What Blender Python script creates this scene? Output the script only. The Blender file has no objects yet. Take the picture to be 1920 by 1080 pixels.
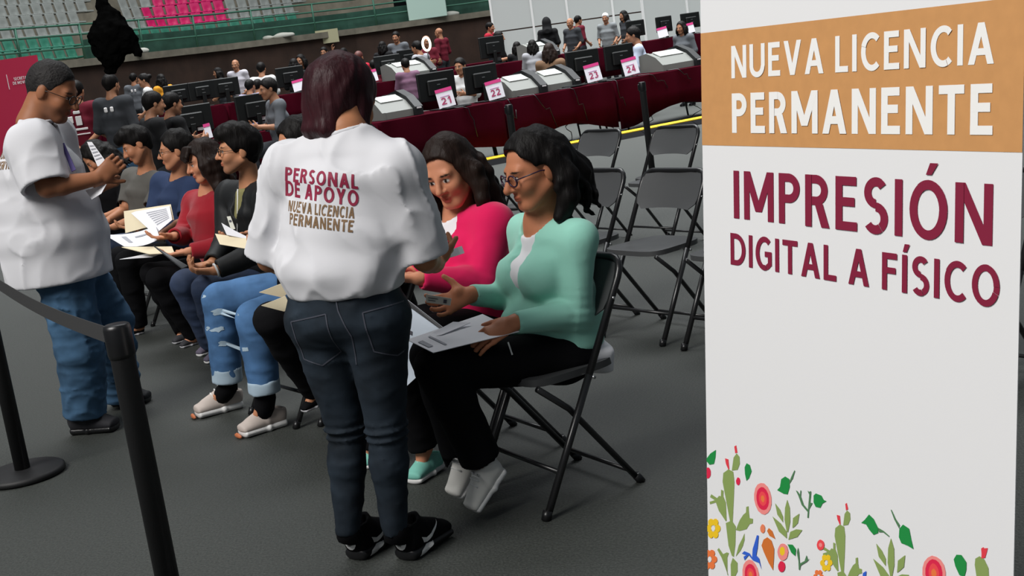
import bpy, math, random
import numpy as np
from mathutils import Vector, Matrix
from mathutils.bvhtree import BVHTree

S = bpy.context.scene
COL = S.collection
# ------------------------------------------------------------------ camera
cam_data = bpy.data.cameras.new('camera')
cam_data.lens = 45.0
cam_data.sensor_width = 36.0
cam_data.clip_end = 300
cam = bpy.data.objects.new('camera', cam_data)
COL.objects.link(cam)
PITCH, ROLL, CAM_H = math.radians(10.93), math.radians(8.0), 1.53
F_ = Vector((0, math.cos(PITCH), -math.sin(PITCH)))
U0 = Vector((0, math.sin(PITCH), math.cos(PITCH)))
R_ = math.cos(ROLL) * Vector((1, 0, 0)) - math.sin(ROLL) * U0
U_ = math.sin(ROLL) * Vector((1, 0, 0)) + math.cos(ROLL) * U0
m = Matrix((R_, U_, -F_)).transposed().to_4x4()
m.translation = (0, 0, CAM_H)
cam.matrix_world = m
S.camera = cam
# ------------------------------------------------------------------ world, lights, exposure
S.view_settings.view_transform = 'Standard'
S.view_settings.look = 'None'
S.view_settings.gamma = 1.0
S.view_settings.exposure = 0.0
S.view_settings.use_curve_mapping = False
world = bpy.data.worlds.new('hall_light')
S.world = world
world.use_nodes = True
wb = world.node_tree.nodes['Background']
wb.inputs[0].default_value = (0.80, 0.90, 1.0, 1)
wb.inputs[1].default_value = 0.13

def area(name, loc, target, size, power, color, spread=180):
    d = bpy.data.lights.new(name, 'AREA')
    d.shape = 'RECTANGLE'
    d.size, d.size_y = size
    d.energy = power
    d.color = color
    o = bpy.data.objects.new(name, d)
    COL.objects.link(o)
    o.location = loc
    d.spread = math.radians(spread)
    o.rotation_euler = (Vector(target) - Vector(loc)).to_track_quat('-Z', 'Y').to_euler()
    return o

area('roof_light', (-6.5, -1.2, 9.6), (-0.5, 5, 0.8), (6, 6), 1700, (1.0, 0.975, 0.94))
area('roof_light', (3, 22, 15), (3, 22.01, 0), (24, 20), 5600, (0.97, 0.99, 1.0), 95)
area('roof_light', (-6, 38, 17), (-7, 42, 2), (26, 16), 2800, (0.97, 0.99, 1.0), 140)

# ------------------------------------------------------------------ materials
MATS = {}

def mat(name, color, rough=0.7, metal=0.0, bump=0.0, bscale=300.0, var=0.0, vscale=8.0, spec=0.5, attr=False, sheen=0.0, alpha=1.0, wave=None, trans=0.0, stretch=None):
    if name in MATS:
        return MATS[name]
    M = bpy.data.materials.new(name)
    M.use_nodes = True
    nt = M.node_tree
    b = nt.nodes['Principled BSDF']
    b.inputs['Roughness'].default_value = rough
    b.inputs['Metallic'].default_value = metal
    b.inputs['Specular IOR Level'].default_value = spec
    if sheen:
        b.inputs['Sheen Weight'].default_value = sheen
    if alpha < 1:
        b.inputs['Alpha'].default_value = alpha
    if trans:
        b.inputs['Transmission Weight'].default_value = trans
    c = (*color, 1)
    b.inputs['Base Color'].default_value = c
    tc = nt.nodes.new('ShaderNodeTexCoord')
    src = None
    if attr:
        a = nt.nodes.new('ShaderNodeAttribute')
        a.attribute_name = 'Col'
        src = a.outputs['Color']
    if var:
        n = nt.nodes.new('ShaderNodeTexNoise')
        n.inputs['Scale'].default_value = vscale
        n.inputs['Detail'].default_value = 5
        if stretch:
            mp = nt.nodes.new('ShaderNodeMapping')
            mp.inputs['Scale'].default_value = stretch
            nt.links.new(tc.outputs['Object'], mp.inputs[0])
            nt.links.new(mp.outputs[0], n.inputs['Vector'])
        else:
            nt.links.new(tc.outputs['Object'], n.inputs['Vector'])
        r = nt.nodes.new('ShaderNodeMapRange')
        r.inputs[1].default_value = 0.3
        r.inputs[2].default_value = 0.7
        r.inputs[3].default_value = 1 - var
        r.inputs[4].default_value = 1 + var
        nt.links.new(n.outputs[0], r.inputs[0])
        mx = nt.nodes.new('ShaderNodeVectorMath')
        mx.operation = 'SCALE'
        if src is not None:
            nt.links.new(src, mx.inputs[0])
        else:
            mx.inputs[0].default_value = color
        nt.links.new(r.outputs[0], mx.inputs['Scale'])
        src = mx.outputs[0]
    if src is not None:
        nt.links.new(src, b.inputs['Base Color'])
    if bump:
        n = nt.nodes.new('ShaderNodeTexNoise')
        n.inputs['Scale'].default_value = bscale
        n.inputs['Detail'].default_value = 3
        if wave:
            mp = nt.nodes.new('ShaderNodeMapping')
            mp.inputs['Scale'].default_value = wave
            nt.links.new(tc.outputs['Object'], mp.inputs[0])
            nt.links.new(mp.outputs[0], n.inputs['Vector'])
        else:
            nt.links.new(tc.outputs['Object'], n.inputs['Vector'])
        bp = nt.nodes.new('ShaderNodeBump')
        bp.inputs['Strength'].default_value = bump
        bp.inputs['Distance'].default_value = 0.01
        nt.links.new(n.outputs[0], bp.inputs['Height'])
        nt.links.new(bp.outputs[0], b.inputs['Normal'])
    MATS[name] = M
    return M

def lin(r, g, b):
    return tuple(((v / 255) / 12.92 if v / 255 < 0.04045 else ((v / 255 + 0.055) / 1.055) ** 2.4) for v in (r, g, b))

# ------------------------------------------------------------------ object helpers
def link(name, data, parent=None, loc=(0, 0, 0)):
    o = bpy.data.objects.new(name, data)
    COL.objects.link(o)
    o.location = loc
    if parent is not None:
        o.parent = parent
    return o

def tag(o, label=None, cat=None, group=None, kind=None):
    if label: o['label'] = label
    if cat: o['category'] = cat
    if group: o['group'] = group
    if kind: o['kind'] = kind
    return o

def empty(name, loc, label=None, cat=None, group=None, rz=0.0):
    o = link(name, None, None, loc)
    o.rotation_euler = (0, 0, rz)
    o.empty_display_size = 0.1
    return tag(o, label, cat, group)

def copy_tree(o, parent=None):
    c = o.copy()
    COL.objects.link(c)
    c.parent = parent
    for ch in list(o.children):
        copy_tree(ch, c)
    return c

class MB:
    """collects polygons for one mesh"""
    def __init__(s):
        s.v = []; s.f = []; s.sm = []
    def add(s, vs, fs, smooth=False):
        n = len(s.v)
        s.v += [tuple(v) for v in vs]
        s.f += [tuple(i + n for i in f) for f in fs]
        s.sm += [smooth] * len(fs)
        return s
    def box(s, c, d, M=None, bev=0.0):
        hx, hy, hz = d[0] / 2, d[1] / 2, d[2] / 2
        if bev <= 0:
            vs = [Vector((x * hx, y * hy, z * hz)) for x in (-1, 1) for y in (-1, 1) for z in (-1, 1)]
            fs = [(0, 1, 3, 2), (4, 6, 7, 5), (0, 4, 5, 1), (2, 3, 7, 6), (0, 2, 6, 4), (1, 5, 7, 3)]
        else:
            b = min(bev, hx * .98, hy * .98, hz * .98)
            vs = []; fs = []
            idx = {}
            for x in (-1, 1):
                for y in (-1, 1):
                    for z in (-1, 1):
                        idx[(x, y, z)] = len(vs)
                        vs += [Vector((x * hx, y * (hy - b), z * (hz - b))), Vector((x * (hx - b), y * hy, z * (hz - b))), Vector((x * (hx - b), y * (hy - b), z * hz))]
            I = lambda x, y, z, k: idx[(x, y, z)] + k
            for a in (-1, 1):
                q = [I(a, -1, -1, 0), I(a, 1, -1, 0), I(a, 1, 1, 0), I(a, -1, 1, 0)]; fs.append(q if a > 0 else q[::-1])
                q = [I(-1, a, -1, 1), I(-1, a, 1, 1), I(1, a, 1, 1), I(1, a, -1, 1)]; fs.append(q if a > 0 else q[::-1])
                q = [I(-1, -1, a, 2), I(1, -1, a, 2), I(1, 1, a, 2), I(-1, 1, a, 2)]; fs.append(q if a > 0 else q[::-1])
            for a in (-1, 1):
                for c2 in (-1, 1):
                    q = [I(a, c2, -1, 0), I(a, c2, -1, 1), I(a, c2, 1, 1), I(a, c2, 1, 0)]; fs.append(q if a * c2 < 0 else q[::-1])
                    q = [I(a, -1, c2, 0), I(a, 1, c2, 0), I(a, 1, c2, 2), I(a, -1, c2, 2)]; fs.append(q if a * c2 > 0 else q[::-1])
                    q = [I(-1, a, c2, 1), I(-1, a, c2, 2), I(1, a, c2, 2), I(1, a, c2, 1)]; fs.append(q if a * c2 > 0 else q[::-1])
            for x in (-1, 1):
                for y in (-1, 1):
                    for z in (-1, 1):
                        q = [I(x, y, z, 0), I(x, y, z, 1), I(x, y, z, 2)]; fs.append(q if x * y * z > 0 else q[::-1])
        if M is not None:
            vs = [M @ v for v in vs]
        c = Vector(c)
        return s.add([v + c for v in vs], fs)
    def tube(s, pts, r, n=8, cap=True, flat=None):
        pts = [Vector(p) for p in pts]
        rs = r if isinstance(r, (list, tuple)) else [r] * len(pts)
        vs = []; fs = []
        prev = None
        for i, p in enumerate(pts):
            if i == 0: t = pts[1] - p
            elif i == len(pts) - 1: t = p - pts[-2]
            else: t = (pts[i + 1] - p).normalized() + (p - pts[i - 1]).normalized()
            t.normalize()
            if prev is None:
                a = Vector((0, 0, 1)) if abs(t.z) < .9 else Vector((1, 0, 0))
                u = t.cross(a).normalized()
            else:
                u = (prev - t * prev.dot(t)).normalized()
            prev = u
            w = t.cross(u)
            for k in range(n):
                a = 2 * math.pi * k / n
                vs.append(p + (u * math.cos(a) + w * math.sin(a) * (flat or 1)) * rs[i])
        for i in range(len(pts) - 1):
            for k in range(n):
                k2 = (k + 1) % n
                fs.append((i * n + k, i * n + k2, (i + 1) * n + k2, (i + 1) * n + k))
        if cap:
            fs.append(tuple(range(n - 1, -1, -1)))
            fs.append(tuple((len(pts) - 1) * n + k for k in range(n)))
        return s.add(vs, fs, True)
    def lathe(s, prof, c=(0, 0, 0), n=24):
        vs = []; fs = []
        for r, z in prof:
            for k in range(n):
                a = 2 * math.pi * k / n
                vs.append((c[0] + r * math.cos(a), c[1] + r * math.sin(a), c[2] + z))
        for i in range(len(prof) - 1):
            for k in range(n):
                k2 = (k + 1) % n
                fs.append((i * n + k, i * n + k2, (i + 1) * n + k2, (i + 1) * n + k))
        fs.append(tuple(range(n - 1, -1, -1)))
        fs.append(tuple((len(prof) - 1) * n + k for k in range(n)))
        return s.add(vs, fs, True)
    def prism(s, poly, t, M=None):
        """poly in local xy, thickness t along +z"""
        n = len(poly)
        ar = sum(poly[i][0] * poly[(i + 1) % n][1] - poly[(i + 1) % n][0] * poly[i][1] for i in range(n))
        if ar < 0: poly = poly[::-1]
        vs = [Vector((x, y, 0)) for x, y in poly] + [Vector((x, y, t)) for x, y in poly]
        fs = [tuple(range(n - 1, -1, -1)), tuple(range(n, 2 * n))]
        for i in range(n):
            j = (i + 1) % n
            fs.append((i, j, n + j, n + i))
        if M is not None:
            vs = [M @ v for v in vs]
        return s.add(vs, fs)
    def data(s, name, material):
        me = bpy.data.meshes.new(name)
        me.from_pydata(s.v, [], s.f)
        me.polygons.foreach_set('use_smooth', s.sm)
        if material: me.materials.append(material)
        me.update()
        return me
    def build(s, name, material, parent=None, loc=(0, 0, 0)):
        return link(name, s.data(name, material), parent, loc)

def auto_smooth(o, deg=40):
    me = o.data
    me.polygons.foreach_set('use_smooth', [True] * len(me.polygons))
    me.set_sharp_from_angle(angle=math.radians(deg))

# ------------------------------------------------------------------ signed distance modelling
def V3(p):
    return np.array(p, float)

def hash3(ix, iy, iz, seed):
    h = (ix * 374761393 + iy * 668265263 + iz * 1274126177 + seed * 974711) & 0x7fffffff
    h = ((h ^ (h >> 13)) * 1274126177) & 0x7fffffff
    return ((h ^ (h >> 16)) & 0xffff) / 32767.5 - 1.0

def vnoise(P, scale, seed=0):
    q = P * scale
    i = np.floor(q).astype(np.int64)
    f = q - i
    f = f * f * (3 - 2 * f)
    r = 0
    for dx in (0, 1):
        wx = f[:, 0] if dx else 1 - f[:, 0]
        for dy in (0, 1):
            wy = f[:, 1] if dy else 1 - f[:, 1]
            for dz in (0, 1):
                wz = f[:, 2] if dz else 1 - f[:, 2]
                r = r + wx * wy * wz * hash3(i[:, 0] + dx, i[:, 1] + dy, i[:, 2] + dz, seed)
    return r

class Field:
    def __init__(s, lo, hi, h, fine=()):
        s.ax = []
        for a in range(3):
            t = [lo[a]]
            while t[-1] < hi[a]:
                st = h
                for b in fine:
                    if b[0][a] - h <= t[-1] <= b[1][a]:
                        st = min(st, b[2])
                t.append(t[-1] + st)
            s.ax.append(np.array(t, np.float32))
        s.v = np.full([len(t) for t in s.ax], 0.5, np.float32)
    def block(s, lo, hi):
        sl = []
        for a in range(3):
            i0 = max(0, np.searchsorted(s.ax[a], lo[a]) - 1)
            i1 = min(len(s.ax[a]), np.searchsorted(s.ax[a], hi[a]) + 1)
            sl.append(slice(i0, max(i0, i1)))
        g = (s.ax[0][sl[0]][:, None, None], s.ax[1][sl[1]][None, :, None], s.ax[2][sl[2]][None, None, :])
        return tuple(sl), g
    def merge(s, sl, d, k, op):
        o = s.v[sl]
        if op == 'u':
            if k > 0:
                h = np.maximum(k - np.abs(o - d), 0) / k
                r = np.minimum(o, d) - h * h * k * 0.25
            else: r = np.minimum(o, d)
        else:
            d = -d
            if k > 0:
                h = np.maximum(k - np.abs(o - d), 0) / k
                r = np.maximum(o, d) + h * h * k * 0.25
            else: r = np.maximum(o, d)
        s.v[sl] = r
    def cone(s, a, b, ra, rb, k=0.0, op='u'):
        a = V3(a); b = V3(b)
        mg = max(ra, rb) + k + 0.03
        sl, (X, Y, Z) = s.block(np.minimum(a, b) - mg, np.maximum(a, b) + mg)
        ab = b - a
        L = max(ab @ ab, 1e-9)
        t = np.clip(((X - a[0]) * ab[0] + (Y - a[1]) * ab[1] + (Z - a[2]) * ab[2]) / L, 0, 1)
        d = np.sqrt((X - a[0] - t * ab[0]) ** 2 + (Y - a[1] - t * ab[1]) ** 2 + (Z - a[2] - t * ab[2]) ** 2) - (ra + (rb - ra) * t)
        s.merge(sl, d.astype(np.float32), k, op)
        return s
    def chain(s, pts, rs, k=0.0, op='u'):
        for i in range(len(pts) - 1):
            s.cone(pts[i], pts[i + 1], rs[i], rs[i + 1], k, op)
        return s
    def econe(s, a, b, r0, r1, xax, k=0.0, op='u', cap=0.5):
        a = V3(a); b = V3(b)
        mg = max(*r0, *r1) + k + 0.03
        sl, (X, Y, Z) = s.block(np.minimum(a, b) - mg, np.maximum(a, b) + mg)
        ab = b - a
        L = math.sqrt(max(ab @ ab, 1e-9))
        n = ab / L
        x = V3(xax); x = x - n * (x @ n); x /= np.linalg.norm(x)
        y = np.cross(n, x)
        dx, dy, dz = X - a[0], Y - a[1], Z - a[2]
        t = (dx * n[0] + dy * n[1] + dz * n[2])
        u = dx * x[0] + dy * x[1] + dz * x[2]
        w = dx * y[0] + dy * y[1] + dz * y[2]
        tc = np.clip(t / L, 0, 1)
        e = t - tc * L
        rx = r0[0] + (r1[0] - r0[0]) * tc
        ry = r0[1] + (r1[1] - r0[1]) * tc
        mn = np.minimum(rx, ry)
        d = (np.sqrt((u / rx) ** 2 + (w / ry) ** 2 + (e / (mn * cap)) ** 2) - 1) * mn
        s.merge(sl, d.astype(np.float32), k, op)
        return s
    def loft(s, secs, xax, k=0.02, cap=0.5):
        for i in range(len(secs) - 1):
            s.econe(secs[i][0], secs[i + 1][0], secs[i][1:3], secs[i + 1][1:3], xax, k, 'u', cap)
        return s
    def ell(s, c, r, M=None, k=0.0, op='u'):
        c = V3(c)
        mg = max(r) + k + 0.03
        sl, (X, Y, Z) = s.block(c - mg, c + mg)
        dx, dy, dz = X - c[0], Y - c[1], Z - c[2]
        if M is None:
            u, v, w = dx, dy, dz
        else:
            u = dx * M[0][0] + dy * M[1][0] + dz * M[2][0]
            v = dx * M[0][1] + dy * M[1][1] + dz * M[2][1]
            w = dx * M[0][2] + dy * M[1][2] + dz * M[2][2]
        k0 = np.sqrt((u / r[0]) ** 2 + (v / r[1]) ** 2 + (w / r[2]) ** 2)
        k1 = np.sqrt((u / r[0] ** 2) ** 2 + (v / r[1] ** 2) ** 2 + (w / r[2] ** 2) ** 2)
        d = k0 * (k0 - 1) / np.maximum(k1, 1e-6)
        s.merge(sl, d.astype(np.float32), k, op)
        return s
    def rbox(s, c, hd, M=None, r=0.01, k=0.0, op='u'):
        c = V3(c)
        mg = math.sqrt(sum(h * h for h in hd)) + k + 0.03
        sl, (X, Y, Z) = s.block(c - mg, c + mg)
        dx, dy, dz = X - c[0], Y - c[1], Z - c[2]
        if M is None:
            u, v, w = dx, dy, dz
        else:
            u = dx * M[0][0] + dy * M[1][0] + dz * M[2][0]
            v = dx * M[0][1] + dy * M[1][1] + dz * M[2][1]
            w = dx * M[0][2] + dy * M[1][2] + dz * M[2][2]
        qx, qy, qz = np.abs(u) - hd[0] + r, np.abs(v) - hd[1] + r, np.abs(w) - hd[2] + r
        d = np.sqrt(np.maximum(qx, 0) ** 2 + np.maximum(qy, 0) ** 2 + np.maximum(qz, 0) ** 2) + np.minimum(np.maximum(qx, np.maximum(qy, qz)), 0) - r
        s.merge(sl, d.astype(np.float32), k, op)
        return s
    def cut(s, p, n, k=0.004, lo=None, hi=None):
        """remove everything on the side the normal points to (within a box)"""
        p = V3(p); n = V3(n); n /= np.linalg.norm(n)
        if lo is None: sl, (X, Y, Z) = s.block((-99,) * 3, (99,) * 3)
        else: sl, (X, Y, Z) = s.block(lo, hi)
        d = -((X - p[0]) * n[0] + (Y - p[1]) * n[1] + (Z - p[2]) * n[2])
        s.merge(sl, d.astype(np.float32), k, 's')
        return s
    def displace(s, fn, band=0.05):
        idx = np.nonzero(np.abs(s.v) < band)
        P = np.stack([s.ax[a][idx[a]] for a in range(3)], 1).astype(np.float64)
        s.v[idx] += fn(P).astype(np.float32)
        return s
    def mesh(s, smooth=1):
        v = s.v.copy()
        v[0] = v[-1] = 0.5; v[:, 0] = v[:, -1] = 0.5; v[:, :, 0] = v[:, :, -1] = 0.5
        sg = v < 0
        nx, ny, nz = v.shape
        cy, cz = ny, nz
        cid = []; cpos = []; quads = []
        for a in range(3):
            A = [slice(None)] * 3; B = [slice(None)] * 3
            A[a] = slice(0, -1); B[a] = slice(1, None)
            A, B = tuple(A), tuple(B)
            e = np.nonzero(sg[A] != sg[B])
            if len(e[0]) == 0: continue
            v0 = v[A][e]; v1 = v[B][e]
            t = v0 / (v0 - v1)
            pos = np.stack([s.ax[c][e[c]] for c in range(3)], 1).astype(np.float64)
            nxt = s.ax[a][e[a] + 1]
            pos[:, a] += t * (nxt - s.ax[a][e[a]])
            b, c = (a + 1) % 3, (a + 2) % 3
            ids = []
            for db, dc in ((-1, -1), (0, -1), (0, 0), (-1, 0)):
                q = [e[0].copy(), e[1].copy(), e[2].copy()]
                q[b] = q[b] + db; q[c] = q[c] + dc
                ids.append((q[0] * cy + q[1]) * cz + q[2])
            ids = np.stack(ids, 1)
            flip = ~(v0 < 0)
            ids[flip] = ids[flip][:, ::-1]
            quads.append(ids)
            cid.append(ids.ravel()); cpos.append(np.repeat(pos, 4, 0))
        if not quads: return np.zeros((0, 3)), np.zeros((0, 4), int)
        cid = np.concatenate(cid); cpos = np.concatenate(cpos)
        un, inv = np.unique(cid, return_inverse=True)
        inv = inv.ravel()
        cnt = np.bincount(inv)
        P = np.stack([np.bincount(inv, cpos[:, c]) / cnt for c in range(3)], 1)
        Q = np.concatenate(quads)
        Q = np.searchsorted(un, Q)
        for _ in range(smooth):
            a = Q.ravel(); b = np.roll(Q, -1, 1).ravel()
            n = np.bincount(a, minlength=len(P)) + np.bincount(b, minlength=len(P))
            acc = np.stack([np.bincount(a, P[b, c], len(P)) + np.bincount(b, P[a, c], len(P)) for c in range(3)], 1) / n[:, None]
            P = P * 0.5 + acc * 0.5
        return P, Q
    def build(s, name, material, parent, root=(0, 0, 0), color=None, smooth=1):
        P, Q = s.mesh(smooth)
        me = quad_mesh(name, P - V3(root), Q, material)
        if color is not None:
            set_color(me, color(P))
        return link(name, me, parent)

def quad_mesh(name, P, Q, material):
    me = bpy.data.meshes.new(name)
    me.vertices.add(len(P)); me.vertices.foreach_set('co', P.astype(np.float32).ravel())
    me.loops.add(len(Q) * 4); me.loops.foreach_set('vertex_index', Q.astype(np.int32).ravel())
    me.polygons.add(len(Q)); me.polygons.foreach_set('loop_start', np.arange(0, len(Q) * 4, 4, dtype=np.int32))
    me.polygons.foreach_set('use_smooth', np.ones(len(Q), bool))
    me.update(calc_edges=True)
    me.validate()
    if material: me.materials.append(material)
    return me

def set_color(me, C):
    at = me.color_attributes.new('Col', 'FLOAT_COLOR', 'POINT')
    c = np.ones((len(me.vertices), 4), np.float32)
    c[:, :3] = C[:len(me.vertices)]
    at.data.foreach_set('color', c.ravel())

def frame(fwd, up=(0, 0, 1)):
    """columns: right, forward, up"""
    f = V3(fwd); f /= np.linalg.norm(f)
    u = V3(up); r = np.cross(f, u); r /= np.linalg.norm(r)
    u = np.cross(r, f)
    return np.stack([r, f, u], 1)

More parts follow.
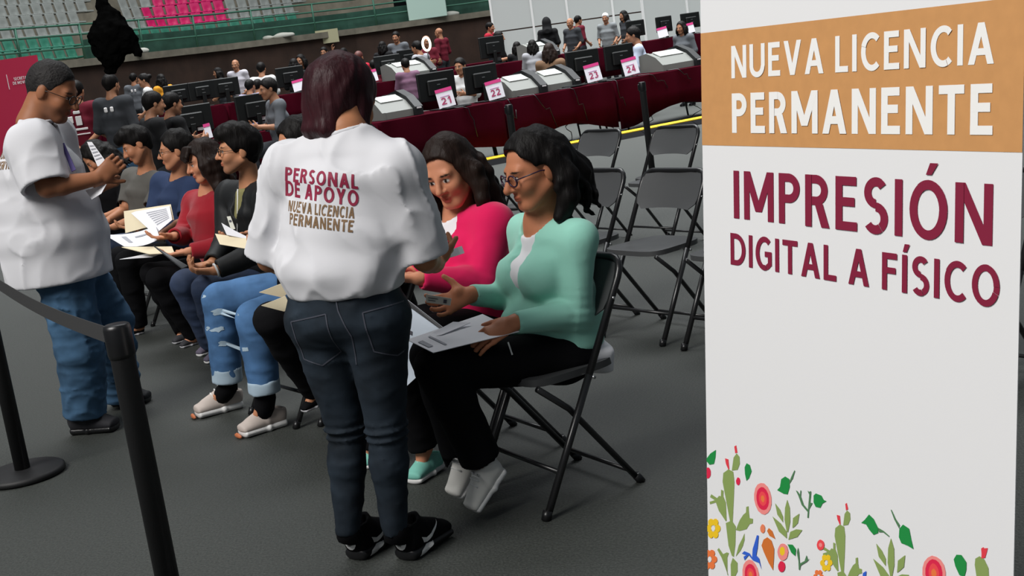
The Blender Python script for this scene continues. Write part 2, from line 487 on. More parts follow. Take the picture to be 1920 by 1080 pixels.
def rot_about(v, ax, ang):
    ax = V3(ax) / np.linalg.norm(ax)
    return v * math.cos(ang) + np.cross(ax, v) * math.sin(ang) + ax * (ax @ v) * (1 - math.cos(ang))
JOINTS = {
 'W': dict(head=(-0.423, 3.860, 1.414), neck=(-0.418, 3.800, 1.331), chest=(-0.437, 3.780, 1.202), shL=(-0.612, 3.880, 1.236), shR=(-0.279, 3.700, 1.204), elL=(-0.731, 3.920, 0.966), elR=(-0.243, 3.720, 0.934), wrL=(-0.683, 4.150, 0.898), wrR=(-0.224, 3.950, 0.875), pel=(-0.499, 3.770, 0.816), hipL=(-0.586, 3.810, 0.778), hipR=(-0.416, 3.730, 0.766), knL=(-0.566, 3.820, 0.432), knR=(-0.439, 3.740, 0.433), anL=(-0.611, 3.790, 0.098), anR=(-0.459, 3.730, 0.100), heelL=(-0.629, 3.755, 0.002), heelR=(-0.467, 3.695, 0.004)),
 'L': dict(head=(-1.927, 5.880, 1.579), neck=(-2.034, 5.860, 1.451), chest=(-2.052, 5.860, 1.215), shR=(-1.999, 5.700, 1.355), shL=(-2.025, 6.020, 1.365), elR=(-1.949, 5.620, 1.174), elL=(-2.011, 6.050, 1.114), wrR=(-1.745, 5.680, 1.179), wrL=(-1.837, 5.980, 1.123), pel=(-2.043, 5.860, 0.817), hipR=(-2.012, 5.790, 0.787), hipL=(-2.014, 5.950, 0.759), knR=(-2.011, 5.800, 0.420), knL=(-1.934, 6.050, 0.481), anR=(-2.065, 5.840, 0.093), anL=(-2.017, 6.250, 0.076), heelR=(-2.181, 5.860, 0.022), toeR=(-1.912, 5.800, 0.017), heelL=(-2.114, 6.300, -0.000), toeL=(-1.899, 6.270, 0.017)),
 'M': dict(head=(0.130, 4.240, 1.093), neck=(0.131, 4.280, 0.914), chest=(0.147, 4.270, 0.777), shL=(0.239, 4.140, 0.862), shR=(0.073, 4.420, 0.867), elL=(0.197, 4.120, 0.619), elR=(0.041, 4.400, 0.636), wrL=(-0.012, 4.000, 0.644), wrR=(-0.144, 4.200, 0.716), pel=(0.145, 4.250, 0.482), hipL=(0.138, 4.170, 0.469), hipR=(0.072, 4.350, 0.465), knL=(-0.268, 3.970, 0.539), knR=(-0.291, 4.140, 0.539), anL=(-0.179, 4.030, 0.197), anR=(-0.241, 4.170, 0.147), toeL=(-0.244, 3.980, 0.016), heelL=(-0.100, 4.060, 0.175), toeR=(-0.303, 4.120, 0.040), heelR=(-0.149, 4.220, 0.198)),
 'P': dict(head=(-0.164, 4.700, 1.085), neck=(-0.155, 4.760, 0.920), chest=(-0.146, 4.740, 0.800), shL=(-0.034, 4.620, 0.886), shR=(-0.256, 4.900, 0.906), elL=(-0.102, 4.520, 0.691), elR=(-0.315, 4.850, 0.712), wrL=(-0.319, 4.420, 0.757), wrR=(-0.365, 4.700, 0.736), pel=(-0.078, 4.780, 0.492), hipL=(-0.081, 4.700, 0.479), hipR=(-0.161, 4.860, 0.487), knL=(-0.465, 4.460, 0.530), knR=(-0.531, 4.620, 0.536), anL=(-0.402, 4.520, 0.114), anR=(-0.600, 4.720, 0.084), heelL=(-0.347, 4.620, 0.009), toeL=(-0.474, 4.420, 0.010), heelR=(-0.568, 4.840, 0.011), toeR=(-0.671, 4.680, 0.019)),
 'H2': dict(head=(-0.564, 5.300, 1.164), neck=(-0.556, 5.320, 1.016), chest=(-0.550, 5.300, 0.905), shL=(-0.443, 5.200, 0.969), shR=(-0.641, 5.450, 0.990), elL=(-0.496, 5.100, 0.793), elR=(-0.694, 5.400, 0.773), wrL=(-0.635, 5.000, 0.742), wrR=(-0.769, 5.200, 0.726), pel=(-0.549, 5.350, 0.505), hipL=(-0.547, 5.280, 0.485), hipR=(-0.625, 5.430, 0.500), knL=(-0.963, 5.000, 0.571), knR=(-0.893, 5.200, 0.517), anL=(-0.882, 5.220, 0.199), anR=(-0.800, 5.300, 0.057), heelL=(-0.846, 5.250, 0.138), toeL=(-0.947, 5.150, 0.128), heelR=(-0.797, 5.350, -0.031), toeR=(-0.877, 5.250, -0.024)),
 'H3': dict(head=(-0.846, 5.720, 1.192), neck=(-0.854, 5.740, 1.047), chest=(-0.858, 5.700, 0.919), shL=(-0.750, 5.600, 0.964), shR=(-0.976, 5.850, 0.991), elL=(-0.828, 5.500, 0.729), elR=(-1.041, 5.800, 0.784), wrL=(-0.957, 5.350, 0.796), wrR=(-1.076, 5.550, 0.856), pel=(-0.916, 5.750, 0.538), hipL=(-0.909, 5.680, 0.526), hipR=(-0.991, 5.850, 0.542), knL=(-1.111, 5.400, 0.510), knR=(-1.337, 5.800, 0.546), anL=(-1.131, 5.420, 0.155), anR=(-1.379, 5.830, 0.127), heelL=(-1.050, 5.520, 0.023), toeL=(-1.287, 5.360, 0.033), heelR=(-1.317, 5.940, 0.016), toeR=(-1.583, 5.800, 0.027)),
 'G4': dict(head=(-1.386, 7.102, 1.136), neck=(-1.363, 7.166, 0.945), chest=(-1.367, 7.155, 0.774), shL=(-1.244, 6.996, 0.837), shR=(-1.530, 7.367, 0.869), elL=(-1.324, 6.890, 0.597), elR=(-1.576, 7.261, 0.619), wrL=(-1.564, 6.784, 0.538), wrR=(-1.626, 6.996, 0.548), pel=(-1.356, 7.261, 0.385), hipL=(-1.363, 7.187, 0.362), hipR=(-1.450, 7.356, 0.381), knL=(-1.642, 6.869, 0.430), knR=(-1.804, 7.081, 0.445), anL=(-1.660, 7.017, 0.059), anR=(-1.756, 7.229, 0.053), heelL=(-1.633, 7.060, 0.004), toeL=(-1.764, 6.943, 0.016), heelR=(-1.728, 7.293, -0.014), toeR=(-1.850, 7.155, 0.012)),
 'R5': dict(head=(-1.695, 7.595, 1.075), neck=(-1.710, 7.649, 0.880), chest=(-1.721, 7.617, 0.731), shL=(-1.570, 7.508, 0.794), shR=(-1.840, 7.812, 0.820), elL=(-1.625, 7.400, 0.583), elR=(-1.917, 7.703, 0.648), wrL=(-1.820, 7.324, 0.591), wrR=(-1.932, 7.508, 0.670), pel=(-1.685, 7.703, 0.400), hipL=(-1.681, 7.638, 0.388), hipR=(-1.774, 7.812, 0.394), knL=(-2.036, 7.378, 0.454), knR=(-2.112, 7.541, 0.467), anL=(-1.937, 7.541, 0.048), anR=(-2.029, 7.703, 0.047), heelL=(-1.912, 7.573, -0.006), toeL=(-2.016, 7.465, 0.002), heelR=(-1.986, 7.725, 0.002), toeR=(-2.100, 7.617, 0.000)),
 'N6': dict(head=(-1.999, 8.232, 1.129), neck=(-2.019, 8.288, 0.943), chest=(-2.042, 8.266, 0.792), shL=(-1.919, 8.154, 0.875), shR=(-2.166, 8.400, 0.917), elL=(-1.967, 8.008, 0.695), elR=(-2.227, 8.288, 0.728), wrL=(-2.121, 7.930, 0.636), wrR=(-2.272, 8.064, 0.696), pel=(-2.030, 8.344, 0.443), hipL=(-2.031, 8.288, 0.428), hipR=(-2.127, 8.456, 0.439), knL=(-2.372, 8.008, 0.489), knR=(-2.468, 8.176, 0.498), anL=(-2.410, 8.120, 0.059), anR=(-2.529, 8.288, 0.075), heelL=(-2.384, 8.154, 0.005), toeL=(-2.499, 8.064, 0.007), heelR=(-2.492, 8.310, 0.021), toeR=(-2.605, 8.210, 0.024)),
 'Y7': dict(head=(-2.437, 8.970, 1.166), neck=(-2.418, 9.027, 0.971), chest=(-2.446, 9.005, 0.815), shL=(-2.289, 8.878, 0.882), shR=(-2.555, 9.143, 0.929), elL=(-2.381, 8.740, 0.707), elR=(-2.622, 9.027, 0.722), wrL=(-2.614, 8.682, 0.656), wrR=(-2.695, 8.797, 0.688), pel=(-2.458, 9.085, 0.460), hipL=(-2.459, 9.027, 0.442), hipR=(-2.554, 9.200, 0.455), knL=(-2.753, 8.740, 0.500), knR=(-2.847, 8.912, 0.504), anL=(-2.794, 8.797, 0.097), anR=(-2.893, 8.970, 0.095), heelL=(-2.769, 8.832, 0.041), toeL=(-2.881, 8.740, 0.046), heelR=(-2.865, 8.993, 0.039), toeR=(-2.974, 8.901, 0.044)),
 'B8': dict(head=(-2.958, 9.735, 1.086), neck=(-2.917, 9.794, 0.911), chest=(-2.897, 9.770, 0.767), shL=(-2.748, 9.652, 0.842), shR=(-3.018, 9.912, 0.884), elL=(-2.770, 9.499, 0.682), elR=(-3.060, 9.794, 0.705), wrL=(-2.884, 9.440, 0.666), wrR=(-3.053, 9.558, 0.694), pel=(-2.897, 9.853, 0.465), hipL=(-2.893, 9.794, 0.448), hipR=(-2.993, 9.971, 0.461), knL=(-3.136, 9.499, 0.491), knR=(-3.230, 9.676, 0.498), anL=(-3.173, 9.558, 0.097), anR=(-3.280, 9.735, 0.099), heelL=(-3.145, 9.593, 0.045), toeL=(-3.258, 9.499, 0.051), heelR=(-3.249, 9.759, 0.043), toeR=(-3.358, 9.664, 0.052)),
}

SHEETS = {
 'mdoc': [(-0.356, 4.000, 0.637), (-0.271, 3.880, 0.611), (0.004, 3.980, 0.617), (-0.108, 4.120, 0.660)],
 'mfold': [(-0.323, 4.000, 0.628), (-0.241, 4.000, 0.638), (-0.149, 4.050, 0.652), (-0.204, 4.060, 0.661)],
 'mpic': [(-0.272, 3.970, 0.626), (-0.174, 3.930, 0.615), (-0.156, 3.980, 0.626), (-0.243, 4.020, 0.628)],
 'card': [(-0.279, 4.060, 0.765), (-0.197, 4.020, 0.747), (-0.204, 4.020, 0.725), (-0.281, 4.060, 0.738)],
 'clip': [(-0.392, 4.450, 0.703), (-0.253, 4.330, 0.588), (-0.331, 4.300, 0.463), (-0.423, 4.350, 0.389)],
 'wpap': [(-0.214, 4.000, 0.910), (-0.142, 4.100, 0.899), (-0.136, 4.080, 0.878), (-0.210, 3.980, 0.888)],
 'wf1': [(-0.839, 4.220, 0.820), (-0.745, 4.180, 0.848), (-0.727, 4.180, 0.818), (-0.761, 4.200, 0.795)],
 'wf2': [(-0.836, 4.200, 0.778), (-0.744, 4.160, 0.806), (-0.733, 4.160, 0.768), (-0.760, 4.180, 0.751)],
 'h3f': [(-1.225, 5.450, 0.892), (-1.069, 5.400, 0.854), (-1.041, 5.350, 0.808), (-1.202, 5.400, 0.850)],
 'h3s': [(-1.192, 5.460, 0.933), (-1.138, 5.440, 0.895), (-1.048, 5.400, 0.842), (-1.170, 5.420, 0.884)],
 'h3c': [(-1.173, 5.500, 0.952), (-1.157, 5.500, 0.952), (-1.140, 5.470, 0.898), (-1.159, 5.470, 0.896)],
 'n6f': [(-2.319, 7.950, 0.817), (-1.999, 7.850, 0.828), (-1.972, 7.750, 0.741), (-2.306, 7.850, 0.691)],
 'n6w': [(-2.276, 7.930, 0.807), (-2.002, 7.830, 0.821), (-1.977, 7.730, 0.745), (-2.090, 7.700, 0.673)],
 'n6s': [(-2.403, 7.750, 0.710), (-2.088, 7.750, 0.718), (-2.009, 7.500, 0.669), (-2.240, 7.550, 0.646)],
 'r5f': [(-2.241, 7.500, 0.651), (-1.924, 7.400, 0.625), (-1.890, 7.300, 0.599), (-2.038, 7.320, 0.610)],
 'r5s': [(-2.252, 7.450, 0.587), (-2.106, 7.450, 0.595), (-1.934, 7.400, 0.607), (-2.043, 7.380, 0.582)],
 'g4p': [(-1.917, 7.000, 0.694), (-1.881, 6.980, 0.671), (-1.703, 6.800, 0.584), (-1.734, 6.800, 0.574)],
 'l1': [(-1.778, 5.750, 1.341), (-1.757, 5.750, 1.338), (-1.701, 5.720, 1.240), (-1.744, 5.720, 1.229)],
 'l2': [(-1.818, 5.720, 1.132), (-1.708, 5.680, 1.150), (-1.733, 5.660, 1.113), (-1.786, 5.680, 1.091)],
 'l3': [(-1.872, 5.750, 1.292), (-1.858, 5.750, 1.276), (-1.838, 5.720, 1.212), (-1.866, 5.720, 1.213)],
 'strap': [(-1.884, 5.720, 1.349), (-1.869, 5.720, 1.352), (-1.822, 5.660, 1.232), (-1.843, 5.660, 1.225)],
}
BANNER_PRINT = [
 ('printed_cactus', 'olive', [(0.085, 0.465), (0.070, 0.513), (0.059, 0.548), (0.062, 0.568), (0.081, 0.581), (0.098, 0.580), (0.102, 0.559), (0.099, 0.520), (0.094, 0.468)]),
 ('printed_cactus', 'olive', [(0.093, 0.581), (0.100, 0.611), (0.111, 0.623), (0.121, 0.618), (0.122, 0.603), (0.114, 0.588)]),
 ('printed_cactus', 'olive', [(0.069, 0.463), (0.044, 0.479), (0.033, 0.495), (0.011, 0.485), (0.009, 0.490), (0.029, 0.499), (0.011, 0.501), (0.016, 0.509), (0.038, 0.506), (0.045, 0.513), (0.052, 0.514), (0.053, 0.529), (0.062, 0.529), (0.061, 0.516), (0.070, 0.505), (0.072, 0.465)]),
 ('printed_cactus', 'olive', [(0.069, 0.459), (0.091, 0.471), (0.105, 0.462), (0.103, 0.423), (0.097, 0.392), (0.090, 0.392), (0.078, 0.411)]),
 ('printed_cactus', 'olive', [(0.105, 0.454), (0.119, 0.479), (0.132, 0.495), (0.142, 0.503), (0.143, 0.515), (0.151, 0.519), (0.152, 0.505), (0.154, 0.494), (0.166, 0.496), (0.165, 0.486), (0.154, 0.481), (0.143, 0.467), (0.119, 0.456)]),
 ('printed_cactus', 'olive', [(0.104, 0.395), (0.115, 0.423), (0.128, 0.442), (0.136, 0.456), (0.136, 0.442), (0.130, 0.427), (0.121, 0.413)]),
 ('printed_cactus', 'olive', [(0.093, 0.389), (0.110, 0.383), (0.110, 0.364), (0.098, 0.345), (0.086, 0.341), (0.085, 0.371)]),
 ('printed_cactus', 'olive', [(0.076, 0.343), (0.061, 0.364), (0.052, 0.376), (0.036, 0.389), (0.042, 0.395), (0.058, 0.386), (0.071, 0.394), (0.079, 0.395), (0.073, 0.383), (0.073, 0.344)]),
 ('printed_cactus', 'red', [(0.106, 0.622), (0.103, 0.636), (0.110, 0.640), (0.114, 0.625)]),
 ('printed_cactus', 'red', [(0.081, 0.580), (0.072, 0.591), (0.069, 0.602), (0.081, 0.603), (0.084, 0.583)]),
 ('printed_cactus', 'olive', [(0.441, 0.470), (0.430, 0.507), (0.422, 0.535), (0.424, 0.551), (0.437, 0.562), (0.449, 0.561), (0.452, 0.544), (0.451, 0.514), (0.448, 0.472)]),
 ('printed_cactus', 'olive', [(0.446, 0.562), (0.450, 0.586), (0.457, 0.595), (0.465, 0.592), (0.466, 0.580), (0.460, 0.568)]),
 ('printed_cactus', 'olive', [(0.430, 0.468), (0.413, 0.480), (0.405, 0.493), (0.389, 0.485), (0.388, 0.490), (0.401, 0.497), (0.389, 0.498), (0.392, 0.504), (0.408, 0.502), (0.413, 0.508), (0.418, 0.508), (0.418, 0.521), (0.424, 0.521), (0.424, 0.510), (0.430, 0.501), (0.433, 0.470)]),
 ('printed_cactus', 'olive', [(0.430, 0.465), (0.446, 0.474), (0.456, 0.467), (0.455, 0.436), (0.451, 0.412), (0.446, 0.412), (0.437, 0.427)]),
 ('printed_cactus', 'olive', [(0.456, 0.461), (0.465, 0.480), (0.474, 0.494), (0.481, 0.500), (0.481, 0.510), (0.487, 0.513), (0.488, 0.501), (0.490, 0.493), (0.498, 0.494), (0.498, 0.486), (0.490, 0.482), (0.482, 0.471), (0.465, 0.462)]),
 ('printed_cactus', 'olive', [(0.456, 0.414), (0.463, 0.436), (0.472, 0.451), (0.477, 0.463), (0.477, 0.451), (0.474, 0.440), (0.468, 0.428)]),
 ('printed_cactus', 'olive', [(0.448, 0.409), (0.460, 0.404), (0.460, 0.389), (0.453, 0.374), (0.444, 0.371), (0.443, 0.395)]),
 ('printed_cactus', 'olive', [(0.437, 0.373), (0.426, 0.389), (0.419, 0.399), (0.408, 0.409), (0.413, 0.414), (0.424, 0.407), (0.433, 0.413), (0.439, 0.414), (0.434, 0.404), (0.435, 0.374)]),
 ('printed_cactus', 'red', [(0.454, 0.594), (0.452, 0.606), (0.456, 0.609), (0.460, 0.598)]),
 ('printed_cactus', 'red', [(0.437, 0.561), (0.430, 0.570), (0.428, 0.578), (0.437, 0.579), (0.439, 0.563)]),
 ('printed_cactus', 'olive', [(0.801, 0.570), (0.799, 0.593), (0.790, 0.605), (0.780, 0.607), (0.771, 0.600), (0.770, 0.589), (0.776, 0.562)]),
 ('printed_cactus', 'red', [(0.784, 0.604), (0.784, 0.613), (0.783, 0.621), (0.788, 0.625), (0.789, 0.623), (0.797, 0.626), (0.795, 0.618), (0.792, 0.608)]),
 ('printed_leaf', 'leaf', [(-0.000, 0.585), (0.015, 0.600), (0.036, 0.613), (0.034, 0.597), (0.028, 0.580), (0.011, 0.574), (-0.000, 0.579)]),
 ('printed_berry', 'crimson', [(0.015, 0.557), (0.015, 0.552), (0.012, 0.547), (0.008, 0.543), (0.003, 0.541), (-0.001, 0.541), (-0.005, 0.543), (-0.007, 0.546), (-0.008, 0.551), (-0.007, 0.556), (-0.004, 0.561), (-0.001, 0.564), (0.004, 0.566), (0.009, 0.567), (0.012, 0.565), (0.015, 0.561)]),
 ('printed_leaf', 'leaf', [(0.146, 0.610), (0.157, 0.609), (0.163, 0.597), (0.154, 0.580), (0.145, 0.572), (0.140, 0.585), (0.139, 0.600)]),
 ('printed_berry', 'crimson', [(0.123, 0.565), (0.122, 0.562), (0.121, 0.559), (0.118, 0.556), (0.116, 0.555), (0.113, 0.555), (0.110, 0.556), (0.109, 0.558), (0.108, 0.562), (0.109, 0.565), (0.111, 0.568), (0.113, 0.571), (0.116, 0.572), (0.119, 0.572), (0.121, 0.571), (0.122, 0.569)]),
 ('printed_blossom', 'salmon', [(0.229, 0.558), (0.229, 0.545), (0.225, 0.533), (0.217, 0.523), (0.206, 0.516), (0.195, 0.515), (0.184, 0.518), (0.176, 0.527), (0.171, 0.538), (0.171, 0.551), (0.175, 0.564), (0.183, 0.574), (0.194, 0.580), (0.205, 0.582), (0.216, 0.578), (0.224, 0.570)]),
 ('printed_blossom_ring', 'crimson', [(0.221, 0.556), (0.221, 0.546), (0.218, 0.537), (0.212, 0.529), (0.204, 0.525), (0.196, 0.524), (0.188, 0.526), (0.182, 0.532), (0.179, 0.541), (0.179, 0.550), (0.182, 0.560), (0.188, 0.567), (0.196, 0.572), (0.204, 0.573), (0.212, 0.570), (0.218, 0.564)]),
 ('printed_blossom_ring', 'coral', [(0.213, 0.553), (0.213, 0.547), (0.211, 0.541), (0.207, 0.537), (0.203, 0.534), (0.198, 0.533), (0.193, 0.535), (0.189, 0.539), (0.187, 0.544), (0.187, 0.550), (0.189, 0.555), (0.193, 0.560), (0.197, 0.563), (0.202, 0.563), (0.207, 0.562), (0.211, 0.558)]),
 ('printed_blossom_heart', 'orange', [(0.206, 0.550), (0.206, 0.548), (0.205, 0.545), (0.204, 0.543), (0.201, 0.541), (0.199, 0.541), (0.197, 0.542), (0.195, 0.544), (0.194, 0.546), (0.194, 0.549), (0.195, 0.552), (0.197, 0.554), (0.199, 0.555), (0.201, 0.555), (0.204, 0.555), (0.205, 0.553)]),
 ('printed_blossom', 'salmon', [(0.185, 0.383), (0.185, 0.370), (0.181, 0.358), (0.173, 0.347), (0.163, 0.340), (0.151, 0.338), (0.141, 0.341), (0.133, 0.349), (0.128, 0.360), (0.128, 0.373), (0.132, 0.386), (0.140, 0.396), (0.151, 0.403), (0.162, 0.405), (0.172, 0.401), (0.180, 0.394)]),
 ('printed_blossom_ring', 'crimson', [(0.177, 0.380), (0.178, 0.371), (0.174, 0.361), (0.169, 0.354), (0.161, 0.349), (0.153, 0.347), (0.145, 0.349), (0.139, 0.355), (0.136, 0.363), (0.136, 0.372), (0.139, 0.382), (0.145, 0.389), (0.152, 0.394), (0.161, 0.396), (0.168, 0.394), (0.174, 0.388)]),
 ('printed_blossom_ring', 'coral', [(0.169, 0.377), (0.169, 0.371), (0.167, 0.365), (0.164, 0.360), (0.159, 0.357), (0.154, 0.357), (0.150, 0.358), (0.146, 0.361), (0.144, 0.366), (0.144, 0.372), (0.146, 0.378), (0.149, 0.383), (0.154, 0.386), (0.159, 0.386), (0.164, 0.385), (0.167, 0.382)]),
 ('printed_blossom_heart', 'orange', [(0.163, 0.374), (0.163, 0.371), (0.162, 0.369), (0.160, 0.366), (0.158, 0.365), (0.155, 0.364), (0.153, 0.365), (0.151, 0.367), (0.150, 0.369), (0.150, 0.372), (0.151, 0.374), (0.153, 0.377), (0.155, 0.378), (0.158, 0.379), (0.160, 0.378), (0.162, 0.376)]),
 ('printed_blossom', 'salmon', [(0.706, 0.556), (0.706, 0.544), (0.702, 0.533), (0.695, 0.523), (0.685, 0.516), (0.674, 0.514), (0.664, 0.516), (0.656, 0.523), (0.652, 0.534), (0.652, 0.546), (0.656, 0.558), (0.664, 0.568), (0.674, 0.575), (0.685, 0.576), (0.694, 0.574), (0.702, 0.567)]),
 ('printed_blossom_ring', 'crimson', [(0.699, 0.553), (0.699, 0.544), (0.696, 0.535), (0.691, 0.527), (0.684, 0.522), (0.676, 0.520), (0.668, 0.523), (0.662, 0.529), (0.659, 0.537), (0.659, 0.547), (0.662, 0.556), (0.668, 0.564), (0.675, 0.569), (0.683, 0.570), (0.690, 0.568), (0.696, 0.562)]),
 ('printed_blossom_ring', 'coral', [(0.691, 0.550), (0.691, 0.544), (0.690, 0.537), (0.687, 0.532), (0.682, 0.529), (0.678, 0.528), (0.673, 0.530), (0.669, 0.534), (0.667, 0.540), (0.667, 0.547), (0.669, 0.553), (0.672, 0.558), (0.676, 0.562), (0.681, 0.562), (0.685, 0.560), (0.689, 0.556)]),
 ('printed_blossom_heart', 'orange', [(0.685, 0.548), (0.685, 0.545), (0.684, 0.541), (0.683, 0.539), (0.681, 0.537), (0.678, 0.537), (0.676, 0.538), (0.674, 0.540), (0.673, 0.543), (0.673, 0.546), (0.674, 0.549), (0.676, 0.551), (0.678, 0.553), (0.680, 0.553), (0.682, 0.552), (0.684, 0.550)]),
 ('printed_leaf', 'leaf', [(0.248, 0.579), (0.257, 0.588), (0.261, 0.605), (0.274, 0.614), (0.287, 0.612), (0.288, 0.596), (0.281, 0.579), (0.268, 0.577)]),
 ('printed_stem', 'stem', [(0.286, 0.604), (0.293, 0.618), (0.303, 0.634), (0.305, 0.633), (0.298, 0.616), (0.289, 0.604)]),
 ('printed_leaf', 'leaf', [(0.361, 0.598), (0.368, 0.604), (0.384, 0.604), (0.391, 0.597), (0.399, 0.597), (0.387, 0.589), (0.381, 0.579), (0.367, 0.577), (0.361, 0.584)]),
 ('printed_stem', 'stem', [(0.342, 0.548), (0.343, 0.560), (0.325, 0.569), (0.315, 0.585), (0.307, 0.594), (0.312, 0.594), (0.320, 0.589), (0.321, 0.598), (0.324, 0.598), (0.323, 0.586), (0.331, 0.572), (0.344, 0.565), (0.348, 0.596), (0.343, 0.603), (0.348, 0.602), (0.353, 0.605), (0.354, 0.603), (0.351, 0.581), (0.358, 0.582), (0.348, 0.567), (0.346, 0.549)]),
 ('printed_agave', 'olive', [(0.278, 0.501), (0.271, 0.524), (0.273, 0.549), (0.280, 0.568), (0.288, 0.553), (0.289, 0.525), (0.282, 0.501)]),
 ('printed_agave', 'olive', [(0.266, 0.517), (0.248, 0.528), (0.241, 0.550), (0.257, 0.541), (0.266, 0.529)]),
 ('printed_agave', 'olive', [(0.278, 0.487), (0.253, 0.494), (0.232, 0.520), (0.259, 0.513), (0.278, 0.501)]),
 ('printed_agave', 'olive', [(0.296, 0.514), (0.298, 0.535), (0.318, 0.550), (0.313, 0.529), (0.303, 0.519)]),
 ('printed_agave', 'olive', [(0.283, 0.486), (0.289, 0.504), (0.308, 0.515), (0.327, 0.519), (0.311, 0.500)]),
 ('printed_agave', 'olive', [(0.573, 0.503), (0.566, 0.528), (0.567, 0.555), (0.574, 0.576), (0.582, 0.559), (0.583, 0.529), (0.577, 0.503)]),
 ('printed_agave', 'olive', [(0.561, 0.520), (0.543, 0.532), (0.536, 0.555), (0.551, 0.546), (0.561, 0.534)]),
 ('printed_agave', 'olive', [(0.573, 0.488), (0.549, 0.495), (0.528, 0.524), (0.554, 0.516), (0.573, 0.503)]),
 ('printed_agave', 'olive', [(0.590, 0.517), (0.592, 0.540), (0.610, 0.556), (0.607, 0.533), (0.596, 0.522)]),
 ('printed_agave', 'olive', [(0.579, 0.487), (0.584, 0.506), (0.602, 0.518), (0.620, 0.523), (0.604, 0.502)]),
 ('printed_leaf', 'leaf', [(0.496, 0.582), (0.506, 0.591), (0.517, 0.604), (0.529, 0.599), (0.541, 0.585), (0.541, 0.576), (0.529, 0.569), (0.518, 0.575), (0.509, 0.583)]),
 ('printed_stem', 'stem', [(0.541, 0.586), (0.556, 0.584), (0.570, 0.579), (0.569, 0.577), (0.554, 0.581), (0.543, 0.578)]),
 ('printed_leaf', 'leaf', [(0.595, 0.600), (0.604, 0.610), (0.619, 0.607), (0.624, 0.590), (0.630, 0.573), (0.615, 0.575), (0.600, 0.575), (0.594, 0.584)]),
 ('printed_stem', 'stem', [(0.594, 0.600), (0.582, 0.613), (0.573, 0.628), (0.575, 0.629), (0.586, 0.615), (0.596, 0.607)]),
 ('printed_leaf', 'leaf', [(0.724, 0.584), (0.730, 0.594), (0.741, 0.597), (0.752, 0.588), (0.752, 0.575), (0.748, 0.561), (0.737, 0.561), (0.728, 0.573)]),
 ('printed_leaf', 'orangeleaf', [(0.195, 0.447), (0.202, 0.462), (0.215, 0.471), (0.228, 0.468), (0.237, 0.453), (0.236, 0.434), (0.233, 0.406), (0.219, 0.417), (0.203, 0.435)]),
 ('printed_leaf', 'orangeleaf', [(0.214, 0.484), (0.220, 0.492), (0.231, 0.489), (0.241, 0.475), (0.222, 0.476)]),
 ('printed_berry', 'salmon2', [(0.207, 0.487), (0.207, 0.483), (0.205, 0.479), (0.202, 0.476), (0.199, 0.475), (0.196, 0.475), (0.194, 0.476), (0.192, 0.478), (0.191, 0.482), (0.192, 0.486), (0.194, 0.489), (0.196, 0.492), (0.199, 0.494), (0.203, 0.494), (0.205, 0.493), (0.207, 0.490)]),
 ('printed_petal', 'yellow', [(0.050, 0.442), (0.048, 0.436), (0.043, 0.431), (0.036, 0.429), (0.030, 0.431), (0.028, 0.435), (0.031, 0.441), (0.036, 0.446), (0.043, 0.448), (0.048, 0.446)]),
 ('printed_petal', 'yellow', [(0.042, 0.426), (0.040, 0.420), (0.034, 0.415), (0.027, 0.413), (0.021, 0.415), (0.019, 0.419), (0.022, 0.425), (0.027, 0.430), (0.034, 0.432), (0.040, 0.430)]),
 ('printed_petal', 'yellow', [(0.025, 0.421), (0.022, 0.415), (0.017, 0.410), (0.010, 0.408), (0.004, 0.410), (0.002, 0.414), (0.005, 0.420), (0.010, 0.425), (0.017, 0.427), (0.023, 0.425)]),
 ('printed_petal', 'yellow', [(0.017, 0.432), (0.014, 0.426), (0.009, 0.421), (0.002, 0.419), (-0.004, 0.421), (-0.006, 0.425), (-0.004, 0.431), (0.002, 0.436), (0.009, 0.438), (0.015, 0.436)]),
 ('printed_petal', 'yellow', [(0.025, 0.448), (0.023, 0.442), (0.018, 0.438), (0.011, 0.436), (0.005, 0.437), (0.003, 0.442), (0.005, 0.447), (0.011, 0.452), (0.018, 0.454), (0.023, 0.453)]),
 ('printed_petal', 'yellow', [(0.042, 0.453), (0.040, 0.447), (0.035, 0.443), (0.028, 0.441), (0.022, 0.442), (0.020, 0.447), (0.022, 0.452), (0.028, 0.457), (0.035, 0.459), (0.040, 0.457)]),
 ('printed_flower_heart', 'white', [(0.030, 0.436), (0.028, 0.431), (0.025, 0.428), (0.020, 0.427), (0.017, 0.428), (0.015, 0.431), (0.017, 0.436), (0.020, 0.439), (0.025, 0.441), (0.028, 0.439)]),
 ('printed_petal', 'yellow', [(0.417, 0.480), (0.415, 0.476), (0.412, 0.473), (0.407, 0.471), (0.404, 0.472), (0.403, 0.476), (0.404, 0.480), (0.407, 0.483), (0.412, 0.485), (0.415, 0.484)]),
 ('printed_petal', 'yellow', [(0.411, 0.469), (0.410, 0.464), (0.406, 0.461), (0.402, 0.460), (0.398, 0.461), (0.397, 0.464), (0.398, 0.468), (0.402, 0.472), (0.406, 0.473), (0.410, 0.472)]),
 ('printed_petal', 'yellow', [(0.400, 0.465), (0.399, 0.461), (0.395, 0.457), (0.391, 0.456), (0.387, 0.457), (0.386, 0.460), (0.387, 0.465), (0.391, 0.468), (0.395, 0.470), (0.399, 0.468)]),
 ('printed_petal', 'yellow', [(0.395, 0.473), (0.393, 0.469), (0.390, 0.466), (0.385, 0.464), (0.382, 0.465), (0.380, 0.469), (0.382, 0.473), (0.385, 0.476), (0.390, 0.478), (0.393, 0.477)]),
 ('printed_petal', 'yellow', [(0.400, 0.485), (0.399, 0.481), (0.395, 0.478), (0.391, 0.476), (0.387, 0.477), (0.386, 0.481), (0.387, 0.485), (0.391, 0.488), (0.395, 0.490), (0.399, 0.489)]),
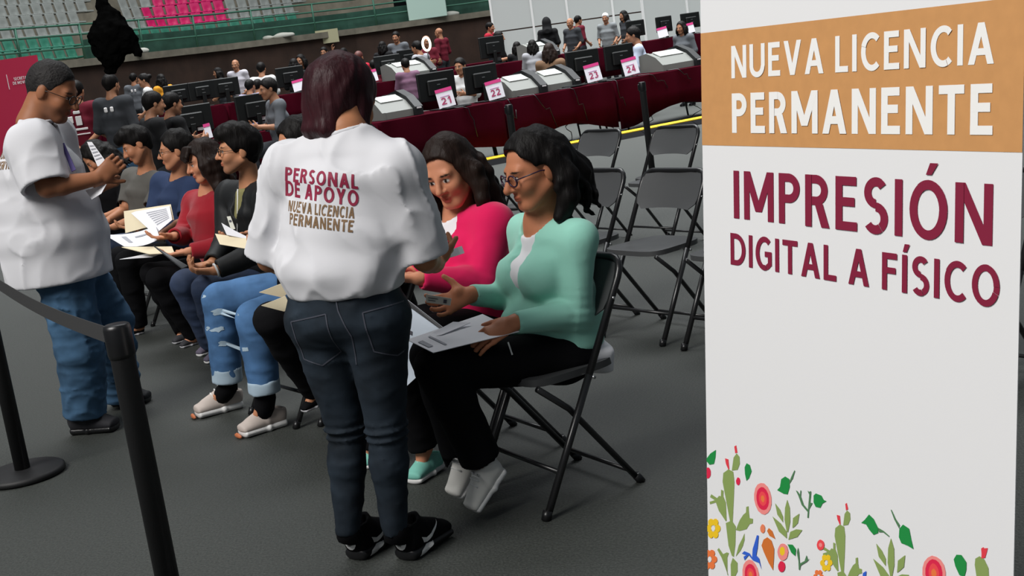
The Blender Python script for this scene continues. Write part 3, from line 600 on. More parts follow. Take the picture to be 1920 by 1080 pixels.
 ('printed_petal', 'yellow', [(0.411, 0.489), (0.410, 0.485), (0.406, 0.481), (0.402, 0.480), (0.398, 0.481), (0.397, 0.484), (0.398, 0.488), (0.402, 0.492), (0.406, 0.493), (0.410, 0.492)]),
 ('printed_flower_heart', 'white', [(0.403, 0.476), (0.402, 0.473), (0.400, 0.470), (0.397, 0.469), (0.395, 0.470), (0.394, 0.473), (0.395, 0.476), (0.397, 0.479), (0.400, 0.480), (0.402, 0.479)]),
 ('printed_petal', 'orange', [(0.036, 0.367), (0.034, 0.362), (0.028, 0.357), (0.021, 0.354), (0.016, 0.356), (0.014, 0.360), (0.016, 0.366), (0.021, 0.371), (0.028, 0.373), (0.034, 0.372)]),
 ('printed_petal', 'orange', [(0.027, 0.351), (0.025, 0.345), (0.019, 0.340), (0.012, 0.338), (0.007, 0.339), (0.005, 0.344), (0.007, 0.350), (0.013, 0.355), (0.020, 0.357), (0.025, 0.355)]),
 ('printed_petal', 'orange', [(0.010, 0.345), (0.008, 0.340), (0.002, 0.335), (-0.005, 0.332), (-0.011, 0.334), (-0.013, 0.338), (-0.010, 0.344), (-0.005, 0.349), (0.002, 0.351), (0.008, 0.350)]),
 ('printed_petal', 'orange', [(0.002, 0.357), (-0.001, 0.351), (-0.006, 0.346), (-0.013, 0.344), (-0.019, 0.345), (-0.021, 0.349), (-0.019, 0.355), (-0.013, 0.360), (-0.006, 0.362), (-0.000, 0.361)]),
 ('printed_petal', 'orange', [(0.011, 0.373), (0.008, 0.367), (0.003, 0.362), (-0.004, 0.360), (-0.010, 0.361), (-0.012, 0.366), (-0.010, 0.372), (-0.004, 0.377), (0.003, 0.379), (0.009, 0.378)]),
 ('printed_petal', 'orange', [(0.028, 0.378), (0.025, 0.373), (0.020, 0.368), (0.013, 0.365), (0.007, 0.367), (0.005, 0.371), (0.008, 0.377), (0.013, 0.382), (0.020, 0.384), (0.026, 0.383)]),
 ('printed_flower_heart', 'white', [(0.015, 0.361), (0.013, 0.356), (0.010, 0.353), (0.005, 0.351), (0.002, 0.353), (0.000, 0.356), (0.002, 0.361), (0.005, 0.364), (0.010, 0.366), (0.014, 0.364)]),
 ('printed_petal', 'orange', [(0.391, 0.445), (0.390, 0.441), (0.387, 0.438), (0.383, 0.437), (0.380, 0.438), (0.379, 0.441), (0.380, 0.444), (0.383, 0.447), (0.387, 0.448), (0.390, 0.447)]),
 ('printed_petal', 'orange', [(0.387, 0.435), (0.385, 0.431), (0.382, 0.428), (0.379, 0.427), (0.376, 0.428), (0.374, 0.431), (0.376, 0.434), (0.379, 0.437), (0.382, 0.438), (0.385, 0.438)]),
 ('printed_petal', 'orange', [(0.377, 0.432), (0.376, 0.428), (0.373, 0.425), (0.369, 0.424), (0.366, 0.425), (0.365, 0.428), (0.366, 0.431), (0.369, 0.434), (0.373, 0.435), (0.376, 0.434)]),
 ('printed_petal', 'orange', [(0.372, 0.439), (0.371, 0.435), (0.368, 0.432), (0.364, 0.431), (0.361, 0.432), (0.360, 0.434), (0.361, 0.438), (0.364, 0.441), (0.368, 0.442), (0.371, 0.441)]),
 ('printed_petal', 'orange', [(0.377, 0.449), (0.376, 0.445), (0.373, 0.442), (0.369, 0.441), (0.366, 0.442), (0.365, 0.445), (0.366, 0.448), (0.369, 0.451), (0.373, 0.452), (0.376, 0.451)]),
 ('printed_petal', 'orange', [(0.387, 0.452), (0.385, 0.448), (0.382, 0.445), (0.379, 0.444), (0.376, 0.445), (0.374, 0.448), (0.376, 0.451), (0.379, 0.454), (0.382, 0.455), (0.385, 0.454)]),
 ('printed_flower_heart', 'white', [(0.380, 0.441), (0.379, 0.438), (0.377, 0.436), (0.374, 0.435), (0.373, 0.436), (0.372, 0.438), (0.373, 0.441), (0.374, 0.443), (0.377, 0.444), (0.379, 0.443)]),
 ('printed_bird', 'blue', [(0.163, 0.411), (0.165, 0.430), (0.180, 0.465), (0.186, 0.466), (0.182, 0.439), (0.177, 0.421), (0.187, 0.417), (0.195, 0.395), (0.187, 0.407), (0.166, 0.406), (0.151, 0.413), (0.136, 0.397), (0.133, 0.404), (0.142, 0.410), (0.127, 0.409), (0.136, 0.417), (0.154, 0.418)]),
 ('printed_blossom', 'salmon', [(0.283, 0.461), (0.281, 0.453), (0.278, 0.446), (0.272, 0.441), (0.266, 0.437), (0.259, 0.436), (0.253, 0.439), (0.250, 0.443), (0.248, 0.450), (0.250, 0.457), (0.254, 0.464), (0.259, 0.470), (0.266, 0.473), (0.272, 0.474), (0.278, 0.472), (0.281, 0.467)]),
 ('printed_blossom_heart', 'yellow', [(0.272, 0.459), (0.272, 0.455), (0.270, 0.452), (0.267, 0.449), (0.264, 0.447), (0.261, 0.447), (0.258, 0.448), (0.256, 0.451), (0.256, 0.454), (0.256, 0.458), (0.258, 0.461), (0.261, 0.464), (0.264, 0.466), (0.267, 0.466), (0.270, 0.465), (0.272, 0.463)]),
 ('printed_berry', 'crimson', [(0.273, 0.427), (0.272, 0.422), (0.269, 0.417), (0.266, 0.414), (0.262, 0.412), (0.257, 0.411), (0.254, 0.412), (0.251, 0.415), (0.250, 0.420), (0.251, 0.424), (0.254, 0.429), (0.257, 0.433), (0.262, 0.435), (0.266, 0.435), (0.270, 0.434), (0.272, 0.431)]),
 ('printed_berry', 'coral', [(0.393, 0.509), (0.392, 0.504), (0.390, 0.500), (0.386, 0.497), (0.382, 0.495), (0.378, 0.494), (0.374, 0.495), (0.372, 0.498), (0.371, 0.502), (0.372, 0.506), (0.374, 0.510), (0.378, 0.514), (0.382, 0.516), (0.386, 0.516), (0.390, 0.515), (0.392, 0.512)]),
 ('printed_flower_heart', 'salmon', [(0.387, 0.507), (0.386, 0.504), (0.383, 0.501), (0.381, 0.501), (0.378, 0.501), (0.377, 0.504), (0.378, 0.507), (0.381, 0.509), (0.383, 0.510), (0.386, 0.509)]),
 ('printed_leaf', 'leaf', [(0.281, 0.476), (0.297, 0.480), (0.307, 0.474), (0.305, 0.459), (0.293, 0.462)]),
 ('printed_stem', 'stem', [(0.316, 0.434), (0.315, 0.452), (0.310, 0.468), (0.314, 0.480), (0.317, 0.470), (0.319, 0.448), (0.334, 0.458), (0.340, 0.472), (0.344, 0.464), (0.350, 0.468), (0.340, 0.458), (0.322, 0.445), (0.319, 0.435)]),
 ('printed_bird', 'blue', [(0.500, 0.477), (0.502, 0.488), (0.511, 0.495), (0.509, 0.480)]),
]
BG = [
 ((-4.893, 15.800, 1.623), 'back', (0, 1), 'maroon', 'short', 0, 'standing man in maroon printed T-shirt with hands clasped behind his back'),
 ((-4.359, 15.400, 1.639), 'stand', (0.3, 1), 'charcoal', 'short', 0, 'standing man in dark grey jacket and blue jeans seen from behind'),
 ((-7.151, 27.000, 1.785), 'stand', (0.1, 1), 'grey', 'short', 0.25, 'distant standing man in grey shirt seen from behind at the brown wall'),
 ((-5.130, 20.000, 1.516), 'stand', (-1, -0.2), 'white', 'bun', 0, 'woman in white blouse with her hair pinned up behind the dark monitors'),
 ((-6.097, 25.000, 1.592), 'stand', (-0.6, 0.6), 'orange', 'long', 0.25, 'woman in orange yellow top at the back left'),
 ((-3.860, 15.000, 1.356), 'seat', (0.8, 0.5), 'black', 'short', 0, 'seated man in black jacket, left of two side by side, behind the seated row'),
 ((-3.788, 15.600, 1.317), 'seat', (0.7, 0.6), 'black', 'short', 0, 'seated man in black jacket, right of two side by side, behind the seated row'),
 ((-5.597, 28.000, 1.633), 'stand', (-1, -0.3), 'black', 'long', 0.25, 'dark haired woman in black beside the bald man in white shirt'),
 ((-5.015, 27.000, 1.774), 'stand', (-0.2, -1), 'paleshirt', 'bald', 0.25, 'bald man in pale shirt standing in front of the brown wall'),
 ((-3.579, 20.000, 1.358), 'seat', (0.4, 1), 'lavender', 'short', 0, 'person in lavender shirt bending over a table'),
 ((-4.352, 26.000, 1.615), 'seat', (0, 1), 'white', 'short', 0.25, 'person in white shirt seated with back turned below the brown wall'),
 ((-3.550, 20.600, 1.258), 'seat', (0.2, 1), 'maroon', 'short', 0, 'seated person with black hair between lavender and grey shirts'),
 ((-2.730, 17.000, 1.320), 'seat', (-0.9, -0.4), 'grey', 'short', 0, 'man in grey shirt seated facing left behind the large monitor'),
 ((-4.113, 29.000, 1.616), 'seat', (0, 1), 'black', 'long', 0.25, 'person with long black hair at the far tables'),
 ((-4.045, 30.000, 1.688), 'seat', (-0.5, -1), 'black', 'long', 0.25, 'dark haired woman in black facing the hall at the far tables'),
 ((-3.482, 29.700, 1.807), 'stand', (-0.2, -1), 'black', 'short', 0.25, 'man in black jacket standing before the brown wall'),
 ((-3.092, 30.200, 1.737), 'raise', (-0.6, -0.8), 'black', 'short', 0.25, 'person in black with one arm raised at the far tables'),
 ((-2.589, 28.000, 1.581), 'seat', (0.4, 1), 'red', 'auburn', 0.25, 'person with reddish hair next to the raised arm'),
 ((-1.962, 24.000, 1.382), 'seat', (0.2, 1), 'maroon', 'short', 0.25, 'person in maroon beside the hair of the standing woman'),
 ((-2.055, 28.300, 1.734), 'stand', (0.3, 1), 'black', 'long', 0.25, 'person with long black hair left of the man in grey shirt'),
 ((-1.769, 29.000, 1.904), 'stand', (-0.3, -1), 'grey', 'short', 0.25, 'man in grey shirt with glasses standing at the brown wall'),
 ((-1.209, 21.300, 1.308), 'seat', (-0.3, 1), 'plum', 'short', 0.25, 'seated person in striped plum top behind the first printer'),
 ((-1.182, 26.400, 1.608), 'seat', (-0.8, 0.5), 'lightgrey', 'short', 0.25, 'woman in light grey tee leaning over the far table'),
 ((-1.192, 30.000, 1.720), 'seat', (0.5, -0.8), 'maroon', 'bald', 0.25, 'man in maroon seated left of two in the maroon group'),
 ((-0.862, 31.000, 1.888), 'stand', (-0.6, 0.4), 'maroon', 'bald', 0.25, 'tall man in maroon bending at the far table'),
 ((-0.296, 20.500, 1.213), 'seat', (-0.5, -1), 'white', 'short', 0, 'operator in white behind the numbered monitors'),
 ((0.322, 30.000, 1.838), 'stand', (0.8, -0.3), 'red', 'short', 0.25, 'person in red jacket left of the white partition'),
 ((0.402, 27.000, 1.574), 'seat', (0.9, -0.3), 'black', 'long', 0.25, 'dark haired person seated before the red jacket'),
 ((0.736, 25.000, 1.287), 'seat', (0.1, 1), 'black', 'long', 0.25, 'leftmost of three dark haired people seated with backs turned'),
 ((0.951, 23.000, 1.287), 'seat', (0.1, 1), 'lightgrey', 'long', 0.25, 'middle one of three dark haired people seated with backs turned'),
 ((1.168, 21.900, 1.227), 'seat', (0.2, 1), 'tan', 'brown', 0.25, 'rightmost of three people seated with backs turned, with brown hair'),
 ((1.524, 28.000, 1.729), 'stand', (0.1, 1), 'black', 'hood', 0.25, 'person in black hoodie standing before the white partition'),
 ((1.962, 27.000, 1.654), 'stand', (-0.6, -0.8), 'charcoal', 'bald', 0.25, 'bald man in dark grey shirt before the white partition'),
 ((2.270, 29.000, 1.711), 'stand', (0.8, 0.5), 'maroon', 'short', 0.25, 'person in maroon behind the bald man'),
 ((2.696, 27.000, 1.640), 'stand', (-0.4, -1), 'greyvest', 'white', 0.25, 'white haired man in grey vest before the white partition'),
 ((3.195, 28.000, 1.601), 'stand', (-0.9, -0.4), 'charcoal', 'long', 0.25, 'dark haired woman in grey beside the white haired man'),
 ((2.563, 21.000, 1.305), 'seat', (-1, 0.1), 'paleblue', 'short', 0, 'man in pale blue shirt with face in his hand behind monitor 24'),
 ((3.455, 22.000, 1.260), 'stand', (-0.7, -0.7), 'grey', 'long', 0, 'woman between the two monitors next to the banner'),
]
MON_AT = [
 ((-0.607, 16.895), 0.6),
 ((-0.022, 17.341), 0.6),
 ((1.441, 18.456), 0.58),
 ((2.011, 18.890), 0.58),
 ((-3.208, 18.173), 0.64),
 ((-3.991, 17.576), 0.6),
 ((-5.090, 21.824), 0.5),
 ((-4.746, 22.086), 0.5),
 ((-4.394, 22.355), 0.5),
 ((-3.380, 23.128), 0.56),
 ((0.247, 23.563), 0.62),
 ((-1.569, 22.179), 0.5),
 ((3.134, 25.764), 0.5),
 ((3.772, 26.250), 0.5),
 ((4.384, 26.716), 0.5),
 ((-1.455, 27.299), 0.6),
 ((-2.719, 26.336), 0.6),
]
SIGN_AT = [
 ((-0.488, 16.633), '21'),
 ((0.161, 17.003), '22'),
 ((1.572, 18.204), '23'),
 ((2.155, 18.648), '24'),
 ((3.686, 25.807), ''),
 ((4.299, 26.275), ''),
 ((-3.729, 17.336), ''),
 ((-3.212, 22.879), ''),
 ((-1.810, 21.618), ''),
]
PRN_AT = [
 ((0.427, 17.620), 'T1'),
 ((0.916, 17.993), 'T1'),
 ((2.788, 19.420), 'T1'),
 ((-1.230, 16.357), 'T1'),
 ((-1.257, 22.039), 'T2'),
 ((1.047, 23.922), 'T2'),
]
# ------------------------------------------------------------------ setting
def plane_box(name, c, d, material, kind='structure'):
    o = MB().box(c, d).build(name, material)
    o['kind'] = kind
    return o
FLOOR = mat('floor_vinyl', lin(54, 57, 54), rough=.62, bump=.4, bscale=110, var=.42, vscale=120, spec=.45)
fl = plane_box('floor', (0, 27, -.05), (64, 64, .1), FLOOR)
ROW_D = Vector((.795, .606, 0)); ROW_N = Vector((-.606, .795, 0)); ROW_0 = Vector((-1.35, 15.7, 0))
RISE = .36
def row_off(p):
    return (Vector((p[0], p[1], 0)) - ROW_0).dot(ROW_N)
def floor_z(p):
    return RISE if row_off(p) > 3.8 else 0.0
# low platform under the rear rows of tables
a = ROW_0 + ROW_N * 3.8
rp = [a - ROW_D * 14, a + ROW_D * 12, a + ROW_D * 12 + Vector((-2, 16, 0)), a - ROW_D * 14 + Vector((2, 22, 0))]
st = MB().prism([(p.x, p.y) for p in rp], RISE).build('floor_platform', FLOOR); st['kind'] = 'structure'
# curved brown arena wall with concrete ledge
WALL = mat('brown_wall', lin(62, 44, 35), rough=.85, var=.35, vscale=1.2, bump=.2, bscale=30)
CONC = mat('concrete', lin(128, 122, 108), rough=.9, var=.2, vscale=3, bump=.2, bscale=60)
GREEN_W = mat('green_parapet', lin(52, 92, 78), rough=.8, var=.3, vscale=2)
CURVE = [Vector(p) for p in ((-21, 24), (-18.5, 29), (-14.6, 36), (-11.8, 41.5), (-8.9, 46.5), (-4.6, 50), (0, 51.2), (6, 50.5), (13, 48))]
def norm_at(i):
    a = CURVE[max(0, i - 1)]; b = CURVE[min(len(CURVE) - 1, i + 1)]
    t = (b - a).normalized()
    return Vector((-t.y, t.x))
def band(name, off0, off1, z0, z1, material, i0=0, i1=None, parent=None):
    i1 = len(CURVE) - 1 if i1 is None else i1
    mb = MB(); vs = []; fs = []
    idx = list(range(i0, i1 + 1))
    for i in idx:
        n = norm_at(i); p = CURVE[i]
        for o_, z in ((off0, z0), (off1, z0), (off1, z1), (off0, z1)):
            vs.append((p.x + n.x * o_, p.y + n.y * o_, z))
    for k in range(len(idx) - 1):
        for j in range(4):
            j2 = (j + 1) % 4
            fs.append((k * 4 + j, (k + 1) * 4 + j, (k + 1) * 4 + j2, k * 4 + j2))
    fs.append((0, 1, 2, 3)); m_ = (len(idx) - 1) * 4; fs.append((m_ + 3, m_ + 2, m_ + 1, m_))
    mb.add(vs, fs)
    o = mb.build(name, material, parent)
    if parent is None: o['kind'] = 'structure'
    return o
band('wall_back', 0, .6, -.1, 2.55, WALL)
band('trim_1', -.15, .9, 2.5, 2.72, CONC)
band('wall_parapet', .5, .75, 2.72, 3.35, GREEN_W, 3)
for k in range(7):
    band('floor_tier', .9 + .8 * k, 1.75 + .8 * k, 2.3, 2.78 + .42 * k, CONC)
# ------------------------------------------------------------------ figures
SKIN = mat('skin', (0.5, 0.3, 0.2), rough=0.5, attr=True, spec=.25, bump=0.03, bscale=500, var=0.05, vscale=30)

def head_sdf(F, c, M, s, female=False, chin=1.0, nose=1.0):
    L = lambda x, y, z: V3(c) + M @ (V3((x, y, z)) * s)
    E = lambda p, r, k, op='u': F.ell(L(*p), [q * s for q in r], M, k * s, op)
    C = lambda a, b, ra, rb, k, op='u': F.cone(L(*a), L(*b), ra * s, rb * s, k * s, op)
    E((0, -.012, .035), (.074, .094, .083), 0)
    E((0, .035, -.03), (.058, .056, .075), .03)
    for x in (-1, 1):
        C((x * .05, -.008, -.045), (x * .022, .058, -.092), .021, .017, .025)
        E((x * .037, .062, -.024), (.024, .024, .026), .02)
        E((x * .076, -.012, -.004), (.009, .02, .032), .008)
    C((-.012, .068, -.092 * chin), (.012, .068, -.092 * chin), .017, .017, .02)
    C((-.038, .074, .024), (.038, .074, .024), .012, .012, .02)
    for x in (-1, 1):
        E((x * .032, .1, .003), (.02, .016, .012), .012, 's')
        E((x * .031, .076, .003), (.0145, .012, .0115), .004)
    C((0, .088, .016), (0, .088 + .022 * nose, -.026), .008, .0125 * nose, .012)
    for x in (-1, 1):
        E((x * .012, .094, -.03), (.0085, .012, .008), .007)
    E((0, .086, -.055), (.021, .0115, .0055), .008)
    E((0, .085, -.0655), (.018, .0115, .0065), .008)

def head_color(P, c, M, s, skin, brow=(.02, .013, .01), lip=None, beard=0.0, scalp=None):
    Q = ((P - V3(c)) @ M) / s
    C = np.tile(np.array(skin), (len(P), 1))
    lip = lip or (skin[0] * .82, skin[1] * .55, skin[2] * .6)
    inh = (np.abs(Q[:, 0]) < .1) & (np.abs(Q[:, 1]) < .14) & (np.abs(Q[:, 2]) < .14)
    def el(p, r):
        return sum(((Q[:, i] - p[i]) / r[i]) ** 2 for i in range(3))
    def blend(mask, col):
        w = np.clip(mask, 0, 1)[:, None] * inh[:, None]
        C[:] = C * (1 - w) + np.array(col) * w
    ch = np.maximum(np.exp(-el((.042, .08, -.025), (.028, .04, .022))), np.exp(-el((-.042, .08, -.025), (.028, .04, .022))))
    blend(ch * .16, (skin[0] * 1.0, skin[1] * .72, skin[2] * .68))
    blend(np.exp(-el((0, .11, -.028), (.02, .03, .016))) * .15, (skin[0] * 1.0, skin[1] * .72, skin[2] * .68))
    if beard:
        bz = np.clip((-.035 - Q[:, 2]) / .02, 0, 1) * np.clip((Q[:, 1] + .01) / .03, 0, 1)
        blend(bz * beard, (.05, .035, .03))
    blend((1.15 - el((0, .1, -.0605), (.024, .03, .0125))) * 3, lip)
    blend((1.1 - el((0, .104, -.0605), (.022, .03, .0016))) * 2, tuple(q * .35 for q in lip))
    for x in (-1, 1):
        blend((1.1 - el((x * .031, .088, .003), (.0145, .02, .0062))) * 3, (.62, .58, .54))
        blend((1.1 - el((x * .031, .092, .003), (.0066, .02, .0068))) * 4, (.012, .008, .006))
        blend((1.1 - el((x * .031, .09, .0098), (.0175, .02, .0026))) * 2, (.015, .01, .008))
        blend((1.1 - el((x * .034, .085, .0225 + .002), (.021, .03, .0045))) * 2, brow)
    if scalp is not None:
        bl = np.clip((Q[:, 2] - (.045 - .0 + np.clip(.03 - Q[:, 1], -.05, .1) * -.6)) / .01, 0, 1)
        blend(bl, scalp)
    return C

def hand_sdf(F, w, d, n, side, curl=0.5, s=1.0, spread=0.0, thumb=(.6, .75, .25), curls=None):
    """w wrist, d finger direction, n palm-facing direction, side +1/-1 picks where the thumb leaves"""
    w = V3(w); d = V3(d); d /= np.linalg.norm(d)
    n = V3(n); n = n - d * (n @ d); n /= np.linalg.norm(n)
    th = np.cross(n, d) * side
    F.econe(w - d * .02 * s, w + d * .088 * s, (.026 * s, .019 * s), (.040 * s, .0135 * s), th, .012 * s)
    F.ell(w + (d * .035 + th * .022 + n * .008) * s, (.02 * s, .02 * s, .018 * s), None, .015 * s)
    ax = np.cross(d, n)
    for i, (o, ln) in enumerate(((.031, .066), (.0105, .074), (-.0105, .069), (-.031, .054))):
        p = w + (d * .084 + th * o) * s
        ang = spread * (o / .031)
        dd = d * math.cos(ang) + th * math.sin(ang)
        a = 0
        c = (curls[i] if curls else curl)
        r = .0092 if i < 3 else .008
        for j, fr in enumerate((.44, .32, .24)):
            a += c * (.55, .9, .6)[j]
            q = rot_about(dd, ax, a) if abs(a) > 1e-4 else dd
            e = p + q * ln * fr * 1.18 * s
            F.cone(p, e, r * s * (1 - .07 * j), r * s * (1 - .07 * (j + 1)), .004 * s)
            p = e
    b = w + (d * .022 + th * .026 + n * .004) * s
    q = d * thumb[0] + th * thumb[1] + n * thumb[2]; q /= np.linalg.norm(q)
    e = b + q * .042 * s
    F.cone(b, e, .0145 * s, .0108 * s, .01 * s)
    q2 = q + d * .35 + n * .1; q2 /= np.linalg.norm(q2)
    F.cone(e, e + q2 * .032 * s, .0105 * s, .0085 * s, .003 * s)
    return w + d * .1 * s

def lerp(a, b, t):
    return V3(a) * (1 - t) + V3(b) * t

class Fig:
    def __init__(s, key, label, group=None, scale=1.0, skin=(.40, .22, .14), h=.009, hf=.0042, name='person'):
        s.J = {k: V3(v) for k, v in JOINTS[key].items()}
        J = s.J
        s.sc = scale; s.skin = skin; s.h = h; s.hf = hf
        g = (J['anL'] + J['anR']) / 2
        s.root = V3((g[0], g[1], 0))
        s.o = empty(name, tuple(s.root), label, 'person', group)
        s.xax = J['shR'] - J['shL']; s.xax[2] = 0; s.xax /= np.linalg.norm(s.xax)
        s.fwd = np.cross(V3((0, 0, 1)), s.xax)
        s.fwd /= np.linalg.norm(s.fwd)
        s.hands = []
    def bounds(s, names, pad):
        A = np.array([s.J[n] for n in names])
        return A.min(0) - pad, A.max(0) + pad
    def set_head(s, fwd, up=(0, 0, 1), size=1.0):
        s.HM = frame(fwd, up); s.hs = size * s.sc
        return s
    def HL(s, x, y, z):
        return s.J['head'] + s.HM @ (V3((x, y, z)) * s.hs)
    def body(s, arm=1.0, leg=True, female=False, beard=0., brow=(.02, .013, .01), scalp=None, nose=1.0, chin=1.0, lip=None, neck_r=.05):
        J = s.J; k = s.sc
        names = [n for n in J if n not in ()]
        lo, hi = s.bounds(names, .16)
        fine = [(J['head'] - .15, J['head'] + .15, s.hf)]
        for hd in s.hands:
            c = V3(hd['w']) + V3(hd['d']) / np.linalg.norm(hd['d']) * .08
            fine.append((c - .11, c + .11, s.hf * 1.0))
        F = Field(lo, hi, s.h, fine)
        head_sdf(F, J['head'], s.HM, s.hs, female, chin, nose)
        nb = J['neck']
        F.cone(s.HL(0, -.03, -.03), nb + V3((0, 0, -.0)), neck_r * k * .98, neck_r * 1.08 * k, .02)
        ch = J['chest']; pel = J['pel']
        F.econe(pel, ch, (.12 * k, .085 * k), (.13 * k, .09 * k), s.xax, .03)
        F.cone(nb, ch, .06 * k, .09 * k, .03)
        for q in 'LR':
            F.cone(nb - V3((0, 0, .03)), J['sh' + q], .045 * k, .042 * k, .03)
            F.cone(J['sh' + q], J['el' + q], .043 * arm * k, .036 * arm * k, .02)
            m_ = lerp(J['el' + q], J['wr' + q], .3)
            F.cone(J['el' + q], m_, .036 * arm * k, .037 * arm * k, .01)
            F.cone(m_, J['wr' + q], .037 * arm * k, .0245 * arm * k, .01)
            if leg:
                F.cone(pel, J['hip' + q], .08 * k, .07 * k, .03)
                F.cone(J['hip' + q], J['kn' + q], .066 * k, .046 * k, .02)
                F.cone(J['kn' + q], J['an' + q], .046 * k, .03 * k, .015)
                if 'heel' + q in J and 'toe' + q in J:
                    F.cone(J['an' + q], lerp(J['heel' + q], J['toe' + q], .6) + V3((0, 0, .03)), .03 * k, .02 * k, .02)
        for hd in s.hands:
            hand_sdf(F, **hd)
        col = lambda P: head_color(P, J['head'], s.HM, s.hs, s.skin, brow=brow, beard=beard, scalp=scalp, lip=lip)
        s.bodyo = F.build('body', SKIN, s.o, s.root, col)
        return s.bodyo
    def garment(s, name, material, names, pad, fn, h=.008, disp=None, parent=None, smooth=1, fine=()):
        lo, hi = s.bounds(names, pad)
        F = Field(lo, hi, h, fine)
        fn(F)
        if disp: F.displace(disp)
        return F.build(name, material, parent or s.o, s.root, None, smooth)
    def top(s, material, secs, sleeve=(.062, .05, .04), end=1.0, neck_cut=.075, neck_drop=.0, name='shirt', folds=.006, seed=1, h=.0075, hem=None, extra=None, flare=0.0, trap=.05, hollow=True, post=None, wr=None):
        J = s.J
        def fn(F):
            F.loft(secs, s.xax, .03, .6)
            topc = V3(secs[-1][0])
            tips = []
            F2 = Field.__new__(Field); F2.ax = F.ax; F2.v = np.full_like(F.v, .5)
            for q in 'LR':
                sh, el, wr = J['sh' + q], J['el' + q], J['wr' + q]
                F.cone(J['neck'] - V3((0, 0, .035)), sh + V3((0, 0, .0)), trap * 1.15, sleeve[0] * .95, .035)
                F.cone(topc, sh, .07, sleeve[0], .04)
                if end > 1.0:
                    e = lerp(el, wr, end - 1)
                    F2.cone(sh, el, sleeve[0], sleeve[1], .02)
                    F2.cone(el, e, sleeve[1], sleeve[2], .012)
                    n = wr - el; tip = e
                else:
                    e = lerp(sh, el, end)
                    F2.cone(sh, e, sleeve[0], sleeve[2] + flare, .025)
                    n = el - sh; tip = e
                tips.append((tip, n / np.linalg.norm(n)))
            if extra: extra(F)
            F.displace(disp)
            def disp2(P):
                w_ = np.ones(len(P))
                for tip, n in tips: w_ = np.minimum(w_, np.clip((np.linalg.norm(P - tip, axis=1) - .05) / .1, .12, 1))
                return disp(P) * w_
            F2.displace(disp2)
            for tip, n in tips:
                F2.cut(tip, n, .004, tip - .13, tip + .13)
                if hollow:
                    F2.cone(tip - n * .035, tip + n * .03, sleeve[2] + flare - .014, sleeve[2] + flare - .011, .003, 's')
            F.merge((slice(None),) * 3, F2.v, .03, 'u')
            if neck_cut:
                nv = (J['head'] - J['neck']) * V3((.4, .4, 1)); nv = nv / np.linalg.norm(nv)
                c = J['neck'] + s.fwd * neck_drop
                F.cone(c - s.fwd * .0 + nv * .012, c + nv * .2, neck_cut * .92, neck_cut * 1.1, .006, 's')
            if hem is not None:
                F.cut(hem[0], hem[1], .012)
            if post: post(F)
        def disp(P):
            q = P - s.root
            xx, yy, zz = q @ s.xax, q @ s.fwd, q[:, 2]
            wv = vnoise(q * 4.0, 1.0, seed + 2)
            n1 = vnoise(np.stack([xx * 11 + wv * .8, yy * 11 + wv * .8, zz * 2.6], 1), 1.0, seed)
            n3 = vnoise(np.stack([xx * 8 + zz * 7, yy * 8, zz * 5 - xx * 6], 1), 1.0, seed + 11)
            n2 = vnoise(q * 5.0, 1.0, seed + 7)
            r1 = (1 - np.minimum(1, np.abs(n1) * 1.3)) ** 3
            r3 = (1 - np.minimum(1, np.abs(n3) * 1.3)) ** 3
            out = folds * (.35 - .9 * r1 - .55 * r3 + .5 * n2)
            if end > 1:
                for q_ in 'LR':
                    el = J['el' + q_]; ax = J['el' + q_] - J['sh' + q_]; ax = ax / np.linalg.norm(ax)
                    dd = np.linalg.norm(P - el, axis=1)
                    out = out + folds * .55 * np.exp(-(dd / .075) ** 2) * np.sin(((P - el) @ ax + n2 * .008) * 2 * math.pi / .03)
            return out
        nm = ['neck', 'pel', 'shL', 'shR', 'elL', 'elR'] + (['wrL', 'wrR'] if end > 1 else [])
        s.topo = s.garment(name, material, nm, .22, fn, h)
        return s.topo
    def pants(s, material, r=(.095, .08, .062, .05), waist=None, name='trousers', folds=.005, seed=3, h=.0085, seat=(.15, .11), extra=None, cut_an=True, cuff=None, an_up=.0, crease=0.):
        J = s.J
        def fn(F):
            F.econe(J['pel'] + V3((0, 0, .06 if waist is None else waist)), J['pel'] - V3((0, 0, .02)), (seat[0] * .92, seat[1] * .92), seat, s.xax, .02, 'u', .6)
            tips = []
            for q in 'LR':
                hip, kn, an = J['hip' + q], J['kn' + q], J['an' + q]
                e = lerp(an, kn, an_up)
                F.cone(lerp(J['pel'], hip, .5), hip, r[0], r[0], .04)
                F.cone(hip, kn, r[0], r[1], .03)
                md = lerp(kn, an, .35)
                F.cone(kn, md, r[1], (r[1] + r[2]) / 2, .015)
                F.cone(md, e, (r[1] + r[2]) / 2, r[3], .02)
                n = (an - kn); n = n / np.linalg.norm(n)
                tips.append((e, n))
            if extra: extra(F)
            F.displace(disp)
            for e, n in tips:
                F.cut(e, n, .004, e - .12, e + .12)
                F.cone(e - n * .03, e + n * .03, r[3] - .014, r[3] - .011, .002, 's')
        def disp(P):
            q = P - s.root
            wv = vnoise(q * 5.0, 1.0, seed + 2)
            n1 = vnoise(q * np.array([7, 7, 16.]) + wv[:, None] * .9, 1.0, seed)
            n2 = vnoise(q * np.array([9, 9, 34.]) + wv[:, None] * 1.2, 1.0, seed + 5)
            r1 = (1 - np.minimum(1, np.abs(n1) * 1.3)) ** 3
            r2 = (1 - np.minimum(1, np.abs(n2) * 1.3)) ** 3
            out = folds * (.3 - .8 * r1 - .5 * r2 + .4 * wv)
            if crease:
                for q_ in 'LR':
                    kz = J['kn' + q_][2]
                    out = out + crease * np.exp(-((P[:, 2] - kz + .01) / .035) ** 2) * np.sin((P[:, 2] + wv * .006) * 2 * math.pi / .026)
            return out
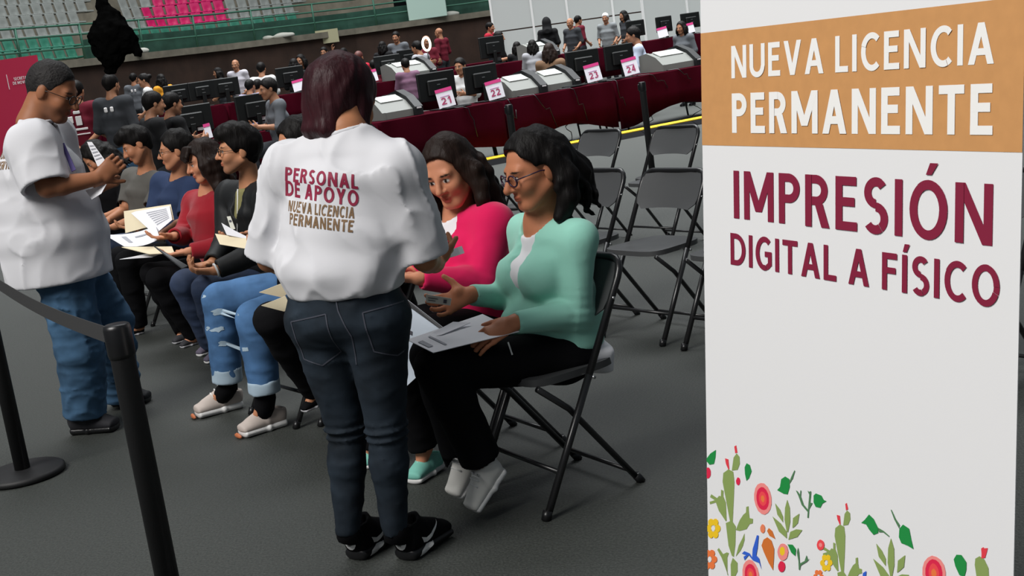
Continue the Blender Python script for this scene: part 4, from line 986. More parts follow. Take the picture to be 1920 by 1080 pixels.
        s.panto = s.garment(name, material, ['pel', 'hipL', 'hipR', 'knL', 'knR', 'anL', 'anR'], .2, fn, h)
        return s.panto
    def hair(s, material, fn, name='hair', h=.006, amp=.005, seed=5, lo=.2, strand=(40, 40, 7), smooth=1, drop=0.0):
        c = s.J['head']
        F = Field(c - lo - V3((0, 0, drop)), c + lo, h)
        fn(F)
        def disp(P):
            q = (P - c) @ s.HM
            n0 = vnoise(q * 9, 1.0, seed + 3)
            n = vnoise(q * np.array(strand) + n0[:, None] * 1.5, 1.0, seed)
            return amp * n + amp * .7 * n0
        F.displace(disp, .03)
        return F.build(name, material, s.o, s.root, None, smooth)
    def cap_hair(s, F, grow=.012, front=.05, side=-.01, back=-.075, hairline=.08, k=.0, face=.098):
        """skull cap of hair: shell over the cranium with the face region removed"""
        hs = s.hs
        F.ell(s.HL(0, -.016, .04), [(.074 + grow) * hs, (.094 + grow) * hs, (.083 + grow) * hs], s.HM, k)
        F.cone(s.HL(0, -.06, 0), s.HL(0, -.06, back), .05 * hs, .035 * hs, .03)
        F.ell(s.HL(0, .095 + front - .05, hairline - .1), [face * hs, .085 * hs, .1 * hs], s.HM, .01, 's')
        for x in (-1, 1):
            F.ell(s.HL(x * .088, .005, -.04 + side), [.03 * hs, .04 * hs, .05 * hs], s.HM, .01, 's')

def shoe(fig, heel, toe, up, mu, ms, width=1.0, collar=.085, name='shoe', sole_h=.028, toe_mat=None, laces=None):
    heel = V3(heel); toe = V3(toe); f = toe - heel; L = np.linalg.norm(f); f /= L
    M = frame(f, up)
    k = L / .27
    P = lambda x, y, z: heel + M @ (V3((x * width, y, z)) * k)
    lo = np.minimum(heel, toe) - .13; hi = np.maximum(heel, toe) + .16
    U = Field(lo, hi, .0055)
    U.econe(P(0, .05, .05), P(0, .12, .05), (.034 * k * width, .046 * k), (.036 * k * width, .042 * k), M[:, 0], .01)
    U.econe(P(0, .12, .045), P(0, .226, .032), (.036 * k * width, .040 * k), (.040 * k * width, .024 * k), M[:, 0], .015)
    U.cone(P(0, .062, .06), P(0, .066, collar), .039 * k, .041 * k, .015)
    U.cone(P(0, .105, .082), P(0, .185, .052), .03 * k, .022 * k, .02)
    U.cone(P(0, .10, .085), P(0, .105, collar + .012), .024 * k, .014 * k, .015)
    U.cut(P(0, .06, collar), M[:, 2] - M[:, 1] * .25)
    U.cone(P(0, .068, collar - .03), P(0, .07, collar + .05), .030 * k, .033 * k, .003, 's')
    U.cut(P(0, 0, sole_h * .75), -M[:, 2])
    u = U.build(name, mu, fig.o, fig.root)
    Sf = Field(lo, hi, .0055)
    Sf.econe(P(0, .045, .018), P(0, .12, .016), (.037 * k * width, .024 * k), (.036 * k * width, .022 * k), M[:, 0], .01)
    Sf.econe(P(0, .12, .016), P(0, .225, .018), (.036 * k * width, .022 * k), (.044 * k * width, .02 * k), M[:, 0], .02)
    Sf.cut(P(0, 0, 0), -M[:, 2])
    Sf.cut(P(0, 0, sole_h), M[:, 2])
    Sf.build('sole', ms, u, fig.root)
    if laces:
        lc = MB()
        for i in range(5):
            y = .118 + i * .019; z = .112 - i * .0125
            lc.tube([P(-.026, y, z - .014) - fig.root, P(0, y + .004, z + .004) - fig.root, P(.026, y, z - .014) - fig.root], .0032, 6)
        lc.build('laces', laces, u)
    return u, P, M

def drape_poly(parent, target, polys, origin, ux, uy, ndir, material, name, off=.002, root=(0, 0, 0), sub=.012):
    """flat outlines (metres, in the ux/uy plane) laid onto the target mesh"""
    import bmesh
    bm = bmesh.new()
    for poly in polys:
        bm.faces.new([bm.verts.new((x, y, 0)) for x, y in poly])
    return drape_bm(parent, target, bm, bpy.data.meshes.new(name), origin, ux, uy, ndir, material, name, off, root, sub)

def strip(pts, w):
    out = []
    for (a, b) in zip(pts[:-1], pts[1:]):
        a = np.array(a); b = np.array(b); d = b - a; d = d / np.linalg.norm(d); n = np.array([-d[1], d[0]]) * w / 2
        out.append([tuple(a - n), tuple(b - n), tuple(b + n), tuple(a + n)])
    return out

def drape_bm(parent, target, bm, me, origin, ux, uy, ndir, material, name, off, root, sub):
    import bmesh
    if target is not None:
        bmesh.ops.triangulate(bm, faces=bm.faces)
        for _ in range(4):
            ed = [e for e in bm.edges if e.calc_length() > sub]
            if not ed: break
            bmesh.ops.subdivide_edges(bm, edges=ed, cuts=1)
            bmesh.ops.triangulate(bm, faces=bm.faces)
    o3, ux, uy, nd = Vector(origin), Vector(ux).normalized(), Vector(uy).normalized(), Vector(ndir).normalized()
    bvh = None
    if target is not None:
        vv = [v.co + Vector(root) for v in target.data.vertices]
        bvh = BVHTree.FromPolygons(vv, [p.vertices[:] for p in target.data.polygons])
    dead = []
    for v in bm.verts:
        p = o3 + ux * v.co.x + uy * v.co.y - nd * v.co.z
        if bvh:
            h = bvh.ray_cast(p - nd * .5, nd)
            if h[0] is not None: p = h[0] - nd * (off + v.co.z)
            else: dead.append(v)
        v.co = p - Vector(root)
    if dead: bmesh.ops.delete(bm, geom=dead, context='VERTS')
    bm.to_mesh(me); bm.free()
    me.materials.clear(); me.materials.append(material)
    return link(name, me, parent)

def glyph(ch, t):
    """one capital or digit as convex pieces, cap height 1; returns pieces, width"""
    P = []
    V = lambda x, y0=0., y1=1.: P.append([(x, y0), (x + t, y0), (x + t, y1), (x, y1)])
    H = lambda y, x0, x1: P.append([(x0, y), (x1, y), (x1, y + t), (x0, y + t)])
    k = 1.12
    G_ = lambda x0, y0, x1, y1, w=None: P.append([(x0, y0), (x0 + (w or t * k), y0), (x1 + (w or t * k), y1), (x1, y1)])
    def arc(cx, cy, rx, ry, a0, a1, n=18):
        for i in range(n):
            u, v = math.radians(a0 + (a1 - a0) * i / n), math.radians(a0 + (a1 - a0) * (i + 1) / n)
            P.append([(cx + rx * math.cos(u), cy + ry * math.sin(u)), (cx + rx * math.cos(v), cy + ry * math.sin(v)), (cx + (rx - t) * math.cos(v), cy + (ry - t) * math.sin(v)), (cx + (rx - t) * math.cos(u), cy + (ry - t) * math.sin(u))])
    if ch in 'IÍ':
        V(0); w = t
        if ch == 'Í': P.append([(.02, 1.07), (t * .9, 1.07), (t * 1.5, 1.28), (t * .5, 1.28)])
    elif ch == 'L': V(0); H(0, 0, .48); w = .48
    elif ch in 'EF':
        V(0); H(1 - t, 0, .5); H(.45, 0, .46); w = .52
        if ch == 'E': H(0, 0, .52)
    elif ch == 'T': H(1 - t, 0, .62); V(.31 - t / 2); w = .62
    elif ch == 'N': V(0); V(.70 - t); G_(0, 1, .70 - t * k, 0); w = .70
    elif ch == 'M': V(0); V(.86 - t); G_(0, 1, .43 - t * k / 2, .18); G_(.86 - t * k, 1, .43 - t * k / 2, .18); w = .86
    elif ch == 'V': G_(0, 1, .36 - t * k / 2, 0); G_(.72 - t * k, 1, .36 - t * k / 2, 0); w = .72
    elif ch == 'A': G_(.37 - t * k / 2, 1, 0, 0); G_(.37 - t * k / 2, 1, .74 - t * k, 0); H(.22, .14, .60); w = .74
    elif ch == 'Y': G_(0, 1, .34 - t * k / 2, .4); G_(.68 - t * k, 1, .34 - t * k / 2, .4); V(.34 - t / 2, 0, .46); w = .68
    elif ch == 'U': V(0, .3); V(.68 - t, .3); arc(.34, .34, .34, .35, 180, 360); w = .68
    elif ch in 'OÓ':
        arc(.39, .5, .39, .515, 0, 360, 32); w = .78
        if ch == 'Ó': P.append([(.34, 1.10), (.34 + t * .7, 1.10), (.39 + t * 1.2, 1.30), (.39 + t * .2, 1.30)])
    elif ch == 'C': arc(.39, .5, .39, .515, 48, 312, 26); w = .66
    elif ch == 'G': arc(.39, .5, .39, .515, 48, 325, 26); H(.40, .40, .70); V(.70 - t, .14, .5); w = .70
    elif ch == 'D': V(0); H(0, 0, .30); H(1 - t, 0, .30); arc(.28, .5, .42, .5, -90, 90, 20); w = .70
    elif ch in 'PR':
        V(0); H(1 - t, 0, .30); H(.42, 0, .30); arc(.28, .71, .29, .29, -90, 90, 14); w = .57
        if ch == 'R': G_(.24, .46, .62 - t * k * 1.1, 0, t * k * 1.1); w = .62
    elif ch == 'S':
        arc(.28, .735, .27, .28, 35, 270, 18); arc(.27, .275, .28, .29, -145, 90, 18); w = .55
    elif ch == '1': V(.2); P.append([(.02, .72), (.2, 1), (.2, .8), (.06, .62)]); w = .36
    elif ch == '2': arc(.27, .70, .27, .30, -20, 165, 16); G_(.0, t * .8, .38, .58, t * 1.3); H(0, 0, .56); w = .56
    elif ch == '3': arc(.25, .735, .26, .27, -90, 150, 16); arc(.25, .28, .29, .29, -150, 90, 16); w = .55
    elif ch == '4': V(.34); H(.2, 0, .56); G_(0, .24, .32, 1, t); w = .56
    else: w = .32
    return P, w

def text_polys(body, t):
    x = 0; out = []
    for ch in body:
        P, w = glyph(ch, t)
        out += [[(px + x, py) for px, py in q] for q in P]
        x += w + (.15 if ch != ' ' else -.02)
    return out, x - .15

def drape_text(parent, target, body, origin, ux, uy, ndir, width, height, material, name='lettering', bold=.16, off=.0025, root=(0, 0, 0), sub=.01, ref=None):
    """stroke lettering; width and cap height in metres, centred on origin, laid onto the target mesh (world coordinates)"""
    import bmesh
    polys, wt_ = text_polys(body, bold)
    bm = bmesh.new()
    for i_, q in enumerate(polys):
        try: bm.faces.new([bm.verts.new(((x / wt_ - .5) * width, (y - .5) * height, (i_ % 23) * 4e-5)) for x, y in q])
        except ValueError: pass
    bmesh.ops.recalc_face_normals(bm, faces=bm.faces)
    return drape_bm(parent, target, bm, bpy.data.meshes.new(name), origin, ux, uy, ndir, material, name, off, root, sub)
# ------------------------------------------------------------------ people in front
WHITE_TEE = mat('white_cotton', (.64, .64, .67), rough=.85, bump=.06, bscale=700, spec=.2)
DENIM_DARK = mat('dark_denim', (.014, .021, .030), rough=.8, bump=.1, bscale=900, var=.6, vscale=7, spec=.2)
BLACK_CLOTH = mat('black_cloth', (.005, .005, .006), rough=.9, bump=.08, bscale=500, spec=.1)
MAROON_INK = mat('maroon_print', lin(138, 22, 58), rough=.7)
BROWN_INK = mat('brown_print', lin(120, 92, 62), rough=.7)
STITCH = mat('denim_stitch', (.05, .055, .075), rough=.8)
BLACK_GLOSS = mat('black_plastic', (.006, .006, .007), rough=.35)
WHITE_RUB = mat('white_rubber', (.75, .75, .74), rough=.5)
PAPER = mat('paper', (.80, .80, .84), rough=.8)
CREAM = mat('cream_card', (.78, .68, .48), rough=.8)
CHARC = mat('charcoal_plastic', (.03, .032, .036), rough=.5)

def ring_collar(fig, parent, material, r, drop=0., tube=.009, tilt=0., c=None):
    J = fig.J
    c = (J['neck'] if c is None else c) + fig.fwd * drop
    nv = (J['head'] - J['neck']) * V3((.4, .4, 1)); nv = nv / np.linalg.norm(nv)
    M = frame(fig.fwd, nv)
    F = Field(c - .14, c + .14, .0055)
    pts = [c + M @ V3((math.cos(a) * r, math.sin(a) * r * .95, tilt * math.sin(a))) for a in np.linspace(0, 2 * math.pi, 21)]
    F.chain(pts, [tube] * 21)
    return F.build('collar', material, parent, fig.root)

# ---- the helper with her back to the camera
w = Fig('W', 'woman in white printed T-shirt and dark jeans standing with her back turned', h=.0085, hf=.0045, skin=(0.438, 0.189, 0.093))
J = w.J
w.set_head((.62, .70, -.40), (.15, .1, 1), 1.02)
w.hands = [dict(w=J['wrL'], d=(.3, .9, .1), n=(0, 0, 1), side=1, curl=.4), dict(w=J['wrR'], d=(.25, .9, .15), n=(-.5, 0, .9), side=-1, curl=.5)]
w.body(female=True)
up = lambda z: V3((0, 0, z))
secs = [(J['pel'] + up(.03), .178, .135), (J['pel'] + up(.12), .198, .155), (lerp(J['pel'], J['chest'], .6), .188, .14), (J['chest'] - up(.01), .185, .12), (lerp(J['chest'], J['neck'], .4), .15, .09)]
wt = w.top(WHITE_TEE, secs, (.078, .08, .078), .98, .066, -.004, folds=.013, h=.0065, hem=((0, 0, .862), (0, 0, -1)), name='t_shirt', trap=.05)
ring_collar(w, wt, WHITE_TEE, .064, -.006, .008)
nd = (.12, .98, -.12)
for body, o_, ux, wd, ht, mm in (('PERSONAL', (-.512, 3.62, 1.224), (.209, 0, -.050), .25, .041, MAROON_INK), ('DE APOYO', (-.519, 3.62, 1.180), (.205, 0, -.054), .25, .045, MAROON_INK),
                                 ('NUEVA LICENCIA', (-.525, 3.62, 1.134), (.186, 0, -.042), .225, .032, BROWN_INK), ('PERMANENTE', (-.526, 3.62, 1.096), (.179, 0, -.042), .215, .034, BROWN_INK)):
    drape_text(wt, wt, body, o_, ux, (.18, 0, 1), nd, wd, ht, mm, bold=.19, root=w.root, off=.001)
wp = w.pants(DENIM_DARK, (.1, .06, .053, .036), waist=.11, seat=(.19, .145), folds=.006, name='jeans', an_up=-.01, crease=.004)
pk = [(-.065, .06), (.065, .075), (.068, -.05), (.005, -.085), (-.055, -.06), (-.065, .06)]
for o_ in ((-.625, 3.5, .77), (-.385, 3.5, .775)):
    drape_poly(wp, wp, strip(pk, .004), o_, (1, 0, 0), (0, 0, 1), nd, STITCH, 'back_pocket', root=w.root)
drape_poly(wp, wp, strip([(0, .13), (.005, .05), (.03, -.03), (.02, -.12)], .004), (-.525, 3.5, .80), (1, 0, 0), (0, 0, 1), nd, STITCH, 'seam', root=w.root)
HAIR_RED = mat('dark_red_hair', (.030, .006, .009), rough=.5, bump=.5, bscale=60, wave=(1, 1, .12), var=.5, vscale=12, spec=.2)
HAIR_BLK = mat('black_hair', (.005, .004, .0038), rough=.55, bump=.5, bscale=60, wave=(1, 1, .12), spec=.14)
HAIR_BRN = mat('brown_hair', (.015, .008, .006), rough=.55, bump=.5, bscale=60, wave=(1, 1, .12), var=.3, vscale=14, spec=.14)
def wh(F):
    w.cap_hair(F, .020, .055, 0, -.06, .06)
    F.ell(w.HL(0, -.025, .035), (.094, .095, .096), w.HM, .03)
    F.ell(w.HL(0, -.055, -.02), (.075, .062, .075), w.HM, .03)
    F.ell(w.HL(0, .105, -.05), (.07, .06, .11), w.HM, .01, 's')
    F.chain([w.HL(.075, .02, .0), w.HL(.072, .02, -.07), w.HL(.06, .01, -.13), w.HL(.06, .02, -.18)], [.03, .028, .022, .008], .02)
    F.chain([w.HL(-.07, .0, .0), w.HL(-.062, -.02, -.07), w.HL(-.045, -.03, -.11)], [.03, .028, .012], .02)
    for x in (-.04, -.015, .015, .04): F.chain([w.HL(x, -.07, -.04), w.HL(x * 1.1, -.07, -.1), w.HL(x, -.055, -.135)], [.025, .02, .008], .02)
w.hair(HAIR_RED, wh, amp=.005)
# shoes
fdir = V3((.55, .83, 0)); fdir /= np.linalg.norm(fdir)
for q in 'LR':
    h0 = J['heel' + q] * V3((1, 1, 0)) + V3((0, .02, .0))
    u, P_, M_ = shoe(w, h0, h0 + fdir * .285, (0, 0, 1), BLACK_CLOTH, BLACK_GLOSS, 1.12, .112, sole_h=.036)
    MB().tube([h0 + fdir * .09 + up(.06) - w.root, J['an' + q] - w.root, J['an' + q] + up(.05) - w.root], [.036, .041, .036], 12).build('sock', BLACK_CLOTH, w.o)
    b = P_(-.0, -.004, .055)
    MW = Matrix([list(r) for r in M_])
    # white heel tab with mark
    ell = [(math.cos(a) * .023, math.sin(a) * .029) for a in np.linspace(0, 2 * math.pi, 15)[:-1]]
    nd2 = tuple(M_[:, 1])
    tab = drape_poly(u, u, [ell], P_(0, 0, .064), M_[:, 0], (0, 0, 1), nd2, WHITE_RUB, 'heel_tab', root=w.root)
    drape_poly(u, u, [[(-.012, .003), (-.004, -.004), (.013, .007), (-.003, .001)]] , P_(0, 0, .07), M_[:, 0], (0, 0, 1), nd2, BLACK_GLOSS, 'heel_mark', off=.004, root=w.root)
    drape_text(u, u, 'AIR', P_(0, 0, .053), M_[:, 0], (0, 0, 1), nd2, .014, .006, BLACK_GLOSS, 'heel_lettering', off=.004, root=w.root)
    for sd in (1,):
        sw = [(-.055, .01), (-.045, -.012), (-.028, -.016), (.06, .022), (-.03, -.001), (-.042, .004)]
        drape_poly(u, u, [sw], P_(.05, .13, .052), M_[:, 1], (0, 0, 1), tuple(-M_[:, 0]), WHITE_RUB, 'side_mark', root=w.root)
        so = [c for c in u.children if c.name.startswith('sole')][0]
        drape_poly(so, so, [[(-.03, -.012), (.0, -.014), (.045, .012), (.02, .014), (-.02, .004)]], P_(.05, .09, .018), M_[:, 1], (0, 0, 1), tuple(-M_[:, 0]), WHITE_RUB, 'sole_window', root=w.root)

# ---- seated woman in the mint cardigan
MINT = mat('mint_knit', lin(150, 212, 194), rough=.85, bump=.08, bscale=600, sheen=.2, spec=.2)
mm = Fig('M', 'seated woman in mint cardigan and glasses holding a card and a document', 'people seated in the row of chairs', h=.0085, hf=.004, skin=(0.521, 0.205, 0.106))
J = mm.J
mm.set_head((-.90, -.40, -.2), (-.06, 0, 1), 1.05)
mm.hands = [dict(w=J['wrL'], d=(-.85, -.2, -.28), n=(-.1, .55, -.8), side=1, curl=.32, s=1.0, thumb=(.7, .55, .2)),
            dict(w=J['wrR'], d=(-.9, -.25, -.18), n=(.1, -.75, .5), side=-1, curl=.55, s=1.0, thumb=(.35, 1., .1), spread=.1)]
mm.body(female=True, nose=1.1)
secs = [(J['pel'] + up(.03), .165, .135), (J['pel'] + up(.11), .16, .135), (lerp(J['pel'], J['chest'], .62), .15, .12), (J['chest'] + up(.02), .16, .115), (lerp(J['chest'], J['neck'], .5), .135, .085)]
def mx(F):
    for sd in (-1, 1):
        F.ell(J['chest'] + mm.fwd * .10 + mm.xax * sd * .07 - up(.035), (.075, .075, .075), None, .04)
    F.ell(J['pel'] + mm.fwd * .07 + up(.12), (.14, .11, .075), None, .04)
def mv(F):
    M = frame(mm.fwd, (0, 0, 1))
    a = J['neck'] + mm.fwd * .10
    for i in range(7):
        t_ = i / 6
        c = lerp(a + up(.02), J['chest'] + mm.fwd * .17 - up(.03), t_)
        F.ell(c, (.085 * (1 - t_) + .008, .075, .032), M, .004, 's')
mt = mm.top(MINT, secs, (.055, .05, .036), 1.97, .075, .02, name='cardigan', extra=mx, folds=.005, hem=(tuple(J['pel'] + up(-.005)), (0, 0, -1)), post=mv)
# white top under it
secs2 = [(J['pel'] - up(.03), .166, .136), (lerp(J['pel'], J['chest'], .6), .13, .10), (J['chest'], .145, .104), (lerp(J['chest'], J['neck'], .7), .115, .078)]
def ux_(F):
    F.loft(secs2, mm.xax, .03)
    F.econe(J['pel'] - mm.fwd * .085 - up(.02), J['pel'] - mm.fwd * .085 - up(.085), (.16, .055), (.15, .04), mm.xax, .03)
    for sd in (-1, 1):
        F.ell(J['chest'] + mm.fwd * .10 + mm.xax * sd * .06 - up(.035), (.07, .07, .07), None, .04)
    F.cone(J['neck'] + mm.fwd * .03 + up(.01), J['neck'] + up(.2), .062, .08, .006, 's')
mm.garment('blouse', mat('white_blouse', (.75, .75, .78), rough=.8, spec=.2), ['pel', 'neck', 'chest'], .24, ux_)
mpn = mm.pants(BLACK_CLOTH, (.088, .075, .066, .068), waist=.05, seat=(.165, .13), folds=.004)
drape_poly(mpn, mpn, strip([(0, .02), (.008, -.022)], .005), (-.037, 3.85, .59), (1, 0, 0), (0, 0, 1), (0, .98, -.18), WHITE_RUB, 'drawcord', root=mm.root)
def mh(F):
    mm.cap_hair(F, .018, .04, -.0, -.06, .092, face=.105)
    F.ell(mm.HL(0, -.05, .02), (.098, .085, .095), mm.HM, .03)
    for x in (-1, 1):
        F.chain([mm.HL(x * .078, -.035, .03), mm.HL(x * .09, -.055, -.04), mm.HL(x * .095, -.04, -.10), mm.HL(x * .085, .01, -.15)], [.03, .038, .036, .022], .02)
    F.chain([mm.HL(0, -.09, .0), mm.HL(.0, -.12, -.06), mm.HL(0, -.14, -.12)], [.06, .065, .045], .03)
    rnd = random.Random(4)
    for i in range(26):
        a = rnd.uniform(-1, 1)
        x = a * .1; y = -.06 - .08 * (1 - a * a) + rnd.uniform(-.02, .03); z = rnd.uniform(-.14, -.04)
        if abs(a) > .8: y += .05
        p = V3((x, y, z)); pts = []
        ph = rnd.uniform(0, 6)
        for t in range(5):
            pts.append(mm.HL(*(p + V3((math.sin(ph + t * 1.4) * .012, math.cos(ph + t * 1.4) * .012 - t * .003, -t * .018)))))
        F.chain(pts, [.014, .013, .011, .009, .005], .008)
    F.ell(mm.HL(.078, .012, -.005), (.02, .026, .03), mm.HM, .01, 's'); F.ell(mm.HL(-.078, .012, -.005), (.02, .026, .03), mm.HM, .01, 's')
mm.hair(HAIR_BLK, mh, amp=.006, h=.0055, drop=.06, lo=.22)
SNEAK_W = mat('white_leather', (.72, .71, .67), rough=.55, bump=.05, bscale=200)
for q in 'LR':
    hl, to = J['heel' + q], J['toe' + q]
    to = to * V3((1, 1, 0)) + V3((0, 0, .012)); n = (to - hl)
    up_ = np.cross(np.cross(n, V3((0, 0, 1))), n)
    u, P_, M_ = shoe(mm, hl - up_ / np.linalg.norm(up_) * .02, to, up_, SNEAK_W, WHITE_RUB, 1.2, .10, laces=WHITE_RUB)
    lc = MB()
    lc.tube([V3(P_(0, .115, .108)) - mm.root, V3(P_(-.03, .135, .125)) - mm.root, V3(P_(-.05, .13, .11)) - mm.root, V3(P_(-.02, .118, .105)) - mm.root], .0025, 6)
    lc.build('lace_bow', WHITE_RUB, u)

def glasses(fig, material, lens=None, rx=.024, rz=.018, y=.103, thick=.0022, lens_mat=None):
    mb = MB()
    for x in (-1, 1):
        pts = [fig.HL(x * .033 + math.cos(a) * rx, y - abs(math.cos(a) * rx + x * .033) * .12, .002 + math.sin(a) * rz) - fig.root for a in np.linspace(0, 2 * math.pi, 17)]
        mb.tube(pts, thick * fig.hs, 6, cap=False)
        mb.tube([fig.HL(x * (.033 + rx), y - .008, .006) - fig.root, fig.HL(x * .078, .02, .008) - fig.root, fig.HL(x * .08, -.02, .0) - fig.root], thick * .8, 6)
    mb.tube([fig.HL(-.033 + rx, y, .004) - fig.root, fig.HL(0, y + .004, .007) - fig.root, fig.HL(.033 - rx, y, .004) - fig.root], thick, 6)
    return mb.build('glasses', material, fig.o)
glasses(mm, mat('plum_frame', (.03, .01, .03), rough=.3), thick=.003)
# ---- standing man at the left edge
DENIM_BLUE = mat('blue_denim', lin(62, 92, 120), rough=.85, bump=.1, bscale=900, var=.4, vscale=7, spec=.2)
l = Fig('L', 'man in white printed T-shirt and loose blue jeans standing and reading papers', h=.009, hf=.005, skin=(0.312, 0.127, 0.063))
J = l.J
l.set_head((.88, -.12, -.48), (.45, 0, 1), 1.1)
l.hands = [dict(w=J['wrR'], d=(.75, .1, .45), n=(.1, .9, .2), side=1, curl=1.1, s=1.08), dict(w=J['wrL'], d=(.8, -.2, .3), n=(.1, -.9, .2), side=1, curl=.9, s=1.08)]
l.body(arm=1.22, beard=.35, scalp=(.02, .017, .016), nose=1.15, neck_r=.066)
secs = [(J['pel'] + V3((-.02, 0, -.14)), .238, .24), (J['pel'] + V3((-.015, 0, .12)), .23, .245), (lerp(J['pel'], J['chest'], .65) + V3((-.01, 0, 0)), .21, .225), (J['chest'] + V3((0, 0, .02)), .20, .18), (lerp(J['chest'], J['neck'], .55) - V3((.01, 0, 0)), .16, .125)]
lt = l.top(WHITE_TEE, secs, (.105, .108, .105), 1.0, .085, .02, folds=.012, seed=8, hem=((0, 0, .735), (0, 0, -1)), name='t_shirt', trap=.065)
ring_collar(l, lt, WHITE_TEE, .08, .012, .009)
for body, zz, xx, wd, ht, mt_ in (('PERSONAL', 1.425, -2.185, .22, .04, MAROON_INK), ('DE APOYO', 1.383, -2.19, .22, .045, MAROON_INK), ('NUEVA LICENCIA', 1.335, -2.19, .20, .032, BROWN_INK), ('PERMANENTE', 1.292, -2.19, .20, .034, BROWN_INK)):
    drape_text(lt, lt, body, (xx, 5.72, zz), (.72, -.69, 0), (0, 0, 1), (.69, .72, 0), wd, ht, mt_, bold=.19, root=l.root, off=.0015)
l.pants(DENIM_BLUE, (.125, .108, .10, .10), waist=.1, seat=(.19, .17), folds=.012, name='jeans', seed=12, an_up=.0)
GREY_HAIR = mat('greying_black_hair', (.02, .018, .018), rough=.6, bump=.6, bscale=90, spec=.2)
def lh(F):
    l.cap_hair(F, .006, .05, .01, -.03, .088)
l.hair(GREY_HAIR, lh, amp=.003, h=.0055)
glasses(l, BLACK_GLOSS, y=.11)
for q in 'LR':
    shoe(l, J['heel' + q] * V3((1, 1, 0)), J['toe' + q] * V3((1, 1, 0)) + V3((.03 if q == 'R' else .05, 0, 0)), (0, 0, 1), mat('dark_suede', (.012, .012, .016), rough=.8), BLACK_GLOSS, 1.1, .08)

def seated(key, label, skin, head, hands, shirt, secs, sleeve, end, pants, pant_r, hairfn, hairmat, shoe_mats, female=False, beard=0., hs=1.0, folds=.005, hair_amp=.005, seat=(.16, .13), neck_cut=.07, extra=None, post=None, topname='shirt', pname='trousers', hair_lo=.2, drop=0., arm=1.0, h=.0095, hf=.005, hem=-.02, an_up=0., shoe_w=1.05, brow=(.02, .013, .01), scale=1.0, nose=1.0):
    f = Fig(key, label, 'people seated in the row of chairs', scale, skin, h, hf)
    J = f.J
    f.set_head(*head, size=hs)
    f.hands = hands(J) if hands else []
    for q, n_, sd in (('L', (.1, .3, .9), -1), ('R', (0, .1, .9), 1)):
        if not any(np.allclose(V3(h_['w']), J['wr' + q]) for h_ in f.hands):
            f.hands.append(dict(w=J['wr' + q], d=J['wr' + q] - J['el' + q], n=n_, side=sd, curl=.7))
    f.body(female=female, beard=beard, arm=arm, brow=brow, nose=nose)
    sc = [(J['pel'] + V3((0, 0, .03)), secs[0][0], secs[0][1]), (lerp(J['pel'], J['chest'], .35), secs[1][0], secs[1][1]), (lerp(J['pel'], J['chest'], .7), secs[2][0], secs[2][1]), (J['chest'] + V3((0, 0, .02)), secs[3][0], secs[3][1]), (lerp(J['chest'], J['neck'], .5), secs[3][0] * .85, secs[3][1] * .8)]
    f.topo = f.top(shirt, sc, sleeve, end, neck_cut, .01, folds=folds, name=topname, hem=(tuple(J['pel'] + V3((0, 0, hem))), (0, 0, -1)), extra=extra and (lambda F: extra(f, F)), post=post and (lambda F: post(f, F)), h=.0085, seed=sum(map(ord, key)))
    f.panto = f.pants(pants, pant_r, waist=.05, seat=seat, folds=.005, name=pname, an_up=an_up, h=.009, seed=sum(map(ord, key)) + 3)
    f.hair(hairmat, lambda F: hairfn(f, F), amp=hair_amp, h=.0065, lo=hair_lo, drop=drop)
    for q in 'LR':
        hl = J['heel' + q].copy(); to = J['toe' + q].copy()
        if key not in ('H2',) or q == 'R':
            hl[2] = to[2] = 0.0
        shoe(f, hl, to, (0, 0, 1), shoe_mats[0], shoe_mats[1], shoe_w, laces=shoe_mats[1] if key in ('H3', 'P', 'G4') else None, sole_h=.034 if key == 'H3' else .028)
    return f

def short_hair(grow=.014, hl=.082, tuft=.0):
    def fn(f, F):
        f.cap_hair(F, grow, .05, .0, -.04, hl)
        if tuft:
            F.ell(f.HL(0, .025, .10), (.08 * f.hs, .085 * f.hs, .05 * f.hs), f.HM, .03)
            F.ell(f.HL(0, .085, .085), (.06, .035, .035), f.HM, .02)
    return fn
def long_hair(length=.2, bang=0, wave=.012, seed=1, vol=1.0):
    def fn(f, F):
        f.cap_hair(F, .016, .045, .02, -.06, .086)
        rnd = random.Random(seed)
        for i in range(22):
            a = -1 + 2 * i / 21
            th = a * 1.9
            x, y = math.sin(th) * .088 * vol, -math.cos(th) * .1 * vol + .0
            pts = [f.HL(x * .8, y * .8, .03)]
            ph = rnd.uniform(0, 6)
            ln = length * rnd.uniform(.85, 1.1)
            for t in range(1, 7):
                u = t / 6
                pts.append(f.HL(x * (1 + .25 * u) + math.sin(ph + t * 1.3) * wave, y * (1 + .2 * u) + math.cos(ph + t * 1.3) * wave, .03 - u * (ln + .03)))
            F.chain(pts, [.026, .027, .026, .023, .019, .014, .007], .012)
        if bang:
            for x in (-.05, -.025, 0, .025, .05):
                F.chain([f.HL(x * .7, .07, .10), f.HL(x, .1, .06), f.HL(x * 1.1, .102, .032)], [.02, .014, .006], .012)
    return fn

